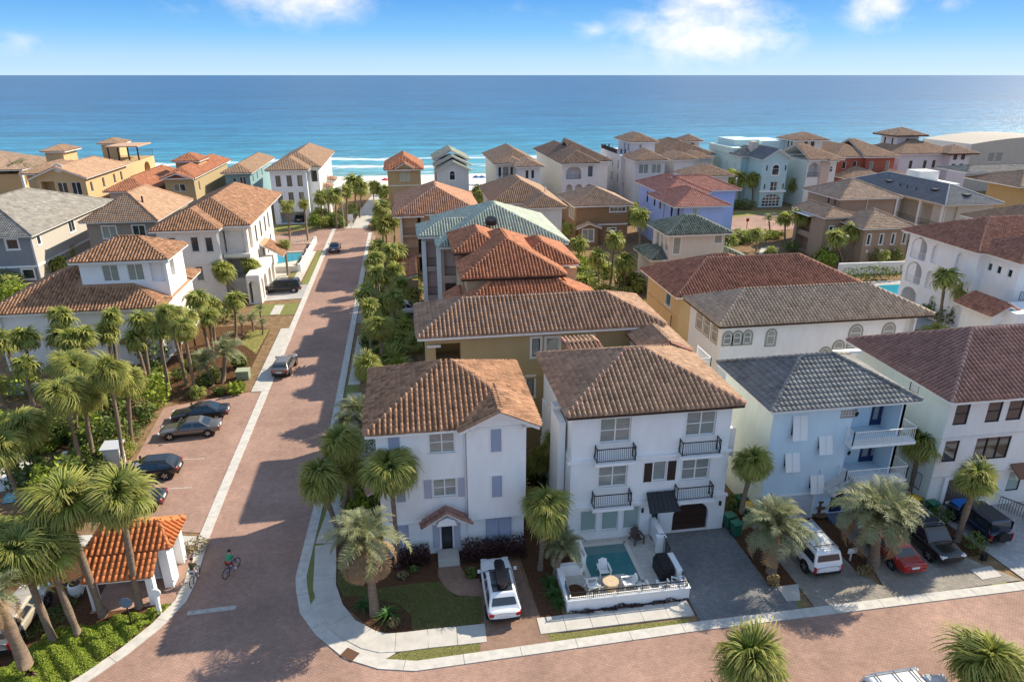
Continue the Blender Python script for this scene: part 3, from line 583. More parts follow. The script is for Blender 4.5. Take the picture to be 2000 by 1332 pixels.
    def shutter(s, b, f, r, m, proud=.05, slats=12, name='shutter', tilt=0, split=False):
        u0, z0, u1, z1 = s.norm(r); P = s.P(b, f); mb = MB()
        q = lambda z: -tilt * (z1 - z) / (z1 - z0)
        cols = ((u0, (u0 + u1) / 2 - .012), ((u0 + u1) / 2 + .012, u1)) if split else ((u0, u1),)
        D = Vector({'F': (0, 1, 0), 'B': (0, -1, 0), 'L': (1, 0, 0), 'R': (-1, 0, 0)}[f])
        for a, c in cols:
            fr_ = .05
            for x0, x1 in ((a, a + fr_), (c - fr_, c)): mb.extr([P(x0, z0, q(z0) - proud), P(x1, z0, q(z0) - proud), P(x1, z1, -proud), P(x0, z1, -proud)], D * .035)
            mb.extr([P(a, z0, q(z0) - proud + .03), P(c, z0, q(z0) - proud + .03), P(c, z1, -proud + .03), P(a, z1, -proud + .03)], D * .012)
            for k in range(slats):
                z = z0 + (z1 - z0) * (k + .1) / slats; h = (z1 - z0) / slats * .72
                mb.extr([P(a + fr_, z, q(z) - proud - .005), P(c - fr_, z, q(z) - proud - .005), P(c - fr_, z + h, q(z + h) - proud + .02), P(a + fr_, z + h, q(z + h) - proud + .02)], D * .01)
        return mb.build(name, m, s.root)
    def door(s, b, f, r, m, fr='trim', depth=.15, panels=(1, 2), name='door', glass=None):
        u0, z0, u1, z1 = s.hole(b, f, r, depth); P = s.P(b, f); mb = MB(); s.fbox(mb, P, u0 + .06, z0, u1 - .06, z1 - .06, depth - .06, depth - .01)
        mb.mi = 1; s.fbox(mb, P, u0, z0, u0 + .06, z1, depth - .09, depth - .005); s.fbox(mb, P, u1 - .06, z0, u1, z1, depth - .09, depth - .005); s.fbox(mb, P, u0 + .06, z1 - .06, u1 - .06, z1, depth - .09, depth - .005)
        mb.mi = 0; nx, nz = panels; pw, ph = (u1 - u0 - .12) / nx, (z1 - z0 - .06) / nz
        for i in range(nx):
            for k in range(nz): s.fbox(mb, P, u0 + .06 + pw * (i + .12), z0 + ph * (k + .1), u0 + .06 + pw * (i + .88), z0 + ph * (k + .9), depth - .08, depth - .055)
        o = mb.build(name, [m, M[fr]], s.root)
        if glass: pb = MB(); zz = z0 + (z1 - z0) * .3; pb.face(P(u0 + .16, zz, depth - .085), P(u1 - .16, zz, depth - .085), P(u1 - .16, z1 - .18, depth - .085), P(u0 + .16, z1 - .18, depth - .085)); pb.build('pane', M[glass], o)
        return o
    def rail(s, pts, z, h, m, gap=.13, singles=False, bulge=0, name='balcony_railing', th=.022):
        mb = MB(); mm = M[m] if isinstance(m, str) else m; bal = []
        for a, c in zip(pts, pts[1:]):
            A, B = Vector((*a, z)), Vector((*c, z)); mb.bar(A + Vector((0, 0, h)), B + Vector((0, 0, h)), .05, .05); mb.bar(A + Vector((0, 0, .08)), B + Vector((0, 0, .08)), .035, .035)
            for e_ in (A, B): mb.bar(e_, e_ + Vector((0, 0, h + .06)), .05)
            n = max(2, int((B - A).length / gap)); out = (B - A).normalized().cross(Vector((0, 0, 1))) * bulge
            for i in range(1, n): bal.append((A.lerp(B, i / n), out))
        if not singles:
            for p, out in bal: mb.bar(p + Vector((0, 0, .08)), p + Vector((0, 0, h)), th)
        o = mb.build(name, mm, s.root)
        if singles:
            for p, out in bal:
                k = MB(); q = [p + Vector((0, 0, .08)), p + out + Vector((0, 0, .3 * h)), p + out * .4 + Vector((0, 0, .7 * h)), p + Vector((0, 0, h))]
                for a, c in zip(q, q[1:]): k.bar(a, c, th)
                k.build('baluster', mm, o)
        return o
    def box(s, name, x0, y0, z0, x1, y1, z1, m): return MB().box(x0, y0, z0, x1, y1, z1).build(name, M[m] if isinstance(m, str) else m, s.root)
    def roof(s, *a, **k): r = Roof(*a, **k); s.roofs.append(r); return r
    def gable(s, b, f, r):
        """wall triangle under a gable end"""
        P = s.P(b, f); D = Vector({'F': (0, 1, 0), 'B': (0, -1, 0), 'L': (1, 0, 0), 'R': (-1, 0, 0)}[f]) * .2
        if f in 'FB': u0, u1, c, hh = b['x0'], b['x1'], (r.x0 + r.x1) / 2, lambda u: float(r.h(u, b['y0'] if f == 'F' else b['y1']))
        else: u0, u1, c, hh = b['y0'], b['y1'], (r.y0 + r.y1) / 2, lambda u: float(r.h(b['x0'] if f == 'L' else b['x1'], u))
        z = b['z1']; q = [(u0, z - .02), (u1, z - .02)] + [(u, hh(u) - r.th + .02) for u in (u1, c, u0) if hh(u) - r.th > z]
        if len(q) > 2: MB().extr([P(u, zz, .003) for u, zz in q], D).build('gable_wall', b['m'], s.root)
    def done(s):
        mats = {}
        for b in s.blocks:
            mb = mats.setdefault(b['m'].name, (MB(), b['m']))[0]
            for f in 'FBLR':
                P = s.P(b, f); u0, u1 = (b['x0'], b['x1']) if f in 'FB' else (b['y0'], b['y1']); z0, z1 = b['z0'], b['z1']; ops = b['op'][f]
                ops = [(max(o[0], u0), max(o[1], z0), min(o[2], u1), min(o[3], z1), o[4]) for o in ops]; ops = [o for o in ops if o[2] - o[0] > .02 and o[3] - o[1] > .02]
                us = sorted({u0, u1, *[o[0] for o in ops], *[o[2] for o in ops]}); zs = sorted({z0, z1, *[o[1] for o in ops], *[o[3] for o in ops]})
                for ua, ub in zip(us, us[1:]):
                    for za, zb in zip(zs, zs[1:]):
                        um, zm = (ua + ub) / 2, (za + zb) / 2
                        if ub - ua < 1e-5 or zb - za < 1e-5 or any(o[0] < um < o[2] and o[1] < zm < o[3] for o in ops): continue
                        mb.face(P(ua, za, 0), P(ub, za, 0), P(ub, zb, 0), P(ua, zb, 0))
                for a, c, e_, g, d in ops:
                    mb.face(P(a, c, 0), P(e_, c, 0), P(e_, c, d), P(a, c, d)); mb.face(P(a, g, 0), P(e_, g, 0), P(e_, g, d), P(a, g, d))
                    mb.face(P(a, c, 0), P(a, g, 0), P(a, g, d), P(a, c, d)); mb.face(P(e_, c, 0), P(e_, g, 0), P(e_, g, d), P(e_, c, d)); mb.face(P(a, c, d), P(e_, c, d), P(e_, g, d), P(a, g, d))
            if b['top']: mb.face((b['x0'], b['y0'], b['z1']), (b['x1'], b['y0'], b['z1']), (b['x1'], b['y1'], b['z1']), (b['x0'], b['y1'], b['z1']))
        for mb, m in mats.values(): mb.build('wall', m, s.root)
        for r in s.roofs: r.build(s.root, s.roofs, s.far)
T = dict(t1=tiles('brown_beige_tile', (.36, .2, .118), .38), t2=tiles('beige_tile', (.4, .26, .172), .24), t2c=tiles('salmon_tile', (.45, .22, .16), .2), t3=tiles('grey_slab_tile', (.235, .235, .23), .05, dirt=.45), t4=tiles('maroon_tile', (.32, .18, .145), .2), t4c=tiles('pale_maroon_tile', (.42, .27, .22), .15),
         t5=tiles('brown_tile', (.38, .235, .155), .28), rust=tiles('rust_tile', (.44, .185, .1), .3), green=tiles('green_glazed_tile', (.42, .46, .38), .18, spec=.45), terra=tiles('terracotta_tile', (.46, .25, .16), .3), tan=tiles('tan_tile', (.4, .28, .2), .25), redf=tiles('red_slab_tile', (.42, .185, .14), .2), dgreen=tiles('mottled_green_tile', (.2, .22, .17), .4),
         red=tiles('red_brown_tile', (.35, .17, .115), .3), dbrown=tiles('dark_brown_tile', (.25, .165, .12), .3), orange=tiles('orange_tile', (.56, .2, .075), .12, dirt=.1), grey=tiles('weathered_grey_tile', (.3, .28, .25), .2, dirt=.4), slate=tiles('blue_grey_tile', (.17, .18, .195), .15), white=tiles('pale_tile', (.62, .59, .55), .1), wbrown=tiles('weathered_brown_tile', (.4, .26, .17), .2), pgreen=tiles('pale_green_tile', (.36, .37, .29), .2), brn2=tiles('mid_brown_tile', (.36, .24, .165), .3))
# --- white house at the corner, brown tiled roof
H = House('white_house', 'white corner house with grey shutters and mottled brown tile roof', 1.9, 41, M['white'])
a = H.block(-2.62, 36.75, 6.43, 45.3, 0, 9.12); w = H.block(2.8, 36.32, 6.47, 38, 2.62, 9.15)
H.roof(-3.2, 36.3, 7.25, 46, 9.2, .48, 'FBLR', 'barrel', T['t1'], singles=300)
g = H.roof(2.35, 35.85, 7.22, 39.6, 9.22, .465, 'LR', 'barrel', T['t1']); H.gable(w, 'F', g)
H.win(a, 'F', (0.54, 7.43, 2.10, 8.87), nx=2, ny=2, trim=.07, pane='blind'); H.win(a, 'F', (0.66, 4.28, 2.12, 5.57), nx=2, ny=2, trim=.05, pane='blind')
for r in ((0.11, 4.25, 0.58, 5.60), (2.22, 4.18, 2.62, 5.56)): H.shutter(a, 'F', r, M['lilac'], slats=14)
for r in ((4.29, 7.51, 4.91, 9.04), (4.33, 4.24, 4.94, 5.75)):
    H.shutter(w, 'F', r, M['bluegrey'], slats=18); u0, z0, u1, z1 = r; m_ = MB(); P = H.P(w, 'F')
    for q in ((u0 - .12, z0 - .1, u0 - .02, z1 + .1), (u1 + .02, z0 - .1, u1 + .12, z1 + .1), (u0 - .02, z0 - .1, u1 + .02, z0 - .02), (u0 - .02, z1 + .02, u1 + .02, z1 + .1)): H.fbox(m_, P, *q, -.05, .01)
    m_.build('shutter_surround', M['trim'], H.root)
for r in ((-1.87, 7.58, -1.20, 8.93), (-1.61, 4.17, -1.06, 5.48), (-1.67, 0.93, -1.01, 2.40)): H.shutter(a, 'F', r, M['bluegrey'], slats=16)
H.shutter(a, 'F', (3.94, 0.52, 5.59, 2.36), M['bluegrey'], proud=.12, slats=20, split=True)
H.door(a, 'F', (1.00, 0.12, 1.83, 2.39), M['dark'], panels=(1, 1), glass='glass')
for r in ((0.51, 0.41, 0.94, 2.17), (1.88, 0.35, 2.28, 2.20)): H.shutter(a, 'F', r, M['lilac'], slats=16)
r = H.roof(-.15, 35.75, 2.95, 36.72, 2.72, .62, 'LR', 'barrel', T['t4'], th=.12)
b_ = MB(); b_.extr([(.75, 35.8, 2.72), (2.05, 35.8, 2.72), (1.9, 35.8, 3.1), (1.4, 35.8, 3.3), (.9, 35.8, 3.1)], (0, .9, 0)); b_.build('porch_arch', M['white'], H.root)
MB().box(.75, 35.3, 0, 2.1, 36.7, .16).box(.75, 35.7, .16, 2.1, 36.7, .32).build('front_step', M['concrete'], H.root)
m_ = MB(); m_.box(6.4, 36.3, 2.55, 6.55, 45.3, 2.7).box(-2.7, 36.68, 2.5, 2.78, 36.8, 2.56); m_.build('string_course', M['white'], H.root)
H.roof(-3.55, 38.5, -2.6, 41.5, 3.7, .5, 'L', 'barrel', T['t4'], th=.1)
MB().tube([(2.72, 36.65, 9), (2.72, 36.65, .1)], .045).build('downpipe', M['trim'], H.root)
for x in (2.95, 6.3): MB().box(x - .1, 35.95, 9.0, x + .1, 36.35, 9.2).build('bracket', M['trim'], H.root)
H.done()
# --- white house with iron balconies
H = House('white_house', 'three storey white house with four black iron balconies above a small pool', 14.9, 41, M['white'])
a = H.block(9.5, 36.75, 20.05, 46, 6.05, 9.5); b = H.block(9.42, 36.6, 20.12, 46.05, 2.75, 6.05); c = H.block(9.35, 36.45, 20.2, 46.1, 0, 2.75)
H.roof(9.0, 36.2, 20.55, 46.4, 9.5, .405, 'FBLR', 'barrel', T['t2'], T['t2c'], M['brown'], singles=300)
H.roof(11.2, 44.6, 13.6, 47.6, 10.15, .12, 'FB', 'barrel', T['t2'], T['t2c'], M['brown']); H.roof(16.8, 44.5, 20.4, 50, 9.8, .44, 'LRB', 'barrel', T['t2'], T['t2c'], M['brown'])
d = H.block(17.2, 46, 20, 49.6, 0, 9.7)
for bl, r in ((a, (11.27, 7.22, 13.28, 8.95)), (a, (16.97, 7.23, 18.97, 8.97)), (b, (11.26, 4.02, 13.19, 5.65)), (b, (16.92, 4.02, 18.83, 5.62))): H.win(bl, 'F', r, nx=2, ny=2, trim=.1, pane='blind', bw=.07)
H.win(b, 'F', (14.95, 4.16, 15.85, 5.63), trim=.1, pane='blind')
for r in ((14.34, 4.15, 14.87, 5.57), (15.92, 4.13, 16.49, 5.59)): H.shutter(b, 'F', r, M['brown'], slats=8)
for r in ((10.16, 0.79, 11.21, 2.41), (11.61, 0.73, 12.71, 2.43), (13.10, 0.67, 14.20, 2.44)): H.win(c, 'F', r, pane='glassg', trim=.09, bw=.05)
H.door(c, 'F', (14.92, 0.14, 15.68, 1.97), M['trim'], panels=(1, 1), glass='glass')
r = (16.56, 0.09, 19.08, 2.38); u0, z0, u1, z1 = H.arch_hole(c, 'F', (r[0], 0.02, r[2], 2.38), .3); m_ = MB()
for k in range(4):
    m_.box(u0, 36.68, .03 + k * .57, u1, 36.72, .58 + k * .57)
    for j in range(4): w_ = (u1 - u0) / 4; m_.box(u0 + w_ * j + .08, 36.665, .1 + k * .57, u0 + w_ * (j + 1) - .08, 36.68, .5 + k * .57)
m_.build('garage_door', M['brown'], H.root)
for r, y, zl in (((11.01, 6.36, 13.52, 7.50), 36.75, 6.05), ((16.67, 6.36, 19.23, 7.49), 36.75, 6.05), ((10.93, 3.24, 13.39, 4.35), 36.6, 2.75), ((16.56, 3.16, 19.00, 4.36), 36.6, 2.75)):
    x0, x1 = r[0], r[2]; H.box('balcony_ledge', x0 - .15, y - .75, zl - .12, x1 + .15, y - .01, zl + .06, 'white'); H.box('ledge_moulding', x0 - .05, y - .55, zl - .26, x1 + .05, y - .01, zl - .121, 'white')
    H.rail([(x0, y - .03), (x0, y - .55), (x1, y - .55), (x1, y - .03)], zl + .07, .95, 'iron', .12, True, .12)
for z, y in ((6.02, 36.52), (2.72, 36.37)): H.box('cornice', 9.2, y, z - .1, 20.3, y + .22, z + .05, 'white')
MB().extr([(14.45, 35.3, 2.55), (16.55, 35.3, 2.55), (16.35, 36.42, 3.35), (14.55, 36.42, 3.35)], (0, 0, .1)).build('awning', M['awning'], H.root)
m_ = MB(); [m_.bar((14.6 + .3 * i, 35.32, 2.68), (14.68 + .28 * i, 36.4, 3.47), .1, .06) for i in range(7)]; m_.build('awning_rib', M['awning'], H.root)
for x in (14.3, 19.75): m_ = MB(); m_.box(x, 36.3, 1.95, x + .12, 36.44, 2.25); m_.build('wall_lantern', M['brown'], H.root)
H.box('side_bay', 20.05, 36.9, 5.4, 20.55, 39.2, 7.5, 'offwhite'); H.box('chimney_breast', 8.9, 38, 0, 9.35, 40.5, 8.2, 'white')
m_ = MB(); m_.box(8.8, 39.2, 8.6, 9.3, 40, 8.8); m_.build('vent_box', M['trim'], H.root)
H.rail([(20.3, 44.5), (22, 44.5), (22, 47)], 8.2, 1, M['trim'], .16); H.box('rear_terrace', 20.1, 44.4, 7.9, 22.1, 48, 8.15, 'white')
H.done()
# --- pale blue house
H = House('blue_house', 'pale blue house with white awning shutters and grey slab roof', 27.5, 41, stucco((.6, .74, .83)))
L_ = stucco((.78, .85, .77)); a = H.block(22.9, 36.6, 32.4, 43.6, 0, 8.95); sd_ = H.block(22.86, 36.62, 23.0, 43.58, 0, 8.94, L_)  # thin left wall skin in paler stucco: bounced light put into its colour
H.roof(22.3, 36.0, 32.95, 44.1, 9.0, .47, 'FBLR', 'flat', T['t3'], T['grey'], singles=300)
H.box('rear_parapet', 31.8, 44.0, 9.1, 34.0, 44.5, 9.25, 'white')
for r, n in (((24.24, 6.57, 25.27, 8.25), 20), ((26.36, 5.34, 27.32, 6.54), 14), ((24.11, 4.19, 25.15, 5.42), 14), ((26.25, 2.27, 27.26, 3.49), 14)):
    H.win(a, 'F', (r[0] + .05, r[1] + .1, r[2] - .05, r[3] - .05), pane='glass'); H.shutter(a, 'F', r, M['trim'], proud=.06, slats=n, name='awning_shutter', tilt=.4, split=True)
r = (27.67, 7.73, 28.87, 8.35); u0, z0, u1, z1 = H.hole(a, 'F', r, .1); o = MB().box(u0, 36.66, z0, u1, 36.69, z1).build('glass_block_window', M['trim'], H.root)
for i in range(6):
    for k in range(3): w_, h_ = (u1 - u0) / 6, (z1 - z0) / 3; MB().box(u0 + w_ * i + .03, 36.62, z0 + h_ * k + .03, u0 + w_ * (i + 1) - .03, 36.66, z0 + h_ * (k + 1) - .03).build('glass_block', M['blind'], o)
for z, wr in ((6.05, (31.18, 6.41, 32.54, 7.61)), (3.1, (30.93, 3.22, 32.48, 4.87))):
    u0, z0, u1, z1 = H.hole(a, 'F', (28.6, z, 32.2, z + 2.55), 1.7); H.hole(a, 'R', (36.6, z, 38.2, z + 2.55), .3)
    x0, x1 = (wr[0] + .1), wr[2]; o = MB().box(x0, 38.24, z + .05, x1, 38.29, z + 2.2).build('french_door', mat('navy_paint', (.02, .035, .12), .4), H.root)
    w_ = (x1 - x0) / 2
    for i in range(2): MB().box(x0 + w_ * i + .14, 38.22, z + .5, x0 + w_ * (i + 1) - .14, 38.236, z + 2.05).build('pane', M['blind'], o)
    H.box('balcony_floor', 28.3, 35.75, z - .2, 33.0, 36.58, z + .02, 'white'); H.rail([(28.35, 36.5), (28.35, 35.8), (32.95, 35.8), (32.95, 37.6)], z + .02, 1.0, M['trim'], .14, True)
    MB().tube([(28.75, 36.5, z + 1.9), (28.75, 36.42, z + 2.15)], .09).build('wall_lantern', M['black'], H.root)
MB().box(24.2, 36.57, 0, 26.9, 36.62, 2.15).build('garage_door_surround', M['trim'], H.root); m_ = MB()
for k in range(4): m_.box(24.35, 36.53, .04 + k * .5, 26.75, 36.565, .52 + k * .5)
m_.build('garage_door', M['grey'], H.root)
g = H.roof(27.2, 35.2, 30.4, 36.58, 2.65, .55, 'LR', 'flat', T['white'], th=.1)
H.door(a, 'F', (28.15, .25, 29.25, 2.45), mat('navy_door', (.02, .03, .09), .35), panels=(1, 1), glass='glass'); H.box('front_step', 27.9, 35.6, 0, 29.6, 36.59, .24, mat('blue_step', (.12, .15, .22), .7))
MB().bar((27.6, 35.5, 2.4), (28.3, 36.58, 1.6), .1).bar((30, 35.5, 2.4), (29.6, 36.58, 1.6), .1).build('bracket', M['trim'], H.root)
H.box('utility_box', 26.95, 36.45, 3.6, 27.0, 36.59, 3.9, 'trim')
H.done()
# --- cream house with the maroon roof
H = House('cream_house', 'cream house with maroon tile roof and dark framed windows', 42, 42, stucco((.78, .755, .72)))
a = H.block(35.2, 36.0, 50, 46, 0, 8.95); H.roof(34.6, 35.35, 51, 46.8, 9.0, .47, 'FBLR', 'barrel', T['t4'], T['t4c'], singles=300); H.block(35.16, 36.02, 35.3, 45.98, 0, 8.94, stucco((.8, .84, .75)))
for r in ((35.69, 6.90, 36.76, 8.53), (38.13, 6.91, 39.24, 8.53), (39.73, 6.94, 40.89, 8.52)): H.win(a, 'F', r, 'dark', 'glass', depth=.1, ny=2)
H.win(a, 'F', (35.57, 4.02, 36.66, 5.68), 'dark', 'glass', depth=.1); H.win(a, 'F', (37.97, 3.94, 40.68, 5.70), 'dark', 'glass', nx=3, depth=.1)
H.win(a, 'F', (41.43, 1.10, 42.48, 2.69), 'dark', 'glassg', depth=.1); s0 = H.blocks[1]
H.win(s0, 'L', (39.83, 7.78, 38.94, 8.69), 'dark', 'glassg', depth=.08); H.win(s0, 'L', (37.64, 1.27, 36.78, 2.55), 'dark', 'glass', depth=.08)
H.hole(a, 'F', (36.5, 0.02, 39.3, 2.5), .5); m_ = MB()
for k in range(5): m_.box(36.5, 36.44, .03 + k * .49, 39.3, 36.48, .5 + k * .49)
m_.build('garage_door', mat('taupe_door', (.13, .1, .09), .6), H.root)
for x in (36.15, 39.35): H.box('pilaster', x, 35.85, 0, x + .32, 35.99, 2.75, 'trim')
for z in (5.9, 2.85): H.box('string_course', 35.1, 35.93, z, 50, 35.995, z + .1, 'offwhite')
MB().extr([(41.2, 35.0, 2.7), (44.2, 35.0, 2.7), (44.2, 35.98, 3.3), (41.2, 35.98, 3.3)], (0, 0, .12)).build('canopy', mat('rusty_brown_canopy', (.2, .1, .06), .7), H.root)
H.rail([(45.2, 35.3), (48, 35.3), (48, 35.98)], 3.3, 1, 'brown', .16)
H.done()
# --- olive house behind
H = House('olive_house', 'olive stucco house with long brown tile roof between two white houses', 9.5, 52.5, stucco((.44, .33, .17)))
a = H.block(.9, 49.1, 19.2, 55.9, 0, 10.4); H.roof(.25, 48.45, 19.8, 56.5, 10.5, .42, 'FBLR', 'barrel', T['t5'], singles=300)
H.hole(a, 'F', (1.61, 8.01, 3.53, 9.76), 2.6)
H.win(a, 'F', (9.16, 8.25, 9.79, 9.77), 'dark', 'blind', trim=.18, tm=M['offwhite']); H.win(a, 'F', (10.29, 8.37, 11.33, 9.75), 'trim', 'blind', trim=.16, tm=M['offwhite']); H.win(a, 'F', (13.12, 8.35, 14.12, 9.73), 'dark', 'blind', trim=.16, tm=M['offwhite']); H.win(a, 'F', (8.76, 4.79, 9.33, 6.51), 'dark', 'blind', trim=.18, tm=M['offwhite'])
H.box('string_course', .85, 49.0, 6.4, 19.2, 49.09, 6.52, a['m']); H.box('porch_chair', 2.0, 50.2, 7.1, 2.9, 51, 7.9, 'black')
H.box('balcony_beam', .95, 48.98, 9.5, 2.0, 49.09, 9.7, 'offwhite')
H.done()
# --- terracotta roofed house
H = House('ochre_house', 'ochre house with three stepped red orange terracotta roofs', 10, 67, stucco((.55, .42, .27)), far=False)
a = H.block(5.3, 62.8, 14.3, 75, 0, 10.9); b = H.block(5.2, 70, 9.6, 77, 0, 11.8); c = H.block(11, 66.5, 17, 74, 0, 10.5); d = H.block(4.2, 59.2, 17.2, 62.8, 0, 8.2)
H.roof(4.75, 62.2, 14.85, 77, 11.0, .5, 'FBLR', 'barrel', T['rust'], fascia=M['dark']); H.roof(4.5, 68.3, 10.2, 77.6, 12.0, .5, 'FBLR', 'barrel', T['rust'], fascia=M['dark']); H.roof(10.4, 65.3, 16.9, 74.5, 11.2, .5, 'FBLR', 'barrel', T['rust'])
H.roof(3.2, 58.0, 18.2, 66, 8.4, .5, 'FLR', 'barrel', T['rust'])
H.win(a, 'L', (66, 8.6, 67.6, 10.6), 'dark', 'glass'); H.box('terrace_wall', 1.4, 61.5, 0, 4.15, 61.9, 5.6, 'offwhite'); H.box('terrace_pier', 1.2, 63.5, 0, 1.8, 64.2, 8, 'trim')
H.done()
# --- green roofed house with the three level porch
H = House('peach_house', 'peach house with pale green glazed tile roof and open balconies', 9, 82, stucco((.55, .4, .34)))
a = H.block(3.6, 76.2, 17.5, 92, 0, 10.8); b = H.block(1.7, 80.5, 3.6, 88, 0, 11.3, top=False)
H.roof(3.1, 75.4, 18.2, 93, 11.0, .42, 'FBLR', 'barrel', T['green']); H.roof(1.1, 79.2, 9, 86, 11.4, .4, 'FBL', 'barrel', T['green'])
for z in (3.9, 7.5): H.hole(b, 'L', (81, z, 87.4, z + 3.0), 1.7); H.hole(b, 'F', (1.95, z, 3.5, z + 3.0), 3); H.rail([(1.75, 87), (1.75, 80.55), (3.5, 80.55)], z, 1, 'iron', .16)
H.hole(a, 'L', (76.6, 7.5, 80.2, 10.4), 2.6); H.hole(a, 'F', (3.9, 7.5, 6.6, 10.4), 2.6); H.hole(a, 'F', (3.9, 3.6, 6.6, 6.6), 2.6); H.rail([(3.65, 80), (3.65, 76.25), (6.6, 76.25)], 7.5, 1, 'iron', .16)
for x, y in ((1.75, 80.55), (3.3, 76.3)): H.box('column', x - .25, y - .25, 0, x + .25, y + .2, 10.7, 'trim')
H.box('balcony_table', 4.5, 77.2, 7.6, 5.6, 78, 8.3, 'black'); m_ = MB(); m_.tube([(9.6, 78.5, 13.0), (9.6, 78.3, 13.5)], [.75, .6], 10); m_.build('roof_vent', M['iron'], H.root)
H.done()
# --- tan house with terracotta roof by the street
H = House('tan_house', 'tan house with terracotta roof and corner balconies near the street end', 4, 110, stucco((.42, .29, .19)))
a = H.block(-1.1, 104, 10.4, 121, 0, 9.3); H.roof(-1.8, 103.2, 11.2, 122, 9.5, .46, 'FBLR', 'barrel', T['terra']); H.roof(-2.1, 103.0, 2.5, 110, 9.3, .46, 'FBLR', 'barrel', T['terra'])
for z in (.1, 3.2, 6.3): H.hole(a, 'L', (104.4, z, 110, z + 2.7), 2.6); H.hole(a, 'F', (-.8, z, 2.0, z + 2.7), 2.6)
for z in (3.2, 6.3): H.rail([(-1.05, 110), (-1.05, 104.05), (2, 104.05)], z, 1, 'brown', .2)
for z in (6.2, 3.0):
    for x in (3.6, 8.6): H.win(a, 'F', (x, z, x + 1.2, z + 1.9), trim=.15)
H.box('column', -1.15, 103.95, 0, -.8, 104.3, 9.2, 'offwhite')
H.roof(-1.9, 90.5, 1.0, 102, 3.1, .25, 'L', 'barrel', T['red']); H.box('garden_wall', -1.7, 90.7, 0, 1, 91, 3.0, a['m'])
H.done()
# --- white house, brown roof, behind the green one
H = House('cream_house', 'cream house with ribbed brown roof and blank rear walls', 19.5, 112, stucco((.72, .66, .62)))
a = H.block(14.3, 111.4, 24.5, 128, 0, 9.4); b = H.block(19.6, 106.7, 24.5, 111.4, 0, 9.38)
H.roof(13.6, 110.8, 25.1, 129, 9.5, .48, 'FBLR', 'barrel', T['wbrown'], T['terra']); H.roof(19.0, 106.1, 25.1, 116, 9.45, .48, 'FLR', 'barrel', T['wbrown'], T['terra'])
H.win(a, 'F', (15.3, 7.9, 16.5, 9.0), pane='glassg'); MB().tube([(22.6, 111, 11.2), (22.6, 111, 12)], .16).build('roof_vent', M['chrome'], H.root)
H.done()
# --- small brown house
H = House('brown_house', 'two storey brown house with tan hip roof and small side gable', 35, 126, stucco((.27, .165, .095)))
a = H.block(30.3, 120.4, 40.1, 132, 0, 6.8); b = H.block(30.6, 119.2, 34.2, 120.4, 0, 3.3, top=False)
H.roof(29.6, 119.8, 40.8, 132.6, 7.0, .42, 'FBLR', 'barrel', T['tan']); g = H.roof(30.1, 118.6, 34.7, 120.38, 3.2, .4, 'LR', 'barrel', T['tan']); H.gable(b, 'F', g)
H.win(b, 'F', (31.3, .7, 33.4, 2.9), pane='blind', nx=2, trim=.12); H.win(a, 'F', (36.6, 5.75, 39.6, 6.55), nx=4, trim=.12); H.win(a, 'F', (36.4, 2.3, 37.9, 2.75), trim=.12)
for y in (122, 123.6, 125.2): H.win(a, 'L', (y, 4.2, y + .7, 6.3), trim=.1)
H.box('string_course', 34.3, 120.3, 3.35, 40.1, 120.38, 3.6, 'offwhite'); H.done()
# --- periwinkle blue house
H = House('periwinkle_house', 'periwinkle blue house with red slab roofs in two steps', 47, 112, stucco((.37, .47, .78)))
a = H.block(45.0, 115.8, 52.6, 129, 0, 9.6); b = H.block(45.2, 106.9, 52.0, 115.8, 0, 8.9)
H.roof(44.3, 115.0, 53.4, 130, 9.7, .42, 'FBLR', 'flat', T['redf']); H.roof(48, 117, 60, 127, 9.7, .4, 'FBR', 'flat', T['redf']); H.block(52.6, 118, 59.3, 126.5, 0, 9.55)
H.roof(43.0, 106.1, 52.9, 119, 9.0, .42, 'FBLR', 'flat', T['redf'])
for y in (109, 112): H.win(b, 'L', (y, 6.2, y + .9, 8.3), 'dark'); H.win(b, 'L', (y, 2.9, y + .9, 5), 'dark')
for y in (117, 120, 124): H.win(a, 'L', (y, 6.6, y + .9, 8.6), 'dark')
H.win(b, 'F', (46.6, 6.6, 47.5, 8.6), pane='glassg'); H.win(b, 'F', (46.6, 2.5, 47.5, 4.6), pane='glassg'); H.done()
# --- cream tower with mottled green roof
H = House('cream_tower_house', 'cream tower house with mottled dark green hip roof', 39, 90, stucco((.68, .6, .5)))
a = H.block(34.9, 86.4, 42.7, 93, 0, 9.0); b = H.block(40, 85.6, 47, 95, 0, 3.6); c = H.block(33.2, 88, 34.9, 94, 0, 5.6)
H.roof(34.1, 85.7, 43.4, 93.7, 9.05, .45, 'FBLR', 'barrel', T['dgreen'], T['pgreen']); H.roof(38.5, 84.6, 49.5, 95.5, 3.8, .45, 'FBLR', 'barrel', T['dgreen'], T['pgreen']); H.roof(32.4, 86.6, 36, 94, 5.5, .45, 'FBL', 'barrel', T['dgreen'], T['pgreen'])
for y in (87.2, 88.9, 90.6): H.win(a, 'L', (y, 6.5, y + 1.0, 8.6), 'trim', 'blind')
H.win(a, 'F', (35.4, 6.3, 36.4, 8.6), pane='blind', trim=.1); H.win(a, 'F', (41.2, 7.6, 42.3, 8.7), pane='blind', trim=.1)
H.roof(38.6, 84.8, 41.6, 86.4, 5.2, .5, 'FLR', 'barrel', T['dgreen']); H.done()
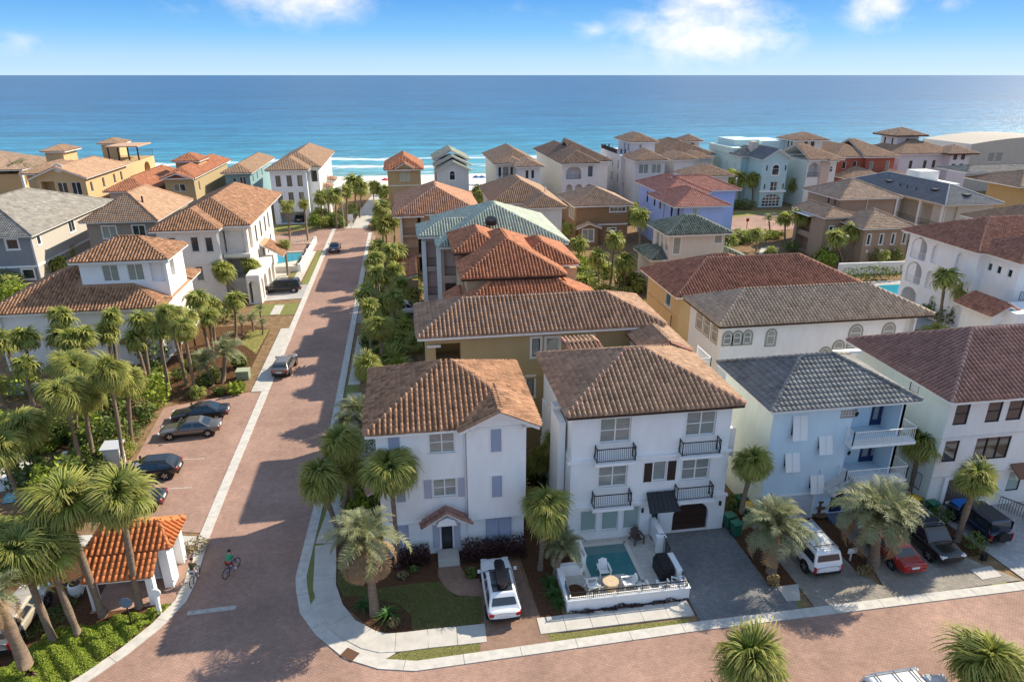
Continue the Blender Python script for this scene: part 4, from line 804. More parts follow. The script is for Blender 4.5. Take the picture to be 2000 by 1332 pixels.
# --- ochre house with long red brown roof
H = House('ochre_house', 'ochre house with long stained red brown roof behind arched white house', 37, 69, stucco((.6, .43, .23)))
a = H.block(27.7, 64.6, 48, 74.4, 0, 7.5); H.roof(27.0, 63.9, 49, 75.2, 7.6, .44, 'FBLR', 'barrel', T['red'], T['terra'], singles=0); H.roof(29, 66, 41, 76.5, 7.65, .44, 'FBLR', 'barrel', T['red'], T['terra'])
H.win(a, 'L', (68.52, 5.42, 66.99, 6.81), 'trim', 'glassb', trim=.08); H.box('string_course', 27.6, 64.6, 4.9, 27.69, 74, 5.05, a['m'])
m_ = MB(); m_.tube([(27.5, 66, 4.9), (27.5, 66, .2)], .05); m_.build('downpipe', M['brown'], H.root); H.done()
# --- long white house with arched windows
H = House('white_house', 'long white house with grey trimmed arched windows and beige tile roof', 37, 57, M['white'])
a = H.block(27.1, 53.3, 45, 60.4, 0, 8.4); e_ = H.block(45, 53.9, 46.7, 60.2, 0, 8.38, top=False); H.roof(26.5, 52.65, 47.3, 61, 8.5, .44, 'FBLR', 'barrel', tiles('grey_tan_tile', (.47, .36, .265), .2), fascia=M['brown'], singles=300)
G_ = mat('grey_stucco_trim', (.33, .32, .29), .85)

for r in ((27.32, 6.55, 28.03, 7.64), (28.24, 6.53, 28.95, 7.65), (29.21, 6.54, 29.90, 7.65), (31.47, 6.25, 32.21, 7.65), (39.63, 5.54, 40.73, 7.61), (42.98, 5.93, 44.01, 7.60), (38.23, 4.71, 39.14, 6.16), (36.98, 4.27, 37.90, 5.57)): H.archwin(a, 'F', r, G_, tw=.17, pane='blind')
for k, y in enumerate((54.2, 55.9, 57.6)): H.archwin(a, 'L', (y, 6.3, y + 1.1, 8.0), mat('tan_trim', (.45, .37, .27), .85), tw=.14, pane='blind')
H.arch_hole(e_, 'F', (45.15, 5.3, 46.55, 8.1), 3); H.hole(e_, 'R', (54.4, 5.3, 57.5, 8), 1); H.rail([(45.1, 53.95), (46.65, 53.95)], 5.3, .9, M['trim'], .3); H.done()
# --- two tan houses on the right
H = House('tan_brown_house', 'tan brown house with three slab tile roofs and slit windows', 77, 105, stucco((.36, .26, .19)))
a = H.block(72.4, 98.5, 80.4, 107, 0, 6.1); b = H.block(75.6, 110.7, 86.2, 121, 0, 8.7); c = H.block(68.8, 104, 74.5, 113, 0, 6.9); d = H.block(74, 106, 84, 111, 0, 6.0)
H.roof(71.6, 97.8, 81.2, 107.5, 6.2, .45, 'FBLR', 'flat', T['tan']); H.roof(74.7, 109.9, 87, 122, 8.8, .42, 'FBLR', 'flat', T['tan']); H.roof(68.2, 103.4, 75, 113.6, 7.0, .3, 'FLR', 'flat', T['brn2'])
for x in (73.1, 75.3, 77.4, 79.4): H.win(a, 'F', (x, 3.4, x + .55, 5.1), trim=.12)
for x in (73.2, 75.6, 78.2): MB().box(x, 98.3, 2.2, x + .25, 98.49, 2.6).build('wall_lamp', M['trim'], H.root)
for x in (81.2, 82.6): H.win(d, 'F', (x, 4.6, x + .7, 5.5), 'trim', trim=.1)
for y in (112, 114): H.win(b, 'L', (y, 7.2, y + .8, 8.4), 'trim')
H.hole(c, 'L', (108, .1, 112, 2.6), 1.5); H.hole(c, 'L', (108, 3.5, 112, 6.2), 1.5); H.win(c, 'F', (69.8, 4.0, 70.5, 5.4), trim=.14); H.win(c, 'F', (69.8, 1.3, 70.5, 1.9), trim=.14)
H.box('parapet_cap', 67.6, 107, 6.5, 68.7, 112.2, 6.65, 'trim'); H.box('downpipe', 80.6, 110.5, 0, 80.72, 110.62, 8.6, 'offwhite'); H.done()
H = House('grey_roofed_house', 'low house with grey slate roof, skylights and columned porch', 98, 118, stucco((.55, .5, .42)))
a = H.block(93.4, 107.2, 103, 135, 0, 7.7); H.roof(92.5, 106.2, 104, 136, 8.0, {'F': .36, 'B': .4, 'L': .42, 'R': .42}, 'FBLR', 'flat', T['slate'], T['white'])
H.hole(a, 'L', (107.6, 3.3, 121, 7.3), 2.8); H.hole(a, 'F', (93.6, 3.3, 96, 7.3), 3)
for y in (107.3, 113, 119): H.box('column', 93.3, y, 0, 93.8, y + .5, 7.6, 'trim')
H.rail([(93.4, 121), (93.4, 107.2), (96, 107.2)], 3.4, 1, 'iron', .4)
for x, y in ((95.2, 125), (95.6, 113), (98.5, 108.8)): MB().box(x - .5, y - .6, float(H.roofs[0].h(x, y)) + .05, x + .5, y + .6, float(H.roofs[0].h(x, y)) + .35).build('skylight', M['dark'], H.root)
for y in (116.5, 119, 121): MB().tube([(94.6, y, 8.7), (94.6, y, 9.5)], .1).build('vent_pipe', M['black'], H.root)
for z in (4.8, 5.8): H.win(a, 'F', (98.6, z, 99.2, z + .6), 'dark')
H.box('rear_block', 103.5, 126, 0, 112, 138, 8.3, 'white'); H.box('rear_tower', 106.5, 131, 8.31, 111, 135, 10.2, 'offwhite'); H.done()
# --- white house with arched loggias at the right edge
H = House('white_house', 'big white house with stacked arched loggias and dark red roof', 70, 72, M['white'])
a = H.block(65.2, 68, 84, 79.6, 0, 9.9); b = H.block(66.2, 63.3, 84, 68, 0, 9.88)
H.roof(64.4, 67.4, 85, 80.4, 10, .4, 'FBLR', 'barrel', T['red'], T['terra']); H.roof(65.4, 62.5, 85, 72, 9.95, .4, 'FBLR', 'barrel', T['red'], T['terra'])
for z in (3.5, 6.7): H.arch_hole(a, 'L', (76.2, z, 79.0, z + 2.8), 2.2); H.hole(a, 'B', (65.4, z, 67.4, z + 2.6), 2); H.rail([(65.25, 76.2), (65.25, 79)], z, .9, M['trim'], .3)
H.arch_hole(a, 'L', (76.2, .1, 79, 2.9), 2.2)
for y, z in ((74.2, 6.9), (70.2, 6.9), (74.2, 3.6), (72.8, .7), (69.2, .4)): H.arch_hole(a, 'L', (y, z, y + 1.1, z + 2.3), .35)
for y in (64.2, 65.7, 67.0): H.win(b, 'L', (y, 7.9, y + .6, 8.8), 'trim')
for x in (67.6, 71): H.win(b, 'F', (x, 7.7, x + .8, 8.7), 'trim')
c = H.block(62.2, 58.5, 84, 62.2, 0, 5.8); d = H.block(61, 60, 64, 64.2, 0, 5.0); g = H.roof(60.4, 59.6, 64.6, 64.8, 5.2, .5, 'LR', 'barrel', T['red']); H.gable(d, 'F', g)
for x in (65, 68.2, 71.5): H.arch_hole(c, 'F', (x, 2.9, x + 2.2, 5.4), 2); H.arch_hole(c, 'F', (x, .05, x + 2.2, 2.5), 1.2); H.rail([(x, 58.55), (x + 2.2, 58.55)], 2.9, .9, 'iron', .2)
H.win(d, 'F', (61.8, 2.6, 63.2, 4.2), 'trim', 'glassg', nx=2); H.rail([(66, 62.3), (72, 62.3)], 5.85, 1, 'iron', .2); H.done()
H = House('brown_roofed_house', 'house with pinkish brown tile roof beyond the arched loggias', 92, 86, stucco((.6, .55, .48)))
H.block(85, 80.8, 97, 92, 0, 8.9); H.roof(84, 80, 99, 93, 9, .42, 'FBLR', 'barrel', T['wbrown']); H.done()
H = House('stone_house', 'ochre house under rubble patterned brown roof at the right edge', 128, 128, stucco((.56, .39, .2)))
H.block(126, 119.5, 140, 134, 0, 7.8); H.roof(122, 122, 140, 137, 8, .3, 'FBL', 'flat', T['brn2']); H.block(128.5, 117, 136, 119.4, 0, 8.6); H.roof(120, 134, 146, 143, 9.4, .2, 'FBLR', 'flat', T['grey']); H.done()
# --- the beach row, from the left
def farwins(H, b, f, us, zs, w, h, **k):
    for z in zs:
        for u in us: H.win(b, f, (u, z, u + w, z + h), **{**dict(fr='dark', pane='glass', depth=.18, bw=.08), **k})
H = House('ochre_villa', 'ochre beach villa with two turrets and rooftop pergola', -66, 160, stucco((.56, .4, .22)), far=True)
a = H.block(-71.6, 149.2, -62.8, 176, 0, 9.9); g = H.roof(-72.6, 148, -62, 171.5, 10.1, .42, 'LRB', 'flat', T['wbrown'], T['terra']); H.gable(a, 'F', g)
H.hole(a, 'F', (-71, 6.4, -68.6, 9.4), 2); farwins(H, a, 'F', (-68.1, -65.6), (6.6,), 1.8, 2.6, nx=2, fr='trim'); farwins(H, a, 'R', (151, 157, 163, 167), (6.9,), 1.1, 2.0, fr='trim')
m_ = MB(); m_.tube([(-67.2, 149.1, 12.0), (-67.2, 149.25, 12.0)], .9, 14); m_.build('round_plaque', M['offwhite'], H.root)
t = H.block(-79.5, 172, -75.8, 179, 0, 12.9); H.roof(-80.2, 171.3, -75, 180, 13, .38, 'FBLR', 'low', T['wbrown'])
t = H.block(-74.5, 190, -70.5, 196, 0, 12.8); H.roof(-75.2, 189.4, -69.8, 197, 13, .38, 'FBLR', 'low', T['wbrown']); H.roof(-80, 160, -72, 176, 9.6, .42, 'FBLR', 'low', T['wbrown']); H.block(-79, 161, -71.7, 175, 0, 9.5)
e_ = H.block(-70.4, 176.2, -63.3, 192, 0, 9.8); H.rail([(-63.4, 192), (-63.4, 176.4), (-66, 176.4)], 9.8, 1.6, 'brown', .6); H.arch_hole(e_, 'R', (184, 5.6, 188, 9), 1.5)
m_ = MB(); m_.box(-70.3, 181, 12.9, -63, 191, 13.15); m_.build('pergola_roof', T['wbrown'], H.root)
for x in (-70, -67.8, -65.6, -63.4): MB().box(x, 181.3, 9.8, x + .28, 181.6, 12.9).build('pergola_post', M['brown'], H.root)
H.done()
H = House('brown_beach_house', 'low house with red brown roof between ochre villa and turret house', -55, 156, stucco((.45, .4, .36)), far=True)
a = H.block(-59.6, 151, -52.4, 178, 0, 6.9); H.roof(-60.4, 150, -51.6, 179, 7, .5, 'FBLR', 'barrel', T['rust']); farwins(H, a, 'F', (-57, -54.6), (4.4,), 1, 1.2, fr='trim'); H.done()
H = House('olive_beach_house', 'olive beach house with red roof and square turret', -47, 165, stucco((.42, .33, .19)), far=True)
a = H.block(-49.6, 154, -43.8, 184, 0, 8.9); g = H.roof(-50.2, 153, -43.2, 186, 9, .5, 'LRFB', 'low', T['rust'], T['redf']); g2 = H.roof(-50.0, 152.4, -43.4, 160, 8.9, .36, 'LR', 'low', T['rust'], T['redf']); H.gable(a, 'F', g2)
t = H.block(-50.4, 165.8, -45.6, 172, 0, 11); H.roof(-51, 165, -45, 173, 11.1, .45, 'FBLR', 'low', T['rust']); farwins(H, a, 'F', (-48, ), (6.2,), 2.3, 1.5, nx=2, fr='trim'); farwins(H, a, 'R', (157,), (5.8,), 1, 2, fr='trim'); H.done()
H = House('teal_beach_house', 'small teal house with brown hip roof next to tall white house', -37, 170, stucco((.22, .34, .36)), far=True)
a = H.block(-39.9, 164.2, -34.6, 192, 0, 8.4); H.roof(-40.6, 163.4, -33.9, 194, 8.5, .5, 'FBLR', 'low', T['wbrown'], T['terra']); farwins(H, a, 'F', (-38.4,), (6.5,), .8, .9, fr='trim'); farwins(H, a, 'F', (-36.9,), (5.6,), 1.4, 2, nx=2, fr='trim'); farwins(H, a, 'R', (167, 172, 178), (6,), 1, 1.6, fr='trim'); H.done()
H = House('tall_white_house', 'tall white beach house with nine dark windows and open garage', -22, 156, M['white'], far=True)
a = H.block(-27.1, 147.2, -20.2, 178, 0, 10.8); b = H.block(-20.2, 151.4, -17.9, 179, 0, 10.8)
H.roof(-27.8, 146.4, -19.3, 160, 11, .48, 'FLR', 'low', T['wbrown'], T['terra']); H.roof(-27.6, 150.7, -17.2, 182, 11.02, .48, 'FBLR', 'low', T['wbrown'], T['terra'])
farwins(H, a, 'F', (-26.1, -23.9, -21.8), (7.7, 4.3), 1.0, 2.2); farwins(H, b, 'F', (-19.5,), (8,), 1.2, 2.3); H.hole(a, 'F', (-26.0, .05, -21.2, 2.5), 4); farwins(H, b, 'R', (154, 160, 166, 172), (7.6,), .9, 2.3)
for y in (154.5, 164): H.roof(-17.95, y, -15.8, y + 4, 6.2 + (y - 154) * .02, .5, 'FBR', 'low', T['wbrown'], T['terra']); H.box('bay', -17.85, y + .4, 0, -16.5, y + 3.6, 6.1, 'white')
H.box('corner_pilaster', -20.4, 146.95, 0, -19.9, 147.25, 10.8, 'white'); H.hole(b, 'F', (-19.4, 0, -18.2, 2.6), 1); H.done()
H = House('tan_tower_house', 'narrow tan tower house with rust gambrel roof beside the beach walk', 0, 166, stucco((.42, .31, .17)), far=True)
a = H.block(-3.9, 160.8, 3.6, 176, 0, 8.9); H.roof(-4.6, 160, 4.3, 177, 9.0, {'F': .6, 'B': .6, 'L': .62, 'R': .62}, 'FBLR', 'low', T['rust'], T['terra']); farwins(H, a, 'F', (-1.1, .1), (6.4,), .95, 2.2, pane='glassg', fr='trim')
g = H.roof(-2.2, 159.6, 2.2, 163, 9.3, .55, 'LR', 'low', T['rust']); H.box('string_course', -4, 160.7, 5.3, 3.7, 160.79, 5.5, 'offwhite'); H.box('gable_face', -1.7, 160.3, 8.5, 1.7, 160.78, 10.1, a['m']); H.done()
H = House('green_roofed_tower', 'narrow pale house with stepped pale green roofs on the beach', 11, 168, stucco((.66, .66, .64)), far=True)
a = H.block(7.4, 162.8, 14.8, 178, 0, 8.3); H.roof(6.8, 166.5, 15.4, 179, 10.2, .5, 'LR', 'low', T['pgreen']); H.block(7.4, 167.2, 14.8, 178, 8.3, 10.4); H.roof(6.7, 164, 15.5, 170, 9.2, .5, 'LR', 'low', T['pgreen']); g = H.roof(6.9, 162.1, 15.3, 166, 8.3, .5, 'LR', 'low', T['pgreen']); H.gable(a, 'F', g)
H.archwin(a, 'F', (10.3, 6.1, 11.6, 8.2), M['trim'], pane='glass'); H.done()
H = House('pale_beach_house', 'pale house with brown roof and pink gabled dormers before the surf', 26, 165, stucco((.68, .68, .69)), far=True)
a = H.block(20.9, 159.6, 29.6, 181, 0, 9.9); b = H.block(25.2, 154.4, 30.2, 159.6, 0, 9.8); H.block(20.86, 159.62, 21.1, 180.9, 0, 9.88, stucco((.68, .66, .58)))
H.roof(20.2, 158.8, 31, 182, 10, .5, 'FBLR', 'low', T['brn2'], T['terra']); H.roof(24.6, 153.6, 31, 164, 9.9, .4, 'FLR', 'low', T['tan'], T['terra']); H.roof(22.2, 157.6, 27, 166, 10.2, .5, 'FLR', 'low', T['tan'], T['terra'])
farwins(H, a, 'F', (21.4, 24.2), (7.2,), .6, 2.0); farwins(H, a, 'F', (22.5,), (6.9,), 1.2, 2.3, pane='blind'); farwins(H, b, 'F', (26.8, 28.1), (7.2,), .8, 1.9, fr='trim'); H.rail([(21.6, 159.5), (21.6, 158.8), (24.2, 158.8), (24.2, 159.5)], 6.8, 1, 'iron', .4); H.done()
H = House('white_beach_house', 'white house with dark brown hip roof and recessed arched balcony', 41, 168, stucco((.72, .67, .66)), far=True)
a = H.block(36.1, 157.8, 44.4, 190, 0, 9.9); H.block(36.06, 157.82, 36.3, 189.9, 0, 9.88, stucco((.66, .62, .54))); H.roof(35.4, 157, 45, 191.5, 10, .5, 'FBLR', 'low', T['dbrown'], T['tan']); H.roof(40, 164, 50, 184, 9.6, .46, 'FBR', 'low', T['dbrown'], T['tan']); H.block(44.4, 165, 49, 183, 0, 9.5)
H.arch_hole(a, 'F', (37.0, 6.4, 40.6, 9.2), 1.8); H.rail([(37, 157.85), (40.6, 157.85)], 6.4, .9, 'iron', .3); farwins(H, a, 'F', (42.2,), (6.9,), 1.1, 2.4)
H.arch_hole(a, 'F', (37.1, 2.4, 38.5, 5.2), 1.2); H.arch_hole(a, 'F', (39.2, 2.4, 41, 5.2), 1.2); H.arch_hole(a, 'F', (41.7, 2.4, 43.4, 5.2), 1.2); H.done()
H = House('grey_tower_house', 'grey white house with square belvedere and balustraded roof terrace', 58, 172, stucco((.6, .59, .6)), far=True)
a = H.block(54.6, 160.8, 62, 169, 0, 9.9); b = H.block(53.6, 169, 64.5, 188, 0, 10.3); t = H.block(57.3, 173.6, 63.8, 184, 10.2, 13)
H.roof(54, 160, 62.6, 171, 10, .5, 'FBLR', 'low', T['brn2'], T['tan']); H.roof(56.6, 172.8, 64.5, 186, 13.1, .45, 'FBLR', 'low', T['brn2'], T['tan'])
farwins(H, a, 'F', (55.5, 58.7), (6.9,), 2.4, 2.2, nx=2, pane='blind', fr='trim'); H.rail([(56.8, 173), (53.7, 173), (53.7, 188), (57, 188)], 10.3, 1.1, 'brown', 1.0, th=.3); farwins(H, b, 'L', (171, 176, 181), (6.9, 3.5), .7, 2); farwins(H, t, 'L', (175, 178), (11,), .7, 1.5); farwins(H, t, 'F', (59.6,), (10.9,), .8, 1.6, pane='blind', fr='trim'); H.done()
H = House('white_villa', 'white villa with dark brown roofs and a small belvedere tower', 69, 172, stucco((.7, .67, .66)), far=True)
a = H.block(64.6, 161.4, 69.5, 170, 0, 9.9); b = H.block(64.9, 170, 78, 190, 0, 9.9); t = H.block(74.4, 180.5, 78.8, 185.5, 9.8, 12.4); c = H.block(70, 166, 75.5, 175, 0, 9.2)
H.roof(64, 160.6, 70.2, 172, 10, .42, 'FBLR', 'low', T['brn2'], T['tan']); H.roof(64, 169, 78.6, 192, 10.1, .4, 'FBLR', 'low', T['dbrown'], T['tan']); H.roof(73.8, 179.6, 79.4, 186.2, 12.5, .5, 'FBLR', 'low', T['brn2']); H.roof(69, 164.6, 76, 178, 9.7, .4, 'FBLR', 'low', T['brn2'], T['tan'])
farwins(H, a, 'F', (67,), (7.2,), .8, 1, pane='glassg', fr='trim'); farwins(H, t, 'F', (76.4,), (10.7,), .8, 1.2); H.done()
H = House('low_brown_house', 'low house with brown hip roof in front of the white villa', 66, 152, stucco((.6, .58, .55)), far=True)
H.block(62.8, 147.3, 72, 154, 0, 7.9); H.roof(62, 146.5, 73, 155, 8, .45, 'FBLR', 'low', T['brn2'], T['tan']); H.done()
H = House('mint_house', 'mint green house with flat towers and big arched paned garage door', 84, 158, stucco((.46, .62, .62)), far=True)
LM = stucco((.6, .72, .64)); a = H.block(81.6, 150.2, 87.6, 168, 0, 10.9); b = H.block(79.8, 157.6, 81.6, 176, 0, 10.9); c = H.block(79.6, 162, 84, 176, 10.8, 12.4, LM); d = H.block(81.8, 166, 88.2, 176, 10.8, 13.9, stucco((.52, .66, .66))); e_ = H.block(89, 166, 95.5, 176, 0, 13.6, stucco((.6, .72, .72))); H.block(79.76, 157.62, 79.9, 175.9, 0, 10.88, LM)
g = H.roof(81, 149.4, 88.3, 162, 11, .62, 'LR', 'flat', T['slate'], T['grey']); H.gable(a, 'F', g); H.roof(79.1, 156.8, 83, 163, 11, .5, 'FL', 'flat', T['grey'])
H.archwin(a, 'F', (83.9, 7.4, 85.6, 9.8), M['trim'], pane='glass'); farwins(H, a, 'F', (84,), (3.6,), 1.7, 2.3, nx=2, ny=2, fr='trim'); farwins(H, a, 'F', (82.4, 87.0), (4.2, 8.4), .35, 1.2)
r = (82.4, .15, 86.9, 3.0); u0, z0, u1, z1 = H.arch_hole(a, 'F', r, .3); o = MB().box(u0, 150.45, z0, u1, 150.49, z1).build('garage_door', M['trim'], H.root)
for i in range(5):
    for k in range(4): MB().box(u0 + .1 + i * .88, 150.41, z0 + .1 + k * .7, u0 + .82 + i * .88, 150.448, z0 + .62 + k * .7).build('pane', M['glass'], o)
H.box('garage_cornice', 81.3, 149.9, 3.5, 87.9, 150.19, 3.9, 'trim'); farwins(H, H.blocks[5], 'L', (160, 164.5, 168, 172), (6.5,), .7, 2.6); H.box('chimney', 82.2, 158, 11, 83.8, 159.6, 14.2, stucco((.6, .54, .44))); H.done()
H = House('white_belvedere_house', 'white house with brown gable, pink balcony front and square belvedere', 96, 154, stucco((.72, .7, .67)), far=True)
a = H.block(91.6, 148.6, 98.8, 160, 0, 10.7); t = H.block(95.5, 162, 102.8, 168.5, 0, 13.8); H.block(91.56, 148.62, 91.7, 159.9, 0, 10.68, stucco((.66, .72, .66)))
g = H.roof(91, 147.2, 99.8, 161, 11, .42, 'FBR', 'low', T['wbrown'], T['tan']); H.roof(95.6, 146.6, 98.2, 151, 10.8, .5, 'FLR', 'low', T['wbrown'], T['tan']); H.roof(94.6, 160.8, 104, 169.5, 14, .36, 'FBLR', 'low', T['brn2'], T['tan'])
H.arch_hole(a, 'F', (91.9, 7.0, 94.6, 10.2), 1.8); H.box('front_panel', 94.8, 148.3, 5.4, 97, 148.59, 10.5, stucco((.6, .46, .38))); H.rail([(91.9, 148.5), (94.8, 148.5)], 7, 1, 'iron', .3); H.archwin(a, 'F', (97.2, 8, 98, 9.4), M['trim'], pane='glass'); farwins(H, t, 'L', (163, 164.6, 166.2), (12.2,), .7, 1.5); farwins(H, t, 'F', (98, 99.8), (12.2,), 1, 1.5); farwins(H, a, 'F', (94, 97.6), (3,), .8, 1.2); H.done()
H = House('brick_red_house', 'brick red house with brown hip roofs near the beach', 110, 162, stucco((.38, .115, .075)), far=True)
a = H.block(104.6, 156.4, 111, 172, 0, 10.4); b = H.block(111, 155.4, 118.6, 172, 0, 10.4); H.roof(103, 155.6, 113.6, 175, 10.5, .46, 'FBLR', 'low', T['wbrown'], T['tan']); H.roof(110, 154.6, 119.4, 170, 10.5, .46, 'FBR', 'low', T['wbrown'], T['tan'])
H.roof(103.4, 149.6, 113.5, 157, 6.1, .42, 'FLR', 'low', T['brn2'], T['tan']); H.roof(113, 147.6, 121, 156, 5.8, .42, 'FLR', 'low', T['wbrown'], T['tan']); c = H.block(104, 150.4, 112.6, 156, 0, 6); H.block(113.6, 148.5, 120, 155.3, 0, 5.7)
farwins(H, a, 'F', (105.6, 108.4), (7.6,), 1, 1.8, fr='trim'); farwins(H, b, 'F', (112, 116.4), (7.4,), 1.1, 2, fr='trim', pane='blind'); H.done()
H = House('white_turret_house', 'white house with turret and brown bracketed eaves before the grey block', 132, 162, stucco((.7, .66, .67)), far=True)
a = H.block(124, 160.8, 141, 175, 0, 10.2); b = H.block(136.4, 158.5, 141.8, 165, 0, 10.3); t = H.block(127.5, 167.5, 133.6, 174, 0, 14.2); t2 = H.block(123.6, 165, 127.6, 172, 0, 10.2)
H.roof(123.4, 160, 140, 177, 10.4, .4, 'FBLR', 'low', T['wbrown'], T['tan']); H.roof(135, 157.5, 143.6, 166, 10.5, .42, 'FBLR', 'low', T['brn2'], T['tan'], M['brown']); H.roof(125.8, 166, 135.2, 175.5, 14.3, .36, 'FBLR', 'low', T['brn2'], T['tan'], M['brown'])
farwins(H, b, 'F', (137.2, 139.4), (6.4, 9.0), 1.1, 1.6); farwins(H, a, 'F', (127, 131, 133.5), (6.8,), .9, 1.9); farwins(H, t, 'F', (130,), (12.3,), 1, 1.2); farwins(H, t, 'L', (169, 172), (11.6,), .7, 2.0); H.done()
H = House('grey_block', 'big plain grey apartment block with curved roofline at the far right', 155, 168, stucco((.5, .45, .38)), far=True, cat='building')
a = H.block(146.5, 164, 175, 182, 0, 12.2); m_ = MB(); m_.extr([(146.5, 164.01, 12.2)] + [(146.5 + 28.5 * t, 164.01, 12.2 + 1.6 * math.sin(math.pi * min(1, t * 1.1) * .7)) for t in np.linspace(0, 1, 9)] + [(175, 164.01, 12.2)], (0, 17.9, 0)); m_.build('curved_parapet', a['m'], H.root)
farwins(H, a, 'F', (152.2, 154.6), (7.6,), 1.9, 2.4, pane='blind', fr='trim'); H.block(146.46, 164.02, 146.7, 181.9, 0, 12.18, stucco((.66, .63, .58))); H.done()
# --- houses left of the street
H = House('white_house', 'white street house with corner balcony, arcade and terracotta brown roof', -26, 108, stucco((.74, .69, .64)))
a = H.block(-32.7, 94.7, -25.2, 122, 0, 9.9); b = H.block(-25.2, 96.7, -21.8, 116, 0, 9.88, top=False)
H.roof(-33.4, 93.9, -24.6, 108, 10.0, .46, 'FLR', 'barrel', T['t1'], T['terra']); H.roof(-33.2, 96.1, -21.1, 123, 10.02, .46, 'FBLR', 'barrel', T['t1'], T['terra'])
H.hole(b, 'F', (-25, 6.2, -22.2, 9.3), 3.4); H.hole(b, 'R', (97.2, 6.2, 99.8, 9.3), 3); H.box('balcony_deck', -25.1, 96.2, 5.7, -21.6, 100, 6.15, 'offwhite'); H.box('column', -22.2, 96.75, 6.1, -21.82, 97.15, 9.85, 'trim'); H.hole(b, 'F', (-25, 2.6, -22.2, 5.4), 3)
H.box('balcony_table', -24.3, 97.6, 6.2, -23.2, 98.6, 6.95, 'brown'); H.box('balcony_chair', -23.1, 97.4, 6.2, -22.6, 97.9, 7.1, 'brown'); H.box('glass_door', -25, 100.02, 6.3, -22.4, 100.08, 9.0, 'glassb')
for x, z in ((-31.4, 7.0), (-28.6, 7.0), (-26.8, 6.9), (-28.6, 3.0), (-26.4, 3.3)): H.win(a, 'F', (x, z, x + .95, z + 2.0), 'trim', trim=.12, tm=M['offwhite'])
for y in (102, 105.5, 109, 112): H.win(b, 'R', (y, 6.4, y + .9, 8.8), 'dark', trim=.1); H.win(b, 'R', (y, 3.0, y + .9, 5.3), 'dark', trim=.1)
H.box('string_course', -32.8, 94.62, 5.3, -25.1, 94.69, 5.6, 'offwhite'); MB().tube([(-25.05, 94.6, 9.8), (-25.05, 94.6, .2)], .09).build('downpipe', M['trim'], H.root)
c = H.block(-21.8, 92.6, -20.1, 104, 0, 4.0); [H.arch_hole(c, 'R', (y, .05, y + 1.9, 3.2), 1.2) for y in (93.0, 95.4, 98.8, 101.4)]; H.arch_hole(c, 'F', (-21.6, .05, -20.3, 3.2), 3)
H.roof(-21.9, 103.4, -18.6, 108, 3.9, .6, 'R', 'barrel', T['t1']); H.done()
H = House('white_pavilion_house', 'white two tier house with brown mottled roofs behind the palm row', -33, 77, M['white'])
a = H.block(-42.2, 73.0, -26.6, 86, 0, 6.3); b = H.block(-34.6, 76.2, -26.0, 82.4, 6, 10.6)
H.roof(-43, 72.3, -25.7, 87, 6.4, .45, 'FBLR', 'barrel', T['t1'], T['terra'], singles=300); H.roof(-35.3, 75.5, -25.4, 83.1, 10.7, .45, 'FBLR', 'barrel', T['t1'], T['terra'])
for x in (-32.4, -29.9): H.win(b, 'F', (x, 8.4, x + 1.6, 10.2), pane='blind', nx=2)
H.hole(b, 'F', (-27.6, 8.2, -26.2, 10.3), 2); H.hole(b, 'R', (76.6, 8.2, 79, 10.3), 2); H.box('column', -26.2, 76.1, 6.5, -25.9, 76.45, 10.6, 'trim')
for z in (.1, 3.4): H.hole(a, 'F', (-41.8, z, -40.4, z + 2.6), 2.5); H.hole(a, 'L', (73.4, z, 77, z + 2.6), 2.5)
H.rail([(-41.8, 73.05), (-40.4, 73.05)], 3.4, .9, M['trim'], .16); H.roof(-37.2, 71.9, -34.8, 73, 3.0, .5, 'FLR', 'barrel', T['t4']); H.box('wall_canopy', -30.6, 72.2, 2.6, -28.4, 72.98, 2.95, T['t4'])
for y in (74, 76.6, 79.2): H.arch_hole(a, 'R', (y, .05, y + 1.8, 2.9), 1.2)
H.box('garden_wall', -43, 66.6, 0, -31, 66.9, 1.1, 'grey'); H.done()
H = House('taupe_house', 'taupe house with ribbed brown hip roof left of the white house', -44, 118, stucco((.3, .255, .21)))
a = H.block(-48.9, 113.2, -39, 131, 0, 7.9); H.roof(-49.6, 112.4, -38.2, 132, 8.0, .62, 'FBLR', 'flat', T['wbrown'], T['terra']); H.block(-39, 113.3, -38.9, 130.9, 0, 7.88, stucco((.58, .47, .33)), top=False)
H.win(a, 'F', (-46.8, 5.3, -44.8, 7.2), nx=2, trim=.12, pane='blind'); H.win(a, 'F', (-42.4, 5.4, -40.6, 7.2), nx=2, trim=.12, pane='glass')
MB().tube([(-41.5, 117, 10), (-41.5, 117, 11.1)], .14).build('vent_pipe', M['brown'], H.root); H.done()
H = House('grey_house', 'grey house with weathered grey slab roof at the left edge', -60, 115, stucco((.25, .26, .29)))
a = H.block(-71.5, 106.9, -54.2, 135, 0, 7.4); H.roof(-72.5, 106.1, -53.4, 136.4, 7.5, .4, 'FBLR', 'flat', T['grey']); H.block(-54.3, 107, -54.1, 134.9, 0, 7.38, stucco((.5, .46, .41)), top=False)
H.win(a, 'F', (-57.4, 5.5, -55.9, 6.9), trim=.2); H.win(a, 'F', (-56.3, 1.0, -54.8, 2.4), trim=.2); H.win(a, 'F', (-63, 1.0, -61, 2.4), trim=.2); H.box('string_course', -71.6, 106.8, 2.7, -54.1, 106.88, 3.0, 'trim'); H.box('string_course', -54.08, 107, 2.7, -53.98, 134, 3.0, 'trim')
s_ = H.blocks[1]; H.win(s_, 'R', (108.6, 5.6, 109.6, 6.9), trim=.2, depth=.05); H.win(s_, 'R', (119, 5.2, 121, 7), nx=2, trim=.2, depth=.05); MB().tube([(-54.0, 106.85, 7.4), (-54.0, 106.85, .2)], .1).build('downpipe', M['grey'], H.root); H.done()
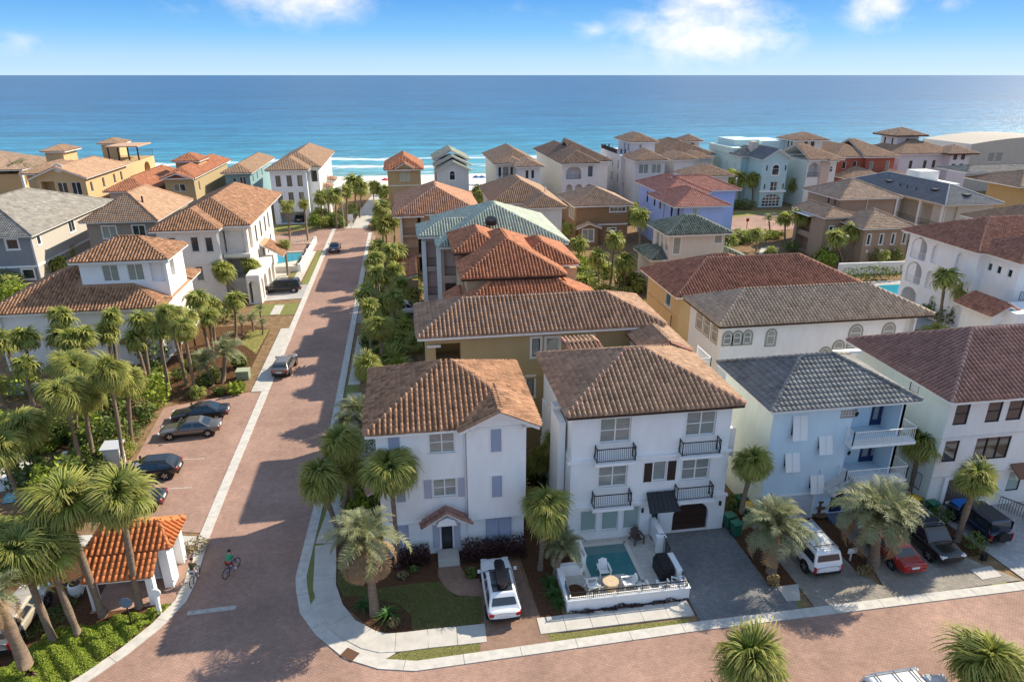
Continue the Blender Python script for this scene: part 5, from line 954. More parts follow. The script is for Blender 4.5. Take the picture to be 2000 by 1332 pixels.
H = House('white_roofed_house', 'white roofed house corner at the left edge behind the grey roof', -84, 140, stucco((.6, .6, .6)))
H.block(-96, 126, -79, 140, 0, 6.9); H.roof(-97, 125, -78, 141, 7, .35, 'FBLR', 'flat', T['white']); H.done()
H = House('ochre_house', 'ochre house with brown roof beside the lone palm at the left edge', -95, 185, stucco((.58, .4, .2)), far=True)
a = H.block(-110, 186, -92.5, 205, 0, 6.5); H.roof(-111, 185, -91.5, 206, 7.6, .35, 'FBLR', 'low', T['tan']); H.box('corner_column', -92.6, 185.8, 0, -92.1, 186.3, 7.5, 'trim'); H.done()
# --- open post kiosk with orange roof
H = House('mail_kiosk', 'small open kiosk with white piers and bright orange tile roof', -17.4, 37, M['white'], cat='kiosk')
H.roof(-19.6, 35.75, -14.95, 38.75, 3.0, {'F': .58, 'B': .58, 'L': 1.0, 'R': 1.0}, 'FBLR', 'barrel', T['orange'], th=.14, singles=150); r = H.roof(-19.3, 34.35, -15.65, 35.72, 2.18, .58, 'F', 'barrel', T['orange'], th=.14, singles=150)
for x, y in ((-19.1, 34.8), (-15.95, 34.8)): MB().prism([(x - .2, y - .2), (x + .2, y - .2), (x + .2, y + .2), (x - .2, y + .2)], 0, 2.1).build('pier', M['white'], H.root)
for q in ((-15.72, 38.2, -15.25, 38.75), (-15.75, 36.0, -15.25, 37.0), (-19.4, 38.4, -19.0, 38.75)): MB().box(q[0], q[1], 0, q[2], q[3], 2.95).build('pier', M['white'], H.root)
MB().box(-18.9, 36.95, 0, -15.8, 38.5, 2.9).build('mail_room', M['white'], H.root); MB().box(-17.8, 36.75, .3, -16.2, 36.99, 1.7).build('mailbox_bank', M['grey'], H.root); sheet('kiosk_floor', [(-19.4, 34.4), (-14.6, 34.6), (-14.6, 39.3), (-19.4, 39.3)], .006, M['road'])
H.done()
# ---------------------------------------------------------------- palms and other plants
def fan_frond(seed, n=42, pet=.6, ln=1.12):
    """fan leaf: strips that arch out of the hub and hang at the tips"""
    q = np.random.default_rng(seed); V = [(-.02, -.02, 0), (-.02, .02, 0), (pet, .018, .06), (pet, -.018, .06)]; F = [(0, 1, 2, 3)]; tp = [0, 0, .1, .1]; hang = .75 + q.random() * .5
    for k in range(n):
        ph = (k / (n - 1) - .5) * R(240) + q.normal() * .07; L_ = ln * (.6 + .4 * math.cos(ph * .55)) * (1 + q.normal() * .1)
        d = np.array((math.cos(ph), math.sin(ph), 0)); sd_ = np.array((-d[1], d[0], 0)); h = hang * (.45 + .6 * abs(math.sin(ph)) + q.random() * .45); tw = q.normal() * .03; w = .034 * ln * (42 / n) ** .9
        o = np.array((pet, 0, .06)); b = len(V); m = o + d * L_ * .42 + np.array((0, 0, .07)); t = o + d * L_ * .78 + np.array((0, 0, .02 - h * .2 * L_)); u = o + d * L_ * (.98 - .2 * h * .5) + np.array((0, 0, -h * .62 * L_))
        V += [tuple(o + d * .04 - sd_ * .012), tuple(o + d * .04 + sd_ * .012), tuple(m + sd_ * w + (0, 0, tw)), tuple(m - sd_ * w - np.array((0, 0, .035 + tw))), tuple(t + sd_ * w * .6), tuple(t - sd_ * w * .6 - np.array((0, 0, .02))), tuple(u + sd_ * .008), tuple(u - sd_ * .008)]
        F += [(b, b + 1, b + 2, b + 3), (b + 3, b + 2, b + 4, b + 5), (b + 5, b + 4, b + 6, b + 7)]; tp += [.05, .05, .35, .35, .7, .7, 1, 1]
    return np.array(V), np.array(F), np.array(tp)
def pinnate_frond(seed, L_=2.1, n=26, droop=1.9, rise=.95, leaf=.5, wl_=.022):
    q = np.random.default_rng(seed); P = [np.zeros(3)]; th = rise; N = 14
    for i in range(N): th -= droop / N * (.4 + 1.2 * i / N); P.append(P[-1] + np.array((math.cos(th), 0, math.sin(th))) * L_ / N)
    P = np.array(P); V, F, tp = [], [], []
    for i in range(N):
        b = len(V); w = .03 * (1 - i / N) + .008; V += [tuple(P[i] + (0, w, 0)), tuple(P[i] - (0, w, 0)), tuple(P[i + 1] - (0, w, 0)), tuple(P[i + 1] + (0, w, 0))]; F.append((b, b + 1, b + 2, b + 3)); tp += [.1] * 4
    for i in range(n):
        t = (.14 + .86 * i / n) * N; a = int(min(t, N - 1)); p = P[a] + (P[a + 1] - P[a]) * (t - a); d = (P[a + 1] - P[a]); d /= np.linalg.norm(d); u = np.array((-d[2], 0, d[0]))
        ll = leaf * math.sin(math.pi * (.18 + .74 * i / n)) * (1 + q.normal() * .1)
        for s_ in (1, -1):
            v = d * (.55 + q.normal() * .07) + np.array((0, s_, 0)) * .75 + u * (.35 + q.normal() * .12); v /= np.linalg.norm(v); e_ = p + v * ll + np.array((0, 0, -.16 * ll)); m = p + v * ll * .5 + np.array((0, 0, .02)); b = len(V)
            V += [tuple(p - d * wl_), tuple(p + d * wl_), tuple(m + d * wl_), tuple(m - d * wl_), tuple(e_ + d * .003), tuple(e_ - d * .003)]; F += [(b, b + 1, b + 2, b + 3), (b + 3, b + 2, b + 4, b + 5)]; tp += [.1, .1, .4, .4, .9, .9]
    return np.array(V), np.array(F), np.array(tp)
FAN = [fan_frond(i) for i in range(5)]; FANL = [fan_frond(20 + i, 12) for i in range(3)]; PIN = [pinnate_frond(i) for i in range(4)]; PINL = [pinnate_frond(9 + i, n=14, wl_=.04) for i in range(3)]
FANM = [np_mesh('frond', v, f, M['fan'], tip=t) for v, f, t in FAN]; FANDEAD = np_mesh('frond', *FAN[1][:2], M['deadleaf'], tip=FAN[1][2])
PINM = [np_mesh('frond', v, f, M['pinna'], tip=t) for v, f, t in PIN]; PINDEAD = np_mesh('frond', *PIN[0][:2], M['deadleaf'], tip=PIN[0][2])
def rotm(az, el, roll): return np.array(Matrix.Rotation(az, 3, 'Z') @ Matrix.Rotation(-el, 3, 'Y') @ Matrix.Rotation(roll, 3, 'X'))
def crown_angles(n, kind, q):
    out = []
    for i in range(n):
        t = (i + .5) / n; az = i * 2.39996 + q.normal() * .35
        el = (1.3 - 2.3 * t ** 1.0) if kind == 'fan' else (1.05 - 1.55 * t)
        out.append((az, el + q.normal() * .2, q.normal() * .35, max(.6, 1 + q.normal() * .14)))
    return out
def crown_mesh(kind, seed, n=26):
    q = np.random.default_rng(seed); Vs, Fs, Rs, Ts = [], [], [], []; k = 0; src = FANL if kind == 'fan' else PINL
    for az, el, ro, sc in crown_angles(n, kind, q):
        v, f, t = src[q.integers(len(src))]; v = (v * sc) @ rotm(az, el, ro).T; Vs.append(v); Fs.append(f + k); k += len(v); Rs += [q.random()] * len(f); Ts.append(t)
    return np_mesh('crown', np.concatenate(Vs), np.concatenate(Fs), M['fan' if kind == 'fan' else 'pinna'], Rs, np.concatenate(Ts))
FARC = [crown_mesh('fan', s_) for s_ in range(4)]; FARP = [crown_mesh('pinna', 40 + s_, 30) for s_ in range(2)]
def core_mesh(r):
    b = MB(); b.tube([(0, 0, -.75 * r), (0, 0, -.3 * r), (0, 0, .1 * r), (0, 0, .35 * r)], [.5 * r, .72 * r, .5 * r, .1 * r], 10); return b
NP = 0
def palm(xb, yb, xc, zc, label, kind='fan', r=1.75, n=None, near=None, tr=.17, dead=0, name=None, cat='palm', group=None):
    global NP; NP += 1; q = np.random.default_rng(100 + NP)
    d = math.hypot(xb, yb, 29 - zc); near = d < 74 if near is None else near
    dead = dead or (int(q.integers(3, 9)) if kind == 'fan' and q.random() < .55 else 0); t = thing(name or {'fan': 'fan_palm', 'pinna': 'feather_palm'}[kind], label, cat, (xb, yb, 0), 0, group)
    yc = yb + q.normal() * .08 * zc * .3; sc = r * .88 / 1.75; sag = q.normal() * .15
    zt = zc - .1 * sc; k = 7 if near else 4
    pts = [(xb + (xc - xb) * (s_ ** 1.3) + sag * math.sin(math.pi * s_) * .5, yb + (yc - yb) * s_, zt * s_ - .05 * (1 - s_)) for s_ in np.linspace(0, 1, k)]
    if zt > .3: MB().tube(pts, [tr * (1.25 if i == 0 else 1.0 + .12 * math.sin(i * 2.1 + NP)) * (1 - .12 * i / k) for i in range(k)], 10 if near else 6).build('trunk', M['trunk'], t, smooth=True)
    cx, cy = xc - xb, yc - yb
    if near:
        b = core_mesh(.42 * sc); cr = bpy.data.objects.new('crown', b.mesh('crown', M['boots'], smooth=True)); C.objects.link(cr); cr.parent = t; cr.location = (cx, cy, zc - .15)
        n = n or (50 if kind == 'fan' else 50); n = int(n * (.8 + .3 * q.random())); ang = crown_angles(n, kind, q); src = FANM if kind == 'fan' else PINM
        for az, el, ro, s2 in ang: link('frond', src[q.integers(len(src))], cr, (.12 * math.cos(az) * sc, .12 * math.sin(az) * sc, .15), (ro, -el, az), sc * s2 * (1 if kind == 'fan' else .92))
        for i in range(dead): az = q.random() * 6.28; link('frond', FANDEAD if kind == 'fan' else PINDEAD, cr, (.1 * math.cos(az), .1 * math.sin(az), 0), (q.normal() * .3, 1.0 + q.random() * .4, az), sc * (.8 if kind == 'fan' else 1.0))
    else:
        src = FARC if kind == 'fan' else FARP; link('crown', src[q.integers(len(src))], t, (cx, cy, zc), (q.normal() * .08, q.normal() * .08, q.random() * 6.28), sc)
    return t
PALMS = [
 # kiosk corner and bottom left
 (-16.75, 34.53, -16.20, 7.72, 'tall fan palm rising in front of the orange kiosk roof', dict(r=1.95, tr=.19)),
 (-18.60, 34.15, -19.12, 7.64, 'leaning fan palm with smooth pale trunk crossing the kiosk corner', dict(r=2.0, tr=.2)),
 (-19.22, 32.60, -19.58, 5.66, 'slanting fan palm rooted in green ground cover, nearer the kiosk', dict(r=1.7, tr=.19)),
 (-20.56, 32.56, -20.84, 5.84, 'slanting fan palm rooted at the ground cover edge by the beige car', dict(r=1.9, tr=.19)),
 (-20.61, 30.09, -21.04, 5.14, 'stout palm with shaggy bark in the bottom left corner', dict(kind='pinna', r=1.6, tr=.34, dead=8)),
 (-23.36, 33.85, -22.88, 5.94, 'fan palm half cut by the left edge above the beige car', dict(r=1.7)),
 # tall row left of the parking bay
 (-23.84, 54.45, -22.97, 5.99, 'slender fan palm nearest the parking bay in the tall row', dict(r=1.6)),
 (-23.29, 50.89, -22.80, 8.16, 'tall fan palm beside the small white shed', dict(r=1.75, tr=.15)),
 (-25.48, 51.40, -25.11, 6.17, 'tall fan palm with pale trunk over round leaved bushes', dict(r=1.75)),
 (-25.70, 49.59, -25.67, 7.17, 'tallest fan palm with thick crown among the white posts', dict(r=1.95)),
 (-28.70, 49.73, -29.03, 4.71, 'fan palm with pale trunk beside the left pool', dict(r=1.95)),
 (-29.04, 47.17, -29.39, 4.46, 'fan palm leaning over the pool at the left edge', dict(r=1.8)),
 (-28.15, 55.11, -27.00, 6.99, 'fan palm with wide crown behind the tall row by the hedge', dict(r=1.9)),
 (-30.40, 56.64, -28.55, 6.75, 'fan palm half hidden behind the tall row near the garden wall', dict(r=1.7)),
 (-38.12, 64.00, -38.21, 2.39, 'small bushy palm at the left edge by the dark wall', dict(r=1.3)),
 # before the two tier house
 (-34.18, 68.26, -33.73, 7.17, 'fan palm before the left end of the two tier white house', dict(r=1.7)),
 (-31.75, 66.44, -31.19, 5.64, 'low spreading fan palm before the white wall canopy', dict(r=1.75)),
 (-29.94, 68.73, -29.33, 6.77, 'fan palm before the middle of the two tier white house wall', dict(r=1.55)),
 (-26.32, 67.05, -26.03, 6.63, 'fan palm with vine wrapped trunk near the white arcade', dict(r=1.85)),
 (-24.41, 66.03, -24.28, 6.03, 'leaning fan palm before the white arcade', dict(r=1.4)),
 (-21.48, 64.50, -21.43, 6.74, 'fan palm rooted closest to the parking bay in pine straw', dict(r=1.45)),
 (-22.81, 66.51, -23.19, 7.53, 'fan palm behind the one closest to the parking bay', dict(r=1.6)),
 (-23.04, 71.68, -23.10, 5.42, 'thin fan palm in pine straw by the arcade corner', dict(r=1.4)),
 (-23.09, 76.38, -23.33, 5.79, 'fan palm with full crown by the reddish drive', dict(r=1.8)),
 (-22.87, 78.28, -22.43, 4.59, 'short fan palm just behind the full crowned one', dict(r=1.5)),
 (-20.41, 77.17, -19.74, 5.36, 'fan palm standing alone beside the blue green feather palm', dict(r=1.7)),
 (-30.71, 95.43, -30.48, 3.97, 'fan palm between the two tier house and the white street house', dict(r=1.8)),
 (-23.68, 94.35, -25.02, 4.34, 'wide fan palm before the white street house corner balcony', dict(r=2.0)),
 (-22.26, 96.62, -21.97, 4.37, 'fan palm beside the white street house arcade', dict(r=1.7)),
 (-18.82, 106.79, -18.78, 4.85, 'small palm between the dark car and the street pool', dict(r=1.2)),
 (-19.40, 66.73, -18.83, 2.83, 'blue green feather palm by the pavement and utility box', dict(kind='pinna', r=2.3, tr=.22)),
 (-20.21, 66.11, -20.65, 2.38, 'grey green feather palm in the shade of the palm grove', dict(kind='pinna', r=1.7, tr=.2)),
 (-20.28, 80.69, -20.22, 1.66, 'small sago palm left of three on the reddish drive', dict(kind='pinna', r=1.0, tr=.14)),
 (-19.21, 81.60, -19.19, 1.49, 'small sago palm in the middle of three on the reddish drive', dict(kind='pinna', r=1.0, tr=.14)),
 (-17.90, 80.33, -17.84, 1.21, 'small sago palm right of three beside the pavement end', dict(kind='pinna', r=.95, tr=.14)),
 (-19.23, 86.75, -19.19, 1.04, 'tiny sago palm beside the grass square', dict(kind='pinna', r=.8, tr=.12)),
 # far end of the street
 (-21.74, 130.05, -21.59, 6.60, 'thin lone palm with hanging dry skirt, left of two by the pool', dict(r=1.7, tr=.2)),
 (-18.64, 130.99, -18.68, 6.82, 'thin lone palm, right of two by the street pool', dict(r=1.5, tr=.2)),
 (-17.06, 144.90, -17.36, 5.58, 'fan palm at the tall white beach house corner', dict(r=2.2)),
 (-14.18, 141.07, -13.93, 6.46, 'fan palm with bright crown by the street end lawn', dict(r=2.5)),
 (-16.10, 145.63, -15.88, 5.94, 'fan palm between two others at the street end lawn', dict(r=2.0)),
 (-12.32, 143.31, -11.89, 7.06, 'fan palm behind the street lamp', dict(r=2.0)),
 (-11.13, 152.20, -10.71, 7.27, 'big fan palm beside the beach walk', dict(r=3.3)),
 (-10.21, 152.06, -9.37, 6.18, 'dark fan palm leaning beside the beach walk', dict(r=2.4)),
 (-7.98, 174.78, -7.55, 3.11, 'fan palm at the beach beside the tan tower house', dict(r=2.6)),
 (-4.56, 124.44, -4.51, 6.72, 'fan palm right of the beach walk entrance', dict(r=2.3)),
 (-3.86, 124.33, -4.17, 3.68, 'dense fan palm at the tan house street corner', dict(r=2.4)),
 (-2.62, 125.37, -2.64, 4.26, 'fan palm pressed against the tan house wall', dict(r=1.9)),
 # right side of the street
 (-4.19, 101.53, -4.04, 4.80, 'fan palm by the kerb before the tan house porch', dict(r=1.9)),
 (-2.29, 99.99, -1.83, 4.75, 'fan palm beside the reddish lean-to roof', dict(r=2.0)),
 (-4.84, 89.28, -4.61, 4.33, 'fan palm near the kerb before the peach house', dict(r=1.8)),
 (-1.93, 90.87, -1.98, 4.26, 'fan palm behind the three trunk group by the white truck', dict(r=1.9)),
 (-1.77, 83.15, -1.30, 4.26, 'thick trunked fan palm before the white truck', dict(r=1.9, tr=.24)),
 (-4.61, 77.56, -5.31, 4.99, 'fan palm overhanging the pavement right of the street', dict(r=1.8)),
 (-3.51, 79.79, -3.71, 3.20, 'fan palm rooted on the pavement bend right of the street', dict(r=1.6)),
 (-0.96, 75.28, -0.87, 1.72, 'bushy low palm at the olive house corner', dict(r=1.7, n=28)),
 (-2.28, 72.58, -2.32, 1.40, 'bushy low palm beside the olive house wall', dict(r=1.7, n=28)),
 (-1.76, 68.83, -1.82, 1.08, 'bushy low palm before the olive house porch', dict(r=1.7, n=28)),
 (-3.57, 67.85, -3.59, 1.46, 'bushy low palm by the white gravel', dict(r=1.8, n=28)),
 (-5.15, 65.40, -4.95, 1.02, 'bushy low palm by the pavement behind the white corner house', dict(r=1.6, n=28)),
 (0.08, 68.54, -0.05, 2.15, 'slim fan palm against the olive house porch pier', dict(r=1.0)),
 (-4.92, 54.69, -5.33, 1.40, 'blue green feather palm beside the corner house roof', dict(kind='pinna', r=2.0)),
 (-6.05, 53.74, -6.16, 0.91, 'small blue green palm on gravel by the street grass', dict(kind='pinna', r=1.3)),
 # around the corner house
 (-4.83, 41.95, -5.39, 5.71, 'fan palm behind the kerbside one at the corner house', dict(r=1.75)),
 (-5.92, 40.25, -6.60, 4.00, 'fan palm with yellow green crown over the kerb grass', dict(r=1.9)),
 (-5.68, 41.80, -4.83, 3.69, 'half hidden fan palm between the two kerb palms', dict(r=1.3)),
 (-1.83, 35.86, -1.88, 6.97, 'fan palm against the white corner house front', dict(r=1.85, tr=.16)),
 (-3.12, 31.94, -3.30, 5.13, 'feather palm with skirt of dead brown leaves on the corner lawn', dict(kind='pinna', r=2.3, tr=.26, dead=34, n=44)),
 (9.76, 42.30, 10.00, 3.84, 'fan palm in the gap between corner and balcony houses', dict(r=1.75)),
 (8.96, 43.61, 8.93, 2.18, 'shaded fan palm deep in the gap between two white houses', dict(r=1.2)),
 (7.06, 34.22, 7.35, 4.36, 'fan palm at the left end of the pool wall', dict(r=1.75)),
 (7.79, 33.31, 8.32, 2.09, 'grey green feather palm by the low pool wall', dict(kind='pinna', r=1.5)),
 (21.15, 35.77, 21.45, 5.33, 'fan palm between balcony house and pale blue house', dict(r=1.5)),
 (21.33, 31.75, 21.12, 3.09, 'round feather palm between the grey drive and white wagon', dict(kind='pinna', r=2.2, n=100, tr=.3, dead=8)),
 (27.99, 31.29, 27.49, 3.60, 'big round feather palm before the blue house door', dict(kind='pinna', r=2.6, n=120, tr=.34, dead=8)),
 (35.14, 37.48, 35.16, 4.70, 'fan palm between blue house balcony and cream house', dict(r=1.65)),
 (35.14, 32.75, 35.18, 4.82, 'fan palm leaning between black wagon and off-road car', dict(r=1.5, tr=.2)),
 (16.16, 23.59, 15.62, 1.99, 'bright fan palm cut by the bottom edge in mid picture', dict(r=2.0, n=46)),
 (28.43, 21.40, 26.65, 2.37, 'bright fan palm cut by the bottom right corner', dict(r=2.1, n=46)),
 (8.03, 63.91, 7.96, 2.05, 'palm top showing behind the corner house roof ridge', dict(r=1.8)),
 # centre and right
 (26.61, 90.13, 25.92, 5.19, 'fan palm right of the terracotta roofs, nearest them', dict(r=2.0)),
 (28.33, 91.37, 28.84, 7.21, 'tall fan palm between ochre and brown houses', dict(r=2.0)),
 (29.86, 89.63, 29.81, 4.51, 'bright fan palm before the cream tower house', dict(r=2.2)),
 (26.57, 102.62, 26.41, 4.24, 'bushy fan palm below the small brown house', dict(r=2.0)),
 (28.43, 119.36, 28.62, 3.11, 'fan palm between cream and small brown houses', dict(r=1.7)),
 (26.47, 96.46, 25.94, 1.22, 'low palm beside the terracotta eaves', dict(r=1.8)),
 (39.22, 110.33, 38.87, 6.39, 'dark shaded palm between brown and periwinkle houses', dict(r=2.6)),
 (16.07, 147.43, 16.15, 4.97, 'palm between terracotta and cream roofs', dict(r=2.2)),
 (69.28, 116.04, 68.79, 4.38, 'fan palm with dark crown by the far driveway', dict(r=1.9)),
 (68.44, 111.50, 68.64, 5.72, 'tall fan palm beside the tan brown house', dict(r=2.1)),
 (70.82, 124.35, 70.27, 2.34, 'small date palm on the far street verge', dict(kind='pinna', r=1.7)),
 (60.81, 110.46, 60.40, 2.98, 'palm with rough trunk beside the cream tower', dict(r=1.7)),
 (61.39, 116.45, 60.65, 1.30, 'low bright palm right of the cream tower', dict(r=1.7)),
 (60.94, 105.55, 60.81, 0.85, 'low palm behind the long red brown roof', dict(r=1.6)),
 (70.38, 99.55, 68.16, 4.45, 'fan palm against the tan brown house, left of two', dict(r=2.1)),
 (71.60, 100.63, 72.15, 5.20, 'fan palm against the tan brown house, right of two', dict(r=2.2)),
 (74.66, 95.25, 74.14, 2.40, 'small yellow green palm at the tan brown house foot', dict(r=1.3)),
 (62.95, 69.16, 62.31, 6.66, 'tall dark palm before the arched loggias', dict(r=1.9)),
 (66.52, 69.30, 65.90, 4.77, 'dark palm right of the tall one before the loggias', dict(r=2.2)),
 (67.76, 68.61, 68.41, 2.54, 'low palm in the loggia courtyard', dict(r=1.5)),
 (66.39, 60.75, 65.51, 2.07, 'palm half cut by the right edge below the loggias', dict(r=1.3)),
 # beach row
 (55.16, 186.77, 55.10, 4.70, 'palm between white beach house and grey tower house', dict(r=2.6)),
 (55.84, 177.93, 56.11, 4.18, 'dark palm before the grey tower house', dict(r=3.0)),
 (55.38, 169.98, 55.33, 3.42, 'bright palm behind the periwinkle house', dict(r=2.4)),
 (38.51, 169.55, 38.23, 2.87, 'palm before the white beach house arches', dict(r=2.4)),
 (16.72, 158.91, 16.78, 3.55, 'leafy palm between terracotta and cream houses', dict(r=2.6)),
 (76.65, 153.42, 75.84, 6.49, 'bright palm left of the mint house, nearest the street lamp', dict(r=3.0)),
 (78.28, 153.17, 77.88, 6.12, 'palm crown touching the mint house side wall', dict(r=2.6)),
 (81.35, 152.69, 80.71, 6.13, 'dark palm before the mint house front', dict(r=2.6)),
 (82.44, 152.53, 83.25, 3.96, 'small bright palm beside the arched paned garage door', dict(r=1.9)),
 (92.23, 153.12, 91.89, 4.57, 'dark palm between mint and white belvedere houses', dict(r=2.5)),
 (105.35, 169.92, 104.78, 3.43, 'palm before the white belvedere house wall', dict(r=2.3)),
 (-94.60, 189.41, -94.60, 5.83, 'lone date palm before the surf at the far left', dict(kind='pinna', r=4.2, tr=.3)),
 (-80.38, 190.52, -79.59, 3.77, 'palm against the ochre villa wall', dict(r=2.0)),
 (-50.38, 178.39, -50.08, 1.91, 'palm behind the white street house roof', dict(r=1.9)),
 (152.13, 191.05, 151.83, 1.29, 'palm before the white turret house', dict(r=2.2)),
 (163.05, 183.20, 162.59, 0.84, 'palm at the foot of the grey apartment block', dict(r=2.2)),
 (-57.37, 115.98, -56.93, 1.92, 'bushy palm by the grey house corner, nearest the two tier roof', dict(r=2.0)),
 (-55.33, 118.30, -54.96, 2.25, 'bushy palm in the gap between grey and taupe houses', dict(r=1.8)),
 (-58.09, 109.28, -57.74, 1.43, 'bushy palm below the grey house at the left edge', dict(r=2.2)),
 (-60.48, 109.65, -60.16, 1.30, 'bushy palm half cut by the left edge below the grey house', dict(r=2.2)),
 (-55.56, 108.90, -55.26, 1.83, 'bushy palm right of the grey house downpipe', dict(r=2.0)),
 (-53.47, 110.91, -53.06, 1.86, 'bushy palm touching the upper pavilion roof eaves', dict(r=2.0)),
 (-56.58, 102.99, -56.27, 1.24, 'bushy palm above the lower pavilion roof', dict(r=2.0)),
]
for a in PALMS: palm(*a[:4], a[4], **a[5])
for x, y, h, r, l in ((-39.5, 69.5, 4.6, 1.7, 'fan palm at the left end of the two tier house, by its corner column'), (-37.2, 67.6, 5.4, 1.9, 'fan palm over the garden wall before the left wall canopy'), (-34.4, 68.8, 5.0, 1.8, 'fan palm directly right of the left wall canopy'), (-32.0, 65.8, 5.6, 1.8, 'tall fan palm between the two canopies of the two tier house'), (-30.2, 68.5, 5.2, 1.7, 'fan palm before the flat right wall canopy'), (-26.6, 66.9, 5.0, 1.6, 'fan palm at the two tier house right corner'), (-24.2, 70.2, 4.6, 1.7, 'fan palm before the first arch of the side arcade'), (-35.6, 63.6, 4.2, 1.6, 'short fan palm in front of the garden wall'), (-22.2, 74.5, 4.4, 1.6, 'fan palm before the second arch of the side arcade')): palm(x, y, x + .3 * math.sin(x), h, l, r=r)
for x, y, h, r, l in ((-4.6, 57.6, 4.6, 1.6, 'fan palm right of the street where the white gravel ends'), (-3.4, 66.2, 5.2, 1.8, 'fan palm right of the street before the ochre house terrace wall'), (-4.8, 71.5, 5.4, 1.8, 'fan palm at the right kerb level with the terracotta roofs'), (-2.2, 75.8, 5.0, 1.7, 'fan palm close to the peach house porch corner'), (-4.9, 79.8, 5.0, 1.7, 'fan palm just before the white truck drive'), (-4.4, 91.5, 5.6, 1.9, 'fan palm just beyond the white truck drive'), (-3.0, 96.2, 5.6, 1.9, 'fan palm beside the reddish lean-to, street side'), (-5.0, 101, 5.2, 1.8, 'fan palm at the kerb before the tan house corner balcony')): palm(x, y, x + .4 * math.sin(y), h, l, r=r, n=38)
# leafy shrubs: many small leaves through the volume
def leaves(n, shape, leaf, q, up_=.4):
    P = []
    while len(P) < n:
        p = q.random(3) * 2 - 1
        if shape == 'ball':
            d = np.linalg.norm(p)
            if d > 1 or d < .35: continue
        P.append(p)
    P = np.array(P); d = q.normal(size=(n, 3)); d[:, 2] = np.abs(d[:, 2]) * .6 + up_; d /= np.linalg.norm(d, axis=1)[:, None]
    t = np.cross(d, q.normal(size=(n, 3))); t /= np.linalg.norm(t, axis=1)[:, None]; b = np.cross(d, t); s_ = leaf * (.7 + .6 * q.random((n, 1)))
    return P, t * s_, b * s_ * .55
def shrub_mesh(name, n, size, leaf, m, shape='ball', seed=1):
    q = np.random.default_rng(seed); P, t, b = leaves(n, shape, leaf, q); P = P * np.array(size) + np.array((0, 0, size[2]))
    if shape == 'ball': P *= 1 + .12 * np.sin(P[:, :1] * 5 / size[0] + seed) * np.cos(P[:, 1:2] * 4 / size[1])
    V = np.stack([P - t, P - b, P + t, P + b], 1).reshape(-1, 3); return np_mesh(name, V, np.arange(len(V)).reshape(-1, 4), m, q.random(n))
SH = {}
def shrub(p, size, m, label, name='shrub', leaf=.1, n=None, shape='ball', cat='bush', rz=0):
    n = n or int(min(2600, max(160, 260 * size[0] * size[1] * size[2] / (leaf / .1) ** 2 + 200)))
    o = link(name, shrub_mesh(name, n, size, leaf, M[m], shape, len(bpy.data.objects)), None, (p[0], p[1], 0), (0, 0, rz)); return tag(o, label, cat)
shrub((-.9, 36.0), (1.15, .55, .55), 'purple', 'dark purple hedge left of the white front door', 'hedge', .07, 2200, 'box', 'hedge')
shrub((4.35, 35.9), (2.05, .6, .6), 'purple', 'dark purple hedge right of the white front door', 'hedge', .07, 3600, 'box', 'hedge')
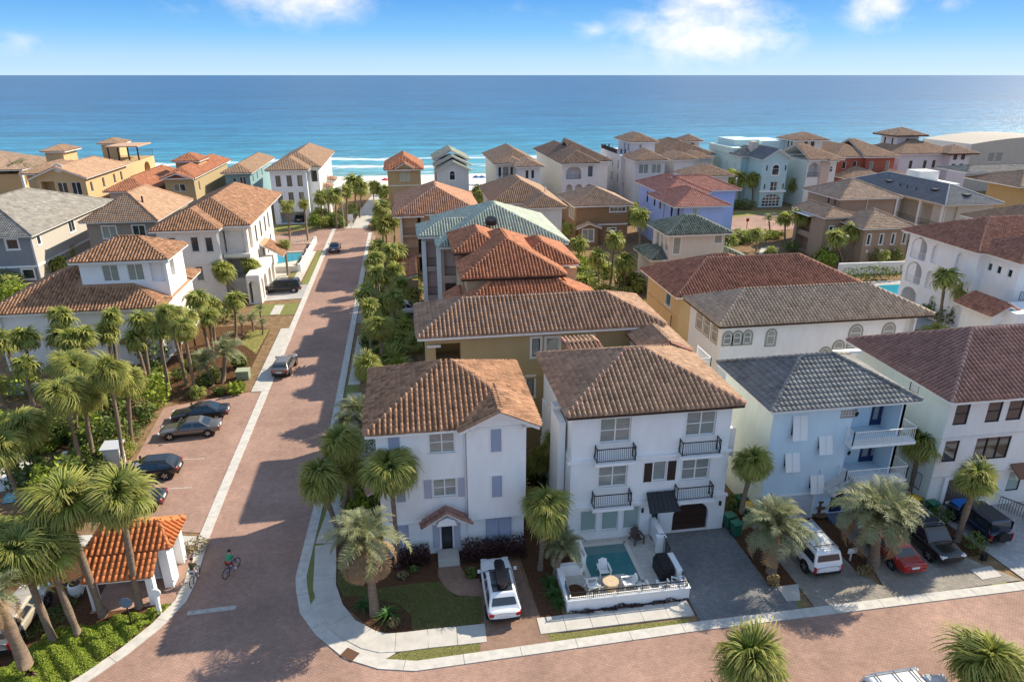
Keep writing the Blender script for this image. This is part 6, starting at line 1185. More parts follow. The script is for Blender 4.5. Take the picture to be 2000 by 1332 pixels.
for p, s_, m, l in (
 ((2.70, 34.22), (.45, .4, .3), 'bush', 'small grey green shrub beside the front brick path'), ((-0.80, 35.16), (.3, .25, .2), 'bush', 'tiny shrub in the mulch before the purple hedge'), ((-1.52, 34.74), (.35, .3, .2), 'dry', 'small pale tuft below the corner house wall'), ((-2.01, 30.76), (.35, .3, .3), 'dry', 'small pale plant by the lawn palm foot'),
 ((20.80, 30.59), (.4, .35, .4), 'dry', 'yellow dry grass tuft at the grey drive corner'), ((26.94, 30.60), (.6, .45, .35), 'dry', 'yellow dry grass mound behind the red car'), ((35.37, 31.65), (.8, .8, .7), 'bush', 'round green bush beside the black wagon nose'), ((35.36, 34.76), (1.0, .8, .6), 'bush', 'low green shrubs between two black cars'), ((35.27, 35.84), (.8, .8, .6), 'bush', 'dark shrub behind the black wagon'),
 ((-14.77, 39.38), (.8, .7, .45), 'dry', 'dry ornamental grass clump beside the kiosk'), ((-17.46, 63.89), (1.0, .9, .55), 'bright', 'round green bush at the parking bay corner'), ((-19.01, 63.78), (.5, .5, .35), 'bush', 'small bush in pine straw near the parking bay'),
 ((-24.00, 61.82), (1.3, 1.6, 1.8), 'bright', 'tall vine covered bush above the parked black sedan'), ((-27.25, 59.09), (2.6, 2.0, 1.9), 'bush', 'big round leaved bush under the tall palms'), ((-26.98, 61.09), (1.8, 1.6, 1.7), 'bush', 'leafy bush behind the iron gate'), ((-29.23, 56.46), (2.2, 1.8, 1.6), 'bush', 'dark leafy bush beside the left pool deck'), ((-30.54, 55.48), (2.0, 1.6, 1.3), 'bush', 'dark bush bordering the left pool deck'), ((-27.51, 55.79), (1.6, 1.4, 1.4), 'bright', 'light green bush under the tall palms'), ((-23.52, 52.70), (.9, .9, .9), 'bright', 'leafy clump beside the small white shed'), ((-23.87, 55.63), (.8, .9, .9), 'bush', 'narrow shrub along the parking bay edge'), ((-23.98, 58.59), (.9, 1.0, 1.0), 'bush', 'shrub with bare stems by the parking bay'), ((-26.56, 51.57), (1.2, .8, .6), 'bright', 'bright low hedge between the tall palms'),
 ((-37.75, 66.19), (2.6, 1.2, 1.2), 'bright', 'bright clipped hedge beside the dark garden wall'), ((-29.98, 50.30), (.9, .7, .5), 'bush', 'low bush by the left pool corner'), ((-28.31, 44.15), (2.4, .5, .4), 'bright', 'clipped light green hedge at the left edge'), ((-25.37, 44.46), (1.5, .9, .6), 'bush', 'dark shrub behind the kiosk palms'),
 ((-27.74, 72.83), (1.8, 1.4, 1.5), 'bush', 'dense bush at the arcade foot'), ((-39.32, 73.76), (2.0, .8, .9), 'bush', 'dark shrub row under the two tier house wall'), ((-23.69, 85.66), (2.2, 1.0, .9), 'bush', 'dark hedge behind the reddish drive'), ((-18.54, 70.57), (1.0, .9, .7), 'bush', 'bush beside the blue green feather palm'),
 ((-5.15, 74.09), (1.0, .9, .8), 'bush', 'dark bush on the pavement bend right of the street'), ((-3.03, 80.75), (1.5, 1.3, 1.1), 'bush', 'dark bush under the palm trio right of the street'), ((-2.89, 109.44), (1.9, 1.8, 1.4), 'bush', 'dark bush below the tan house porch'), ((-0.28, 85.67), (1.6, 1.0, .8), 'bush', 'bush beside the white truck'), ((-4.68, 49.90), (1.2, 2.0, 1.2), 'bush', 'dark bush along the corner house side wall'), ((-3.94, 43.63), (1.0, 1.3, 1.5), 'bush', 'dark bush under the corner house side canopy'),
 ((29.90, 70.93), (1.6, 1.2, 1.5), 'bush', 'green bush between ochre and arched white houses'), ((31.08, 62.02), (1.2, 1.6, 1.5), 'bush', 'bush in the gap behind the balcony house'), ((65.80, 73.04), (2.2, 1.5, 1.1), 'bush', 'round dark bush before the loggia house, left of the tall palm'), ((65.66, 70.85), (1.6, 1.5, 1.2), 'bush', 'round dark bush under the tall palm by the loggias'), ((69.28, 90.47), (6.0, .9, 1.1), 'bush', 'dark hedge before the courtyard pool'), ((74.80, 98.87), (1.2, 1.2, 1.6), 'bush', 'dark bush at the tan brown house foot'), ((77.78, 97.17), (1.3, 1.2, 1.6), 'bush', 'dark bush at the tan brown house far corner'), ((66.77, 109.55), (1.6, 1.2, .9), 'bush', 'bush by the tan brown house side door'), ((62.10, 116.34), (2.0, 1.6, 1.0), 'bush', 'bush clump beside the cream tower garden path'), ((67.26, 118.81), (2.2, 1.4, .9), 'bright', 'light green shrubs on the far street verge'), ((69.51, 119.30), (1.4, 1.0, .7), 'bush', 'shrub by the far street sign'), ((72.35, 71.60), (1.8, 1.4, 1.3), 'bush', 'dark shrub in the loggia courtyard'), ((68.04, 70.38), (1.0, .8, 2.4), 'bush', 'dark climbing plant between loggia palms'),
 ((109.56, 128.33), (3.4, 2.2, 1.5), 'bush', 'dark shrub below the grey roofed house porch'), ((77.40, 148.25), (3.0, 1.2, 1.2), 'bush', 'dark hedge before the mint house palms'), ((74.85, 149.63), (2.6, 1.4, 1.1), 'bush', 'dark shrub at the mint house lawn edge'), ((98.42, 211.62), (3.0, 2.0, 2.4), 'bush', 'round bush beside the white villa'), ((131.97, 192.57), (2.4, 1.6, 1.4), 'bright', 'yellow green bush before the brick red house'), ((-40.52, 203.91), (2.6, 3.5, 3.0), 'bush', 'dark tree mass between teal and white beach houses'), ((-11.67, 152.29), (1.4, 3.0, 1.6), 'bush', 'dark shrub along the beach walk railing'), ((-13.40, 141.78), (1.6, 1.0, .7), 'bush', 'low shrub behind the street lamp'), ((-15.93, 145.60), (1.6, 1.2, 1.2), 'bush', 'dark shrub under the street end palms'), ((28.04, 100.56), (1.8, 1.6, 1.4), 'bush', 'dark green bush under the ochre house palms'), ((24.53, 99.32), (1.6, 1.6, 1.6), 'bright', 'light bush beside the terracotta eaves'), ((31.37, 129.41), (1.6, 1.8, 1.6), 'bush', 'bush at the small brown house side'), ((-55.70, 114.70), (2.6, 1.6, 1.6), 'bush', 'dense bush between the bushy palms by grey house'), ((-58.36, 111.67), (3.2, 1.6, 1.4), 'bush', 'dense bush under the grey house at left'), ((-58.62, 105.82), (3.0, 1.6, 1.4), 'bush', 'bush above the lower pavilion roof at the left edge'), ((-25.00, 98.60), (1.6, 1.2, 1.1), 'bush', 'bush at the white arcade entrance'), ((-17.52, 113.85), (.5, .4, .4), 'bush', 'small shrub inside the street pool wall')):
    shrub(p, s_, m, l, leaf=.09 if math.hypot(*p) < 62 else .2)
# dense planting that nothing tells apart, plant by plant
LOW = [shrub_mesh('shrub', 420, (1.0, 1.0, .75), .13, M[m], 'ball', 60 + k) for k, m in enumerate(('bush', 'bush', 'bright'))]
def planting(n, box, where, avoid=(), palms=.35, s0=.7, s1=1.5, seed=1):
    q = np.random.default_rng(seed)
    for i in range(n):
        x, y = box[0] + q.random() * (box[2] - box[0]), box[1] + q.random() * (box[3] - box[1])
        if any(a[0] < x < a[2] and a[1] < y < a[3] for a in avoid): continue
        s_ = s0 + q.random() * (s1 - s0)
        if q.random() < palms: tag(link('palmetto', FARC[q.integers(4)], None, (x, y, .5 * s_), (q.normal() * .1, q.normal() * .1, q.random() * 6), s_ * .85), 'low palmetto clump in the dense planting ' + where, 'palmetto', 'palmettos ' + where)
        else: tag(link('shrub', LOW[q.integers(3)], None, (x, y, 0), (0, 0, q.random() * 6), (s_, s_ * (.8 + .4 * q.random()), s_ * (.8 + .5 * q.random()))), 'green shrub in the dense planting ' + where, 'bush', 'shrubs ' + where)
planting(48, (-5.0, 57, .6, 102), 'right of the street', ((-7, 81.8, 2, 88.8), (-7, 58, -4, 64)), .45, .8, 1.6, 1)
planting(12, (-28.5, 63.5, -19, 71), 'under the palm grove', (), .25, .5, 1.0, 2)
planting(44, (-40, 45, -24.6, 61.5), 'under the tall palm row', ((-40, 44, -29, 54),), .15, .9, 1.8, 3)
planting(22, (20.5, 77, 32, 103), 'between ochre and small brown houses', (), .4, .8, 1.7, 4)
planting(26, (48, 96, 68, 124), 'along the far street gardens', ((54, 99, 67, 114),), .35, .8, 1.7, 5)
planting(30, (-62, 82, -44, 104), 'below the grey house', ((-45, 72, -25, 88),), .5, 1.0, 2.0, 6)
planting(16, (-24, 141, -14, 150), 'at the street end', ((-28, 140, -19.5, 160), (-13, 140, -7, 190)), .3, .8, 1.8, 7)
planting(14, (-6.5, 138, -4.8, 186), 'along the beach walk', (), .3, .9, 1.8, 8)
planting(14, (16, 131, 50, 150), 'behind the brown houses', (), .3, 1.0, 2.2, 9)
planting(16, (51, 62, 60, 80), 'around the courtyard', ((55, 66, 62, 80),), .3, .8, 1.5, 10)
planting(10, (6.6, 37.2, 9.0, 48), 'in the gap beside the corner house', (), .4, .5, 1.0, 11)
planting(9, (20.6, 37.4, 22.2, 50), 'in the gap beside the blue house', (), .3, .5, .9, 12)
planting(12, (-6, 37.8, -3.6, 46), 'along the corner house side', ((-8, 36, -5.4, 50),), .4, .6, 1.1, 13)
# strap leaved clumps
def strap_mesh(seed, n=70, L_=.75):
    q = np.random.default_rng(seed); V, F = [], []
    for i in range(n):
        az = q.random() * 6.28; el = .5 + q.random() * .9; d = np.array((math.cos(az), math.sin(az), 0)); sd_ = np.array((-d[1], d[0], 0)) * .025; l = L_ * (.7 + .5 * q.random()); o = d * q.random() * .12; b = len(V)
        p1 = o + d * l * .5 * math.cos(el) + np.array((0, 0, l * .6 * math.sin(el))); p2 = o + d * l * (math.cos(el) + .25) + np.array((0, 0, l * .62 * math.sin(el) - .08))
        V += [tuple(o - sd_), tuple(o + sd_), tuple(p1 + sd_), tuple(p1 - sd_), tuple(p2 + sd_ * .2), tuple(p2 - sd_ * .2)]; F += [(b, b + 1, b + 2, b + 3), (b + 3, b + 2, b + 4, b + 5)]
    return np_mesh('strap_plant', np.array(V), np.array(F), M['strap'], q.random(len(F)))
SM = [strap_mesh(i) for i in range(2)]
for k, (p, s_, l) in enumerate((((-2.26, 31.46), 1.25, 'green strap leaved clump right of the lawn palm foot'), ((-3.76, 32.49), 1.1, 'green strap leaved clump left of the lawn palm foot'), ((7.38, 31.61), 1.1, 'dark strap leaved clump against the pool wall'), ((7.35, 32.73), 1.0, 'dark strap leaved clump by the pool wall fan palm'), ((7.56, 30.87), .8, 'low strap leaved clump at the pool wall corner'), ((-0.80, 35.36), .5, 'tiny star shaped plant below the purple hedge'))): tag(link('strap_plant', SM[k % 2], None, (*p, 0), (0, 0, k * 1.3), s_), l, 'plant')
# ground cover in the bottom left corner and along the pool wall
def in_poly(P, poly):
    x, y = P[:, 0], P[:, 1]; c = np.zeros(len(P), bool); n = len(poly)
    for i in range(n):
        (x0, y0), (x1, y1) = poly[i], poly[(i + 1) % n]; c ^= ((y0 > y) != (y1 > y)) & (x < (x1 - x0) * (y - y0) / (y1 - y0 + 1e-12) + x0)
    return c
def cover(name, poly, n, leaf, hgt, m, seed=3, lump=1.0):
    q = np.random.default_rng(seed); a = np.array(poly); lo, hi = a.min(0), a.max(0); P = lo + q.random((n * 3, 2)) * (hi - lo); P = P[in_poly(P, poly)][:n]; n = len(P)
    h = hgt * (.55 + .45 * np.sin(P[:, 0] * 2.3 * lump + 1) * np.cos(P[:, 1] * 2.9 * lump) + .25 * np.sin(P[:, 0] * 6.1 + P[:, 1] * 5.3)); z = np.maximum(h, .05) * (.45 + .55 * q.random(n) ** .5)
    _, t, b = leaves(n, 'box', leaf, q, .9); P3 = np.column_stack([P, z]); V = np.stack([P3 - t, P3 - b, P3 + t, P3 + b], 1).reshape(-1, 3)
    return stuff(link(name, np_mesh(name, V, np.arange(len(V)).reshape(-1, 4), M[m], q.random(n))))
gc = [(-14.9, 34.4), (-16.0, 32.3), (-17.6, 30.2), (-20.2, 27.6), (-24, 25.4), (-23.5, 28.6), (-22.2, 30.6), (-20.8, 33.2), (-18.2, 33.5), (-16.6, 33.9)]
cover('ground_cover', gc, 42000, .05, .4, 'bright'); cover('ground_cover', [(-23, 31.5), (-20.6, 33.8), (-20.4, 36), (-21.4, 36)], 1500, .05, .3, 'bush', 9)
cover('ground_cover', [(7.83, 30.14), (9.13, 30.28), (15.36, 30.45), (15.18, 30.11), (9.13, 29.94)], 1600, .05, .25, 'purple', 5)
def grass(poly, n, m, seed, h=.06):
    q = np.random.default_rng(seed); a = np.array(poly); lo, hi = a.min(0), a.max(0); P = lo + q.random((n * 3, 2)) * (hi - lo); P = P[in_poly(P, poly)][:n]; n = len(P); az = q.random(n) * 6.28; w = np.column_stack([np.cos(az), np.sin(az), np.zeros(n)]) * .02
    B = np.column_stack([P, np.full(n, .018)]); tpt = B + np.column_stack([q.normal(size=n) * .03, q.normal(size=n) * .03, h * (.5 + q.random(n))]); V = np.stack([B - w, B + w, tpt], 1).reshape(-1, 3)
    stuff(link('grass', np_mesh('grass', V, np.arange(len(V)).reshape(-1, 3), M[m], q.random(n))))
grass([(-5.59, 36.99), (-5.49, 34.84), (-4.99, 33.64), (-4.14, 33.51), (-1.78, 32.54), (-1.04, 31.50), (-0.98, 30.33), (3.05, 30.26), (3.16, 32.32), (1.60, 32.56), (0.74, 34.01), (-0.74, 34.10), (-2.98, 33.94), (-4.46, 34.55)], 22000, 'turf', 11)
grass([(-2.67, 28.41), (-1.16, 28.96), (2.85, 28.90), (2.47, 27.89), (-0.87, 27.99), (-2.07, 28.17)], 7000, 'turf', 12, .022); grass([(6.25, 28.96), (7.43, 28.78), (14.64, 28.78), (14.35, 27.98), (6.56, 27.93)], 8000, 'turf', 13, .022)
for k, (n, m, sd_) in enumerate(((26000, 'dry', 14),)): grass([(-15.9, 64.3), (-22, 62.3), (-28, 66), (-29, 84), (-20, 84), (-17.4, 82), (-17.4, 64.3)], n, m, sd_, .05)
# ---------------------------------------------------------------- vehicles
def paint(c, metal=.0): return mat('car_paint', c, .28, .5, metal=metal, coat=.8)
def wheel(root, x, y, r=.36, w=.24):
    s = 1 if y > 0 else -1; b = MB(); n = 20
    prof = [(-w / 2, r * .62), (-w / 2, r * .93), (-w / 2 + .03, r), (w / 2 - .03, r), (w / 2, r * .93), (w / 2, r * .66)]
    for j in range(n):
        a0, a1 = 2 * math.pi * j / n, 2 * math.pi * (j + 1) / n
        for (y0, r0), (y1, r1) in zip(prof, prof[1:]): b.face(*[(x + rr * math.cos(a), y + s * yy, r + rr * math.sin(a)) for yy, rr, a in ((y0, r0, a0), (y0, r0, a1), (y1, r1, a1), (y1, r1, a0))])
    wo_ = bpy.data.objects.new('wheel', None); C.objects.link(wo_); wo_.parent = root
    b.build('tyre', M['rubber'], wo_, local=True, smooth=True)
    m = MB(); yo = y + s * (w / 2 - .03); k = 5
    m.tube([(x, y + s * (w / 2 - .10), r), (x, y + s * (w / 2 - .06), r)], r * .66, 18); m.tube([(x, yo - s * .02, r), (x, yo + s * .01, r)], r * .16, 10)
    for j in range(k): a = 2 * math.pi * j / k; m.bar((x + r * .1 * math.cos(a), yo, r + r * .1 * math.sin(a)), (x + r * .66 * math.cos(a), yo, r + r * .66 * math.sin(a)), .07, .03, (0, 1, 0))
    m.build('rim', M['alloy'], wo_, local=True)
def car(label, x, y, deg, c, L=4.8, Wd=1.9, H=1.68, kind='suv', metal=0, cat='car', name='parked_car', roofc=None, rails=False, roofglass=False, boxrack=False, hood=None):
    t = thing(name, label, cat, (x, y, 0), R(deg)); P = paint(c, metal); w = Wd / 2; h = L / 2
    zb = {'suv': 1.08, 'sedan': .96, 'wagon': 1.1, 'jeep': 1.12}[kind]; zh = {'suv': 1.05, 'sedan': .86, 'wagon': 1.12, 'jeep': 1.12}[kind]
    rear_t = zb if kind != 'sedan' else .98; z0 = .26 if kind == 'sedan' else .32
    xf0 = {'suv': .24, 'sedan': .22, 'wagon': .26, 'jeep': .2}[kind] * L; xr0 = {'suv': -.47, 'sedan': -.36, 'wagon': -.485, 'jeep': -.44}[kind] * L
    xf1 = {'suv': .06, 'sedan': .04, 'wagon': .12, 'jeep': .16}[kind] * L; xr1 = {'suv': -.35, 'sedan': -.2, 'wagon': -.445, 'jeep': -.43}[kind] * L
    st = [(-h, .62, rear_t * .9, .80), (-h + .06, .42, rear_t - .02, .90), (-h + .3, z0, rear_t, .97), (-h * .6, z0, zb, 1), (0, z0, zb, 1), (xf0 - .1, z0, zb, .995), (xf0 + .1, z0, zh + .02, .985), (h - .75, z0, zh - .03, .96), (h - .28, z0, zh - .1, .92), (h - .07, .36, zh - .2, .82), (h, .5, zh - .32, .72)]
    b = MB(); ring = []
    for X, a, zt, k in st:
        zm = (a + zt) / 2; q = [(0, a), (w * k * .86, a), (w * k * .98, a + (zm - a) * .6), (w * k, zm), (w * k * .985, zt - (zt - zm) * .35), (w * k * .88, zt - .015), (0, zt + .03)]
        q = q + [(-yy, zz) for yy, zz in reversed(q[1:-1])]; k0 = len(b.v); ring.append(k0); b.v += [(X, yy, zz) for yy, zz in q]; nq = len(q)
    for i in range(len(st) - 1):
        for j in range(nq): b.f.append((ring[i] + j, ring[i] + (j + 1) % nq, ring[i + 1] + (j + 1) % nq, ring[i + 1] + j))
    b.f.append(tuple(ring[0] + j for j in range(nq))); b.f.append(tuple(ring[-1] + j for j in reversed(range(nq)))); b.m = [0] * len(b.f); b.r = [0] * len(b.f)
    bo = b.build('body', hood or P, t, local=True, smooth=True); md = bo.modifiers.new('round', 'SUBSURF'); md.levels = 1; md.render_levels = 2
    wb, wr = w * .95, w * ({'suv': .76, 'wagon': .82, 'jeep': .86, 'sedan': .7}[kind]); zr = H
    g = MB(); base = [(xr0, -wb), (xf0, -wb * .94), (xf0, wb * .94), (xr0, wb)]; top = [(xr1, -wr), (xf1, -wr), (xf1, wr), (xr1, wr)]
    lev = [[(X, Y, zb - .08) for X, Y in base], [(X, Y, zr - .1) for X, Y in top], [(X * .9 + (xr1 + xf1) / 2 * .1, Y * .8, zr) for X, Y in top]]
    for a, c_ in zip(lev, lev[1:]):
        for j in range(4): g.face(a[j], a[(j + 1) % 4], c_[(j + 1) % 4], c_[j])
    g.face(*lev[2]); cb_ = g.build('cabin', P, t, local=True, smooth=True); bv = cb_.modifiers.new('edge', 'BEVEL'); bv.width = .07; bv.segments = 3; wd = cb_.modifiers.new('weld', 'WELD'); wd.merge_threshold = .001; cb_.modifiers.move(1, 0); wn_ = cb_.modifiers.new('wn', 'WEIGHTED_NORMAL')
    if roofc or roofglass: m_ = MB(); m_.face(*[(X * .97 + .02, Y * .97, zr + .006) for X, Y, _ in lev[2]]); m_.build('roof_panel', roofc or M['glass'], t, local=True)
    def panel(nm, A, B, Cc, D, ins, m=M['glass'], k=(0, 1, 0, 1), v0=.2, v1=.86):
        """glass set into the cabin face A-B (bottom) D-C (top), a hair proud of it"""
        A, B, Cc, D = map(Vector, (A, B, Cc, D)); n = (B - A).cross(D - A).normalized(); f = lambda u, v: A.lerp(B, u).lerp(D.lerp(Cc, u), v) + n * .012
        u0, u1 = k[0], k[1]; pb = MB(); pb.face(tuple(f(u0 + ins, v0 + .03)), tuple(f(u0 + ins + .03, v0)), tuple(f(u1 - ins - .03, v0)), tuple(f(u1 - ins, v0 + .03)), tuple(f(u1 - ins - .01, v1 - .04)), tuple(f(u1 - ins - .05, v1)), tuple(f(u0 + ins + .05, v1)), tuple(f(u0 + ins + .01, v1 - .04))); pb.build(nm, m, t, local=True)
    l0, l1 = lev[0], lev[1]
    panel('windscreen', l0[1], l0[2], l1[2], l1[1], .06); panel('rear_window', l0[3], l0[0], l1[0], l1[3], .09, v0=.2 if kind == 'sedan' else .34, v1=.84)
    cuts = (0, .42, .74, 1) if kind in ('wagon', 'suv') else (0, .5, 1)
    for a, c_ in zip(cuts, cuts[1:]): panel('side_window', l0[0], l0[1], l1[1], l1[0], .02, k=(a, c_)); panel('side_window', l0[2], l0[3], l1[3], l1[2], .02, k=(1 - c_, 1 - a))
    rw = {'suv': .375, 'wagon': .4, 'jeep': .42, 'sedan': .335}[kind]; ax = (h - .95, -h + .95 if kind != 'jeep' else -h + .75)
    for X in ax:
        for s in (-1, 1):
            wheel(t, X, s * (w - .1), rw); m_ = MB(); m_.tube([(X, s * (w - .02), rw + .02), (X, s * (w + .004), rw + .02)], rw * 1.17, 20); m_.build('wheel_arch', M['black'], t, local=True)
    for s in (-1, 1):
        m_ = MB(); m_.box(h - .3, s * w * .5, zh - .34, h - .045, s * w * .86, zh - .2); m_.build('headlight', M['lampw'], t, local=True)
        z1 = rear_t - .12; m_ = MB(); m_.box(-h - .01, s * w * (.62 if kind in ('suv', 'sedan') else .8), z1 - (.2 if kind in ('suv', 'sedan') else .42), -h + .2, s * w * .9, z1); m_.build('tail_light', M['lampred'], t, local=True)
        m_ = MB(); m_.box(xf0 - .28, s * (w + .02), zb - .02, xf0 - .14, s * (w + .2), zb + .13); m_.build('wing_mirror', P, t, local=True)
    m_ = MB(); m_.box(-h - .03, -w * .82, .42, -h + .12, w * .82, .6); m_.build('rear_bumper', M['black'] if kind in ('suv', 'wagon', 'jeep') else P, t, local=True)
    m_ = MB(); m_.box(h - .12, -w * .5, .52, h + .012, w * .5, zh - .3); m_.build('grille', M['black'], t, local=True)
    m_ = MB(); m_.box(-h - .036, -.26, .64, -h + .02, .26, .78); m_.build('number_plate', M['plate'], t, local=True)
    if rails:
        for s in (-1, 1): MB().bar((xr1 + .15, s * wr * .86, zr + .06), (xf1 - .1, s * wr * .86, zr + .06), .05).build('roof_rail', M['chrome'], t, local=True)
        for X in (xr1 + .5, (xr1 + xf1) / 2 + .1, xf1 - .35): MB().bar((X, -wr * .86, zr + .08), (X, wr * .86, zr + .08), .05, .03).build('roof_bar', M['chrome'] if c[0] < .3 else M['black'], t, local=True)
    return t
CW = (.78, .79, .8)
t = car('white crossover with black roof box on the brick driveway', 4.2, 32.25, 90, CW, 4.95, 1.98, 1.72, 'suv', roofglass=True)
m_ = MB(); m_.prism([(-1.5, -.12), (-1.35, -.36), (.5, -.36), (.75, -.2), (.75, .12), (.5, .26), (-1.35, .26), (-1.5, .1)], 1.84, 2.1); m_.build('roof_box', mat('glossy_black', (.012, .01, .01), .12, .6), t, local=True)
for X in (-1.05, .2): MB().bar((X, -.62, 1.8), (X, .62, 1.8), .06, .04).build('roof_bar', M['black'], t, local=True)
car('grey brown estate car on the street, half on the kerb', -13.6, 68.9, 85, (.16, .14, .125), 4.6, 1.85, 1.55, 'suv', metal=.4)
car('black saloon at the far end of the parking bay', -19.5, 58.9, 184, (.01, .01, .012), 4.9, 1.85, 1.45, 'sedan')
car('grey saloon nearest the middle of the parking bay', -19.55, 55.95, 184, (.17, .155, .14), 4.95, 1.85, 1.46, 'sedan', metal=.5)
car('black hatchback parked by the bay lines, above another dark car', -20.8, 49.4, 182, (.01, .011, .014), 4.5, 1.85, 1.55, 'suv')
car('dark car with glowing red lamp half under the kiosk palm', -20.7, 45.2, 182, (.02, .02, .024), 4.5, 1.82, 1.45, 'sedan')
car('big black wagon parked by the white arcade', -18.5, 98.0, 181, (.012, .012, .013), 5.7, 2.05, 1.9, 'wagon', cat='suv')
car('dark blue saloon driving at the far end of the street', -13.0, 122.2, 90, (.03, .05, .1), 4.7, 1.85, 1.45, 'sedan')
car('long white wagon on tan pavers between two feather palms', 24.3, 33.4, 91, CW, 5.7, 2.05, 1.9, 'wagon', rails=True, cat='suv')
car('red coupe on tan pavers beside the black wagon', 29.75, 32.2, 91, (.35, .018, .012), 4.5, 1.85, 1.4, 'sedan')
car('black wagon facing the street with roof bars and sunroof', 32.7, 32.8, -89, (.014, .013, .012), 5.0, 1.98, 1.78, 'wagon', rails=True, roofglass=True, cat='suv')
t = car('off-road car with shade-dark body, sunlit blue bonnet and spare wheel before the brown garage', 37.35, 33.75, 91, (.012, .02, .05), 4.1, 1.85, 1.82, 'jeep', roofc=mat('black_hard_top', (.05, .05, .05), .6), cat='off-road car')  # near-black body and bright bonnet put shade and sun into the paint
MB().prism([(.85, -.72), (1.85, -.6), (1.85, .6), (.85, .72)], 1.1, 1.17).build('bonnet', paint((.015, .16, .55)), t, local=True); m_ = MB(); m_.tube([(-2.32, .12, .95), (-2.08, .12, .95)], .37, 18); m_.build('spare_wheel', M['rubber'], t, local=True); MB().box(-1.85, -.82, 1.16, .1, -.8, 1.75).box(-1.85, .8, 1.16, .1, .82, 1.75).build('hard_top_side', M['black'], t, local=True)
t = car('white pickup truck half hidden by palms right of the street', -.9, 85.2, 0, CW, 5.3, 1.95, 1.8, 'suv', cat='truck'); 
car('beige wagon at the left edge behind slanting palms', -22.95, 34.0, 90, (.5, .44, .35), 4.9, 1.9, 1.72, 'wagon', metal=.3, cat='suv')
car('silver wagon with roof bars cut by the bottom edge', 23.0, 21.5, 1, (.6, .6, .6), 4.9, 1.95, 1.75, 'wagon', metal=.2, rails=True, cat='suv')
car('dark car inside the open garage of the tall white beach house', -22.6, 149.9, 90, (.05, .05, .06), 4.2, 1.8, 1.45, 'sedan')
# ---------------------------------------------------------------- riders
def skin_body(name, pts, edges, rad, m, parent, mats=None):
    me = bpy.data.meshes.new(name); me.from_pydata(pts, edges, []); o = bpy.data.objects.new(name, me); C.objects.link(o); o.parent = parent
    md = o.modifiers.new('skin', 'SKIN'); md.use_smooth_shade = True
    for i, r in enumerate(rad): me.skin_vertices[0].data[i].radius = (r, r)
    me.skin_vertices[0].data[0].use_root = True; me.materials.append(m); o.modifiers.new('sub', 'SUBSURF').render_levels = 1; return o
def bicycle(label, x, y, rz, fr):
    t = thing('bicycle', label, 'bicycle', (x, y, 0), rz); r = .33
    for X in (-.5, .5):
        w_ = MB(); w_.tube([(X + r * math.cos(a), 0, r + r * math.sin(a)) for a in np.linspace(0, 2 * math.pi, 25)], .026, 6, False)
        wo_ = w_.build('wheel', M['rubber'], t, local=True, smooth=True); s_ = MB()
        for k in range(8): a = k * math.pi / 8; s_.bar((X - r * math.cos(a), 0, r - r * math.sin(a)), (X + r * math.cos(a), 0, r + r * math.sin(a)), .006)
        s_.build('spokes', M['alloy'], wo_, local=True)
    f = MB(); bb, st_, hd = (-.05, 0, .3), (-.2, 0, .78), (.36, 0, .82)
    for p, q in ((bb, st_), (bb, (.34, 0, .66)), ((-.17, 0, .66), (.35, 0, .76)), (bb, (-.5, 0, r)), ((-.17, 0, .66), (-.5, 0, r)), (hd, (.5, 0, r))): f.bar(p, q, .04)
    f.build('frame', fr, t, local=True); MB().bar((.34, 0, .82), (.32, 0, .98), .035).bar((.26, -.28, 1.0), (.32, 0, .98), .03).bar((.32, 0, .98), (.26, .28, 1.0), .03).build('handlebar', M['black'], t, local=True); MB().prism([(-.34, -.08), (-.08, -.025), (-.08, .025), (-.34, .08)], .79, .84).build('saddle', M['black'], t, local=True)
    m_ = MB(); m_.bar((bb[0], -.1, .3), (bb[0] + .12, -.1, .2), .025).bar((bb[0], .1, .3), (bb[0] - .12, .1, .4), .025); m_.build('crank', M['alloy'], t, local=True)
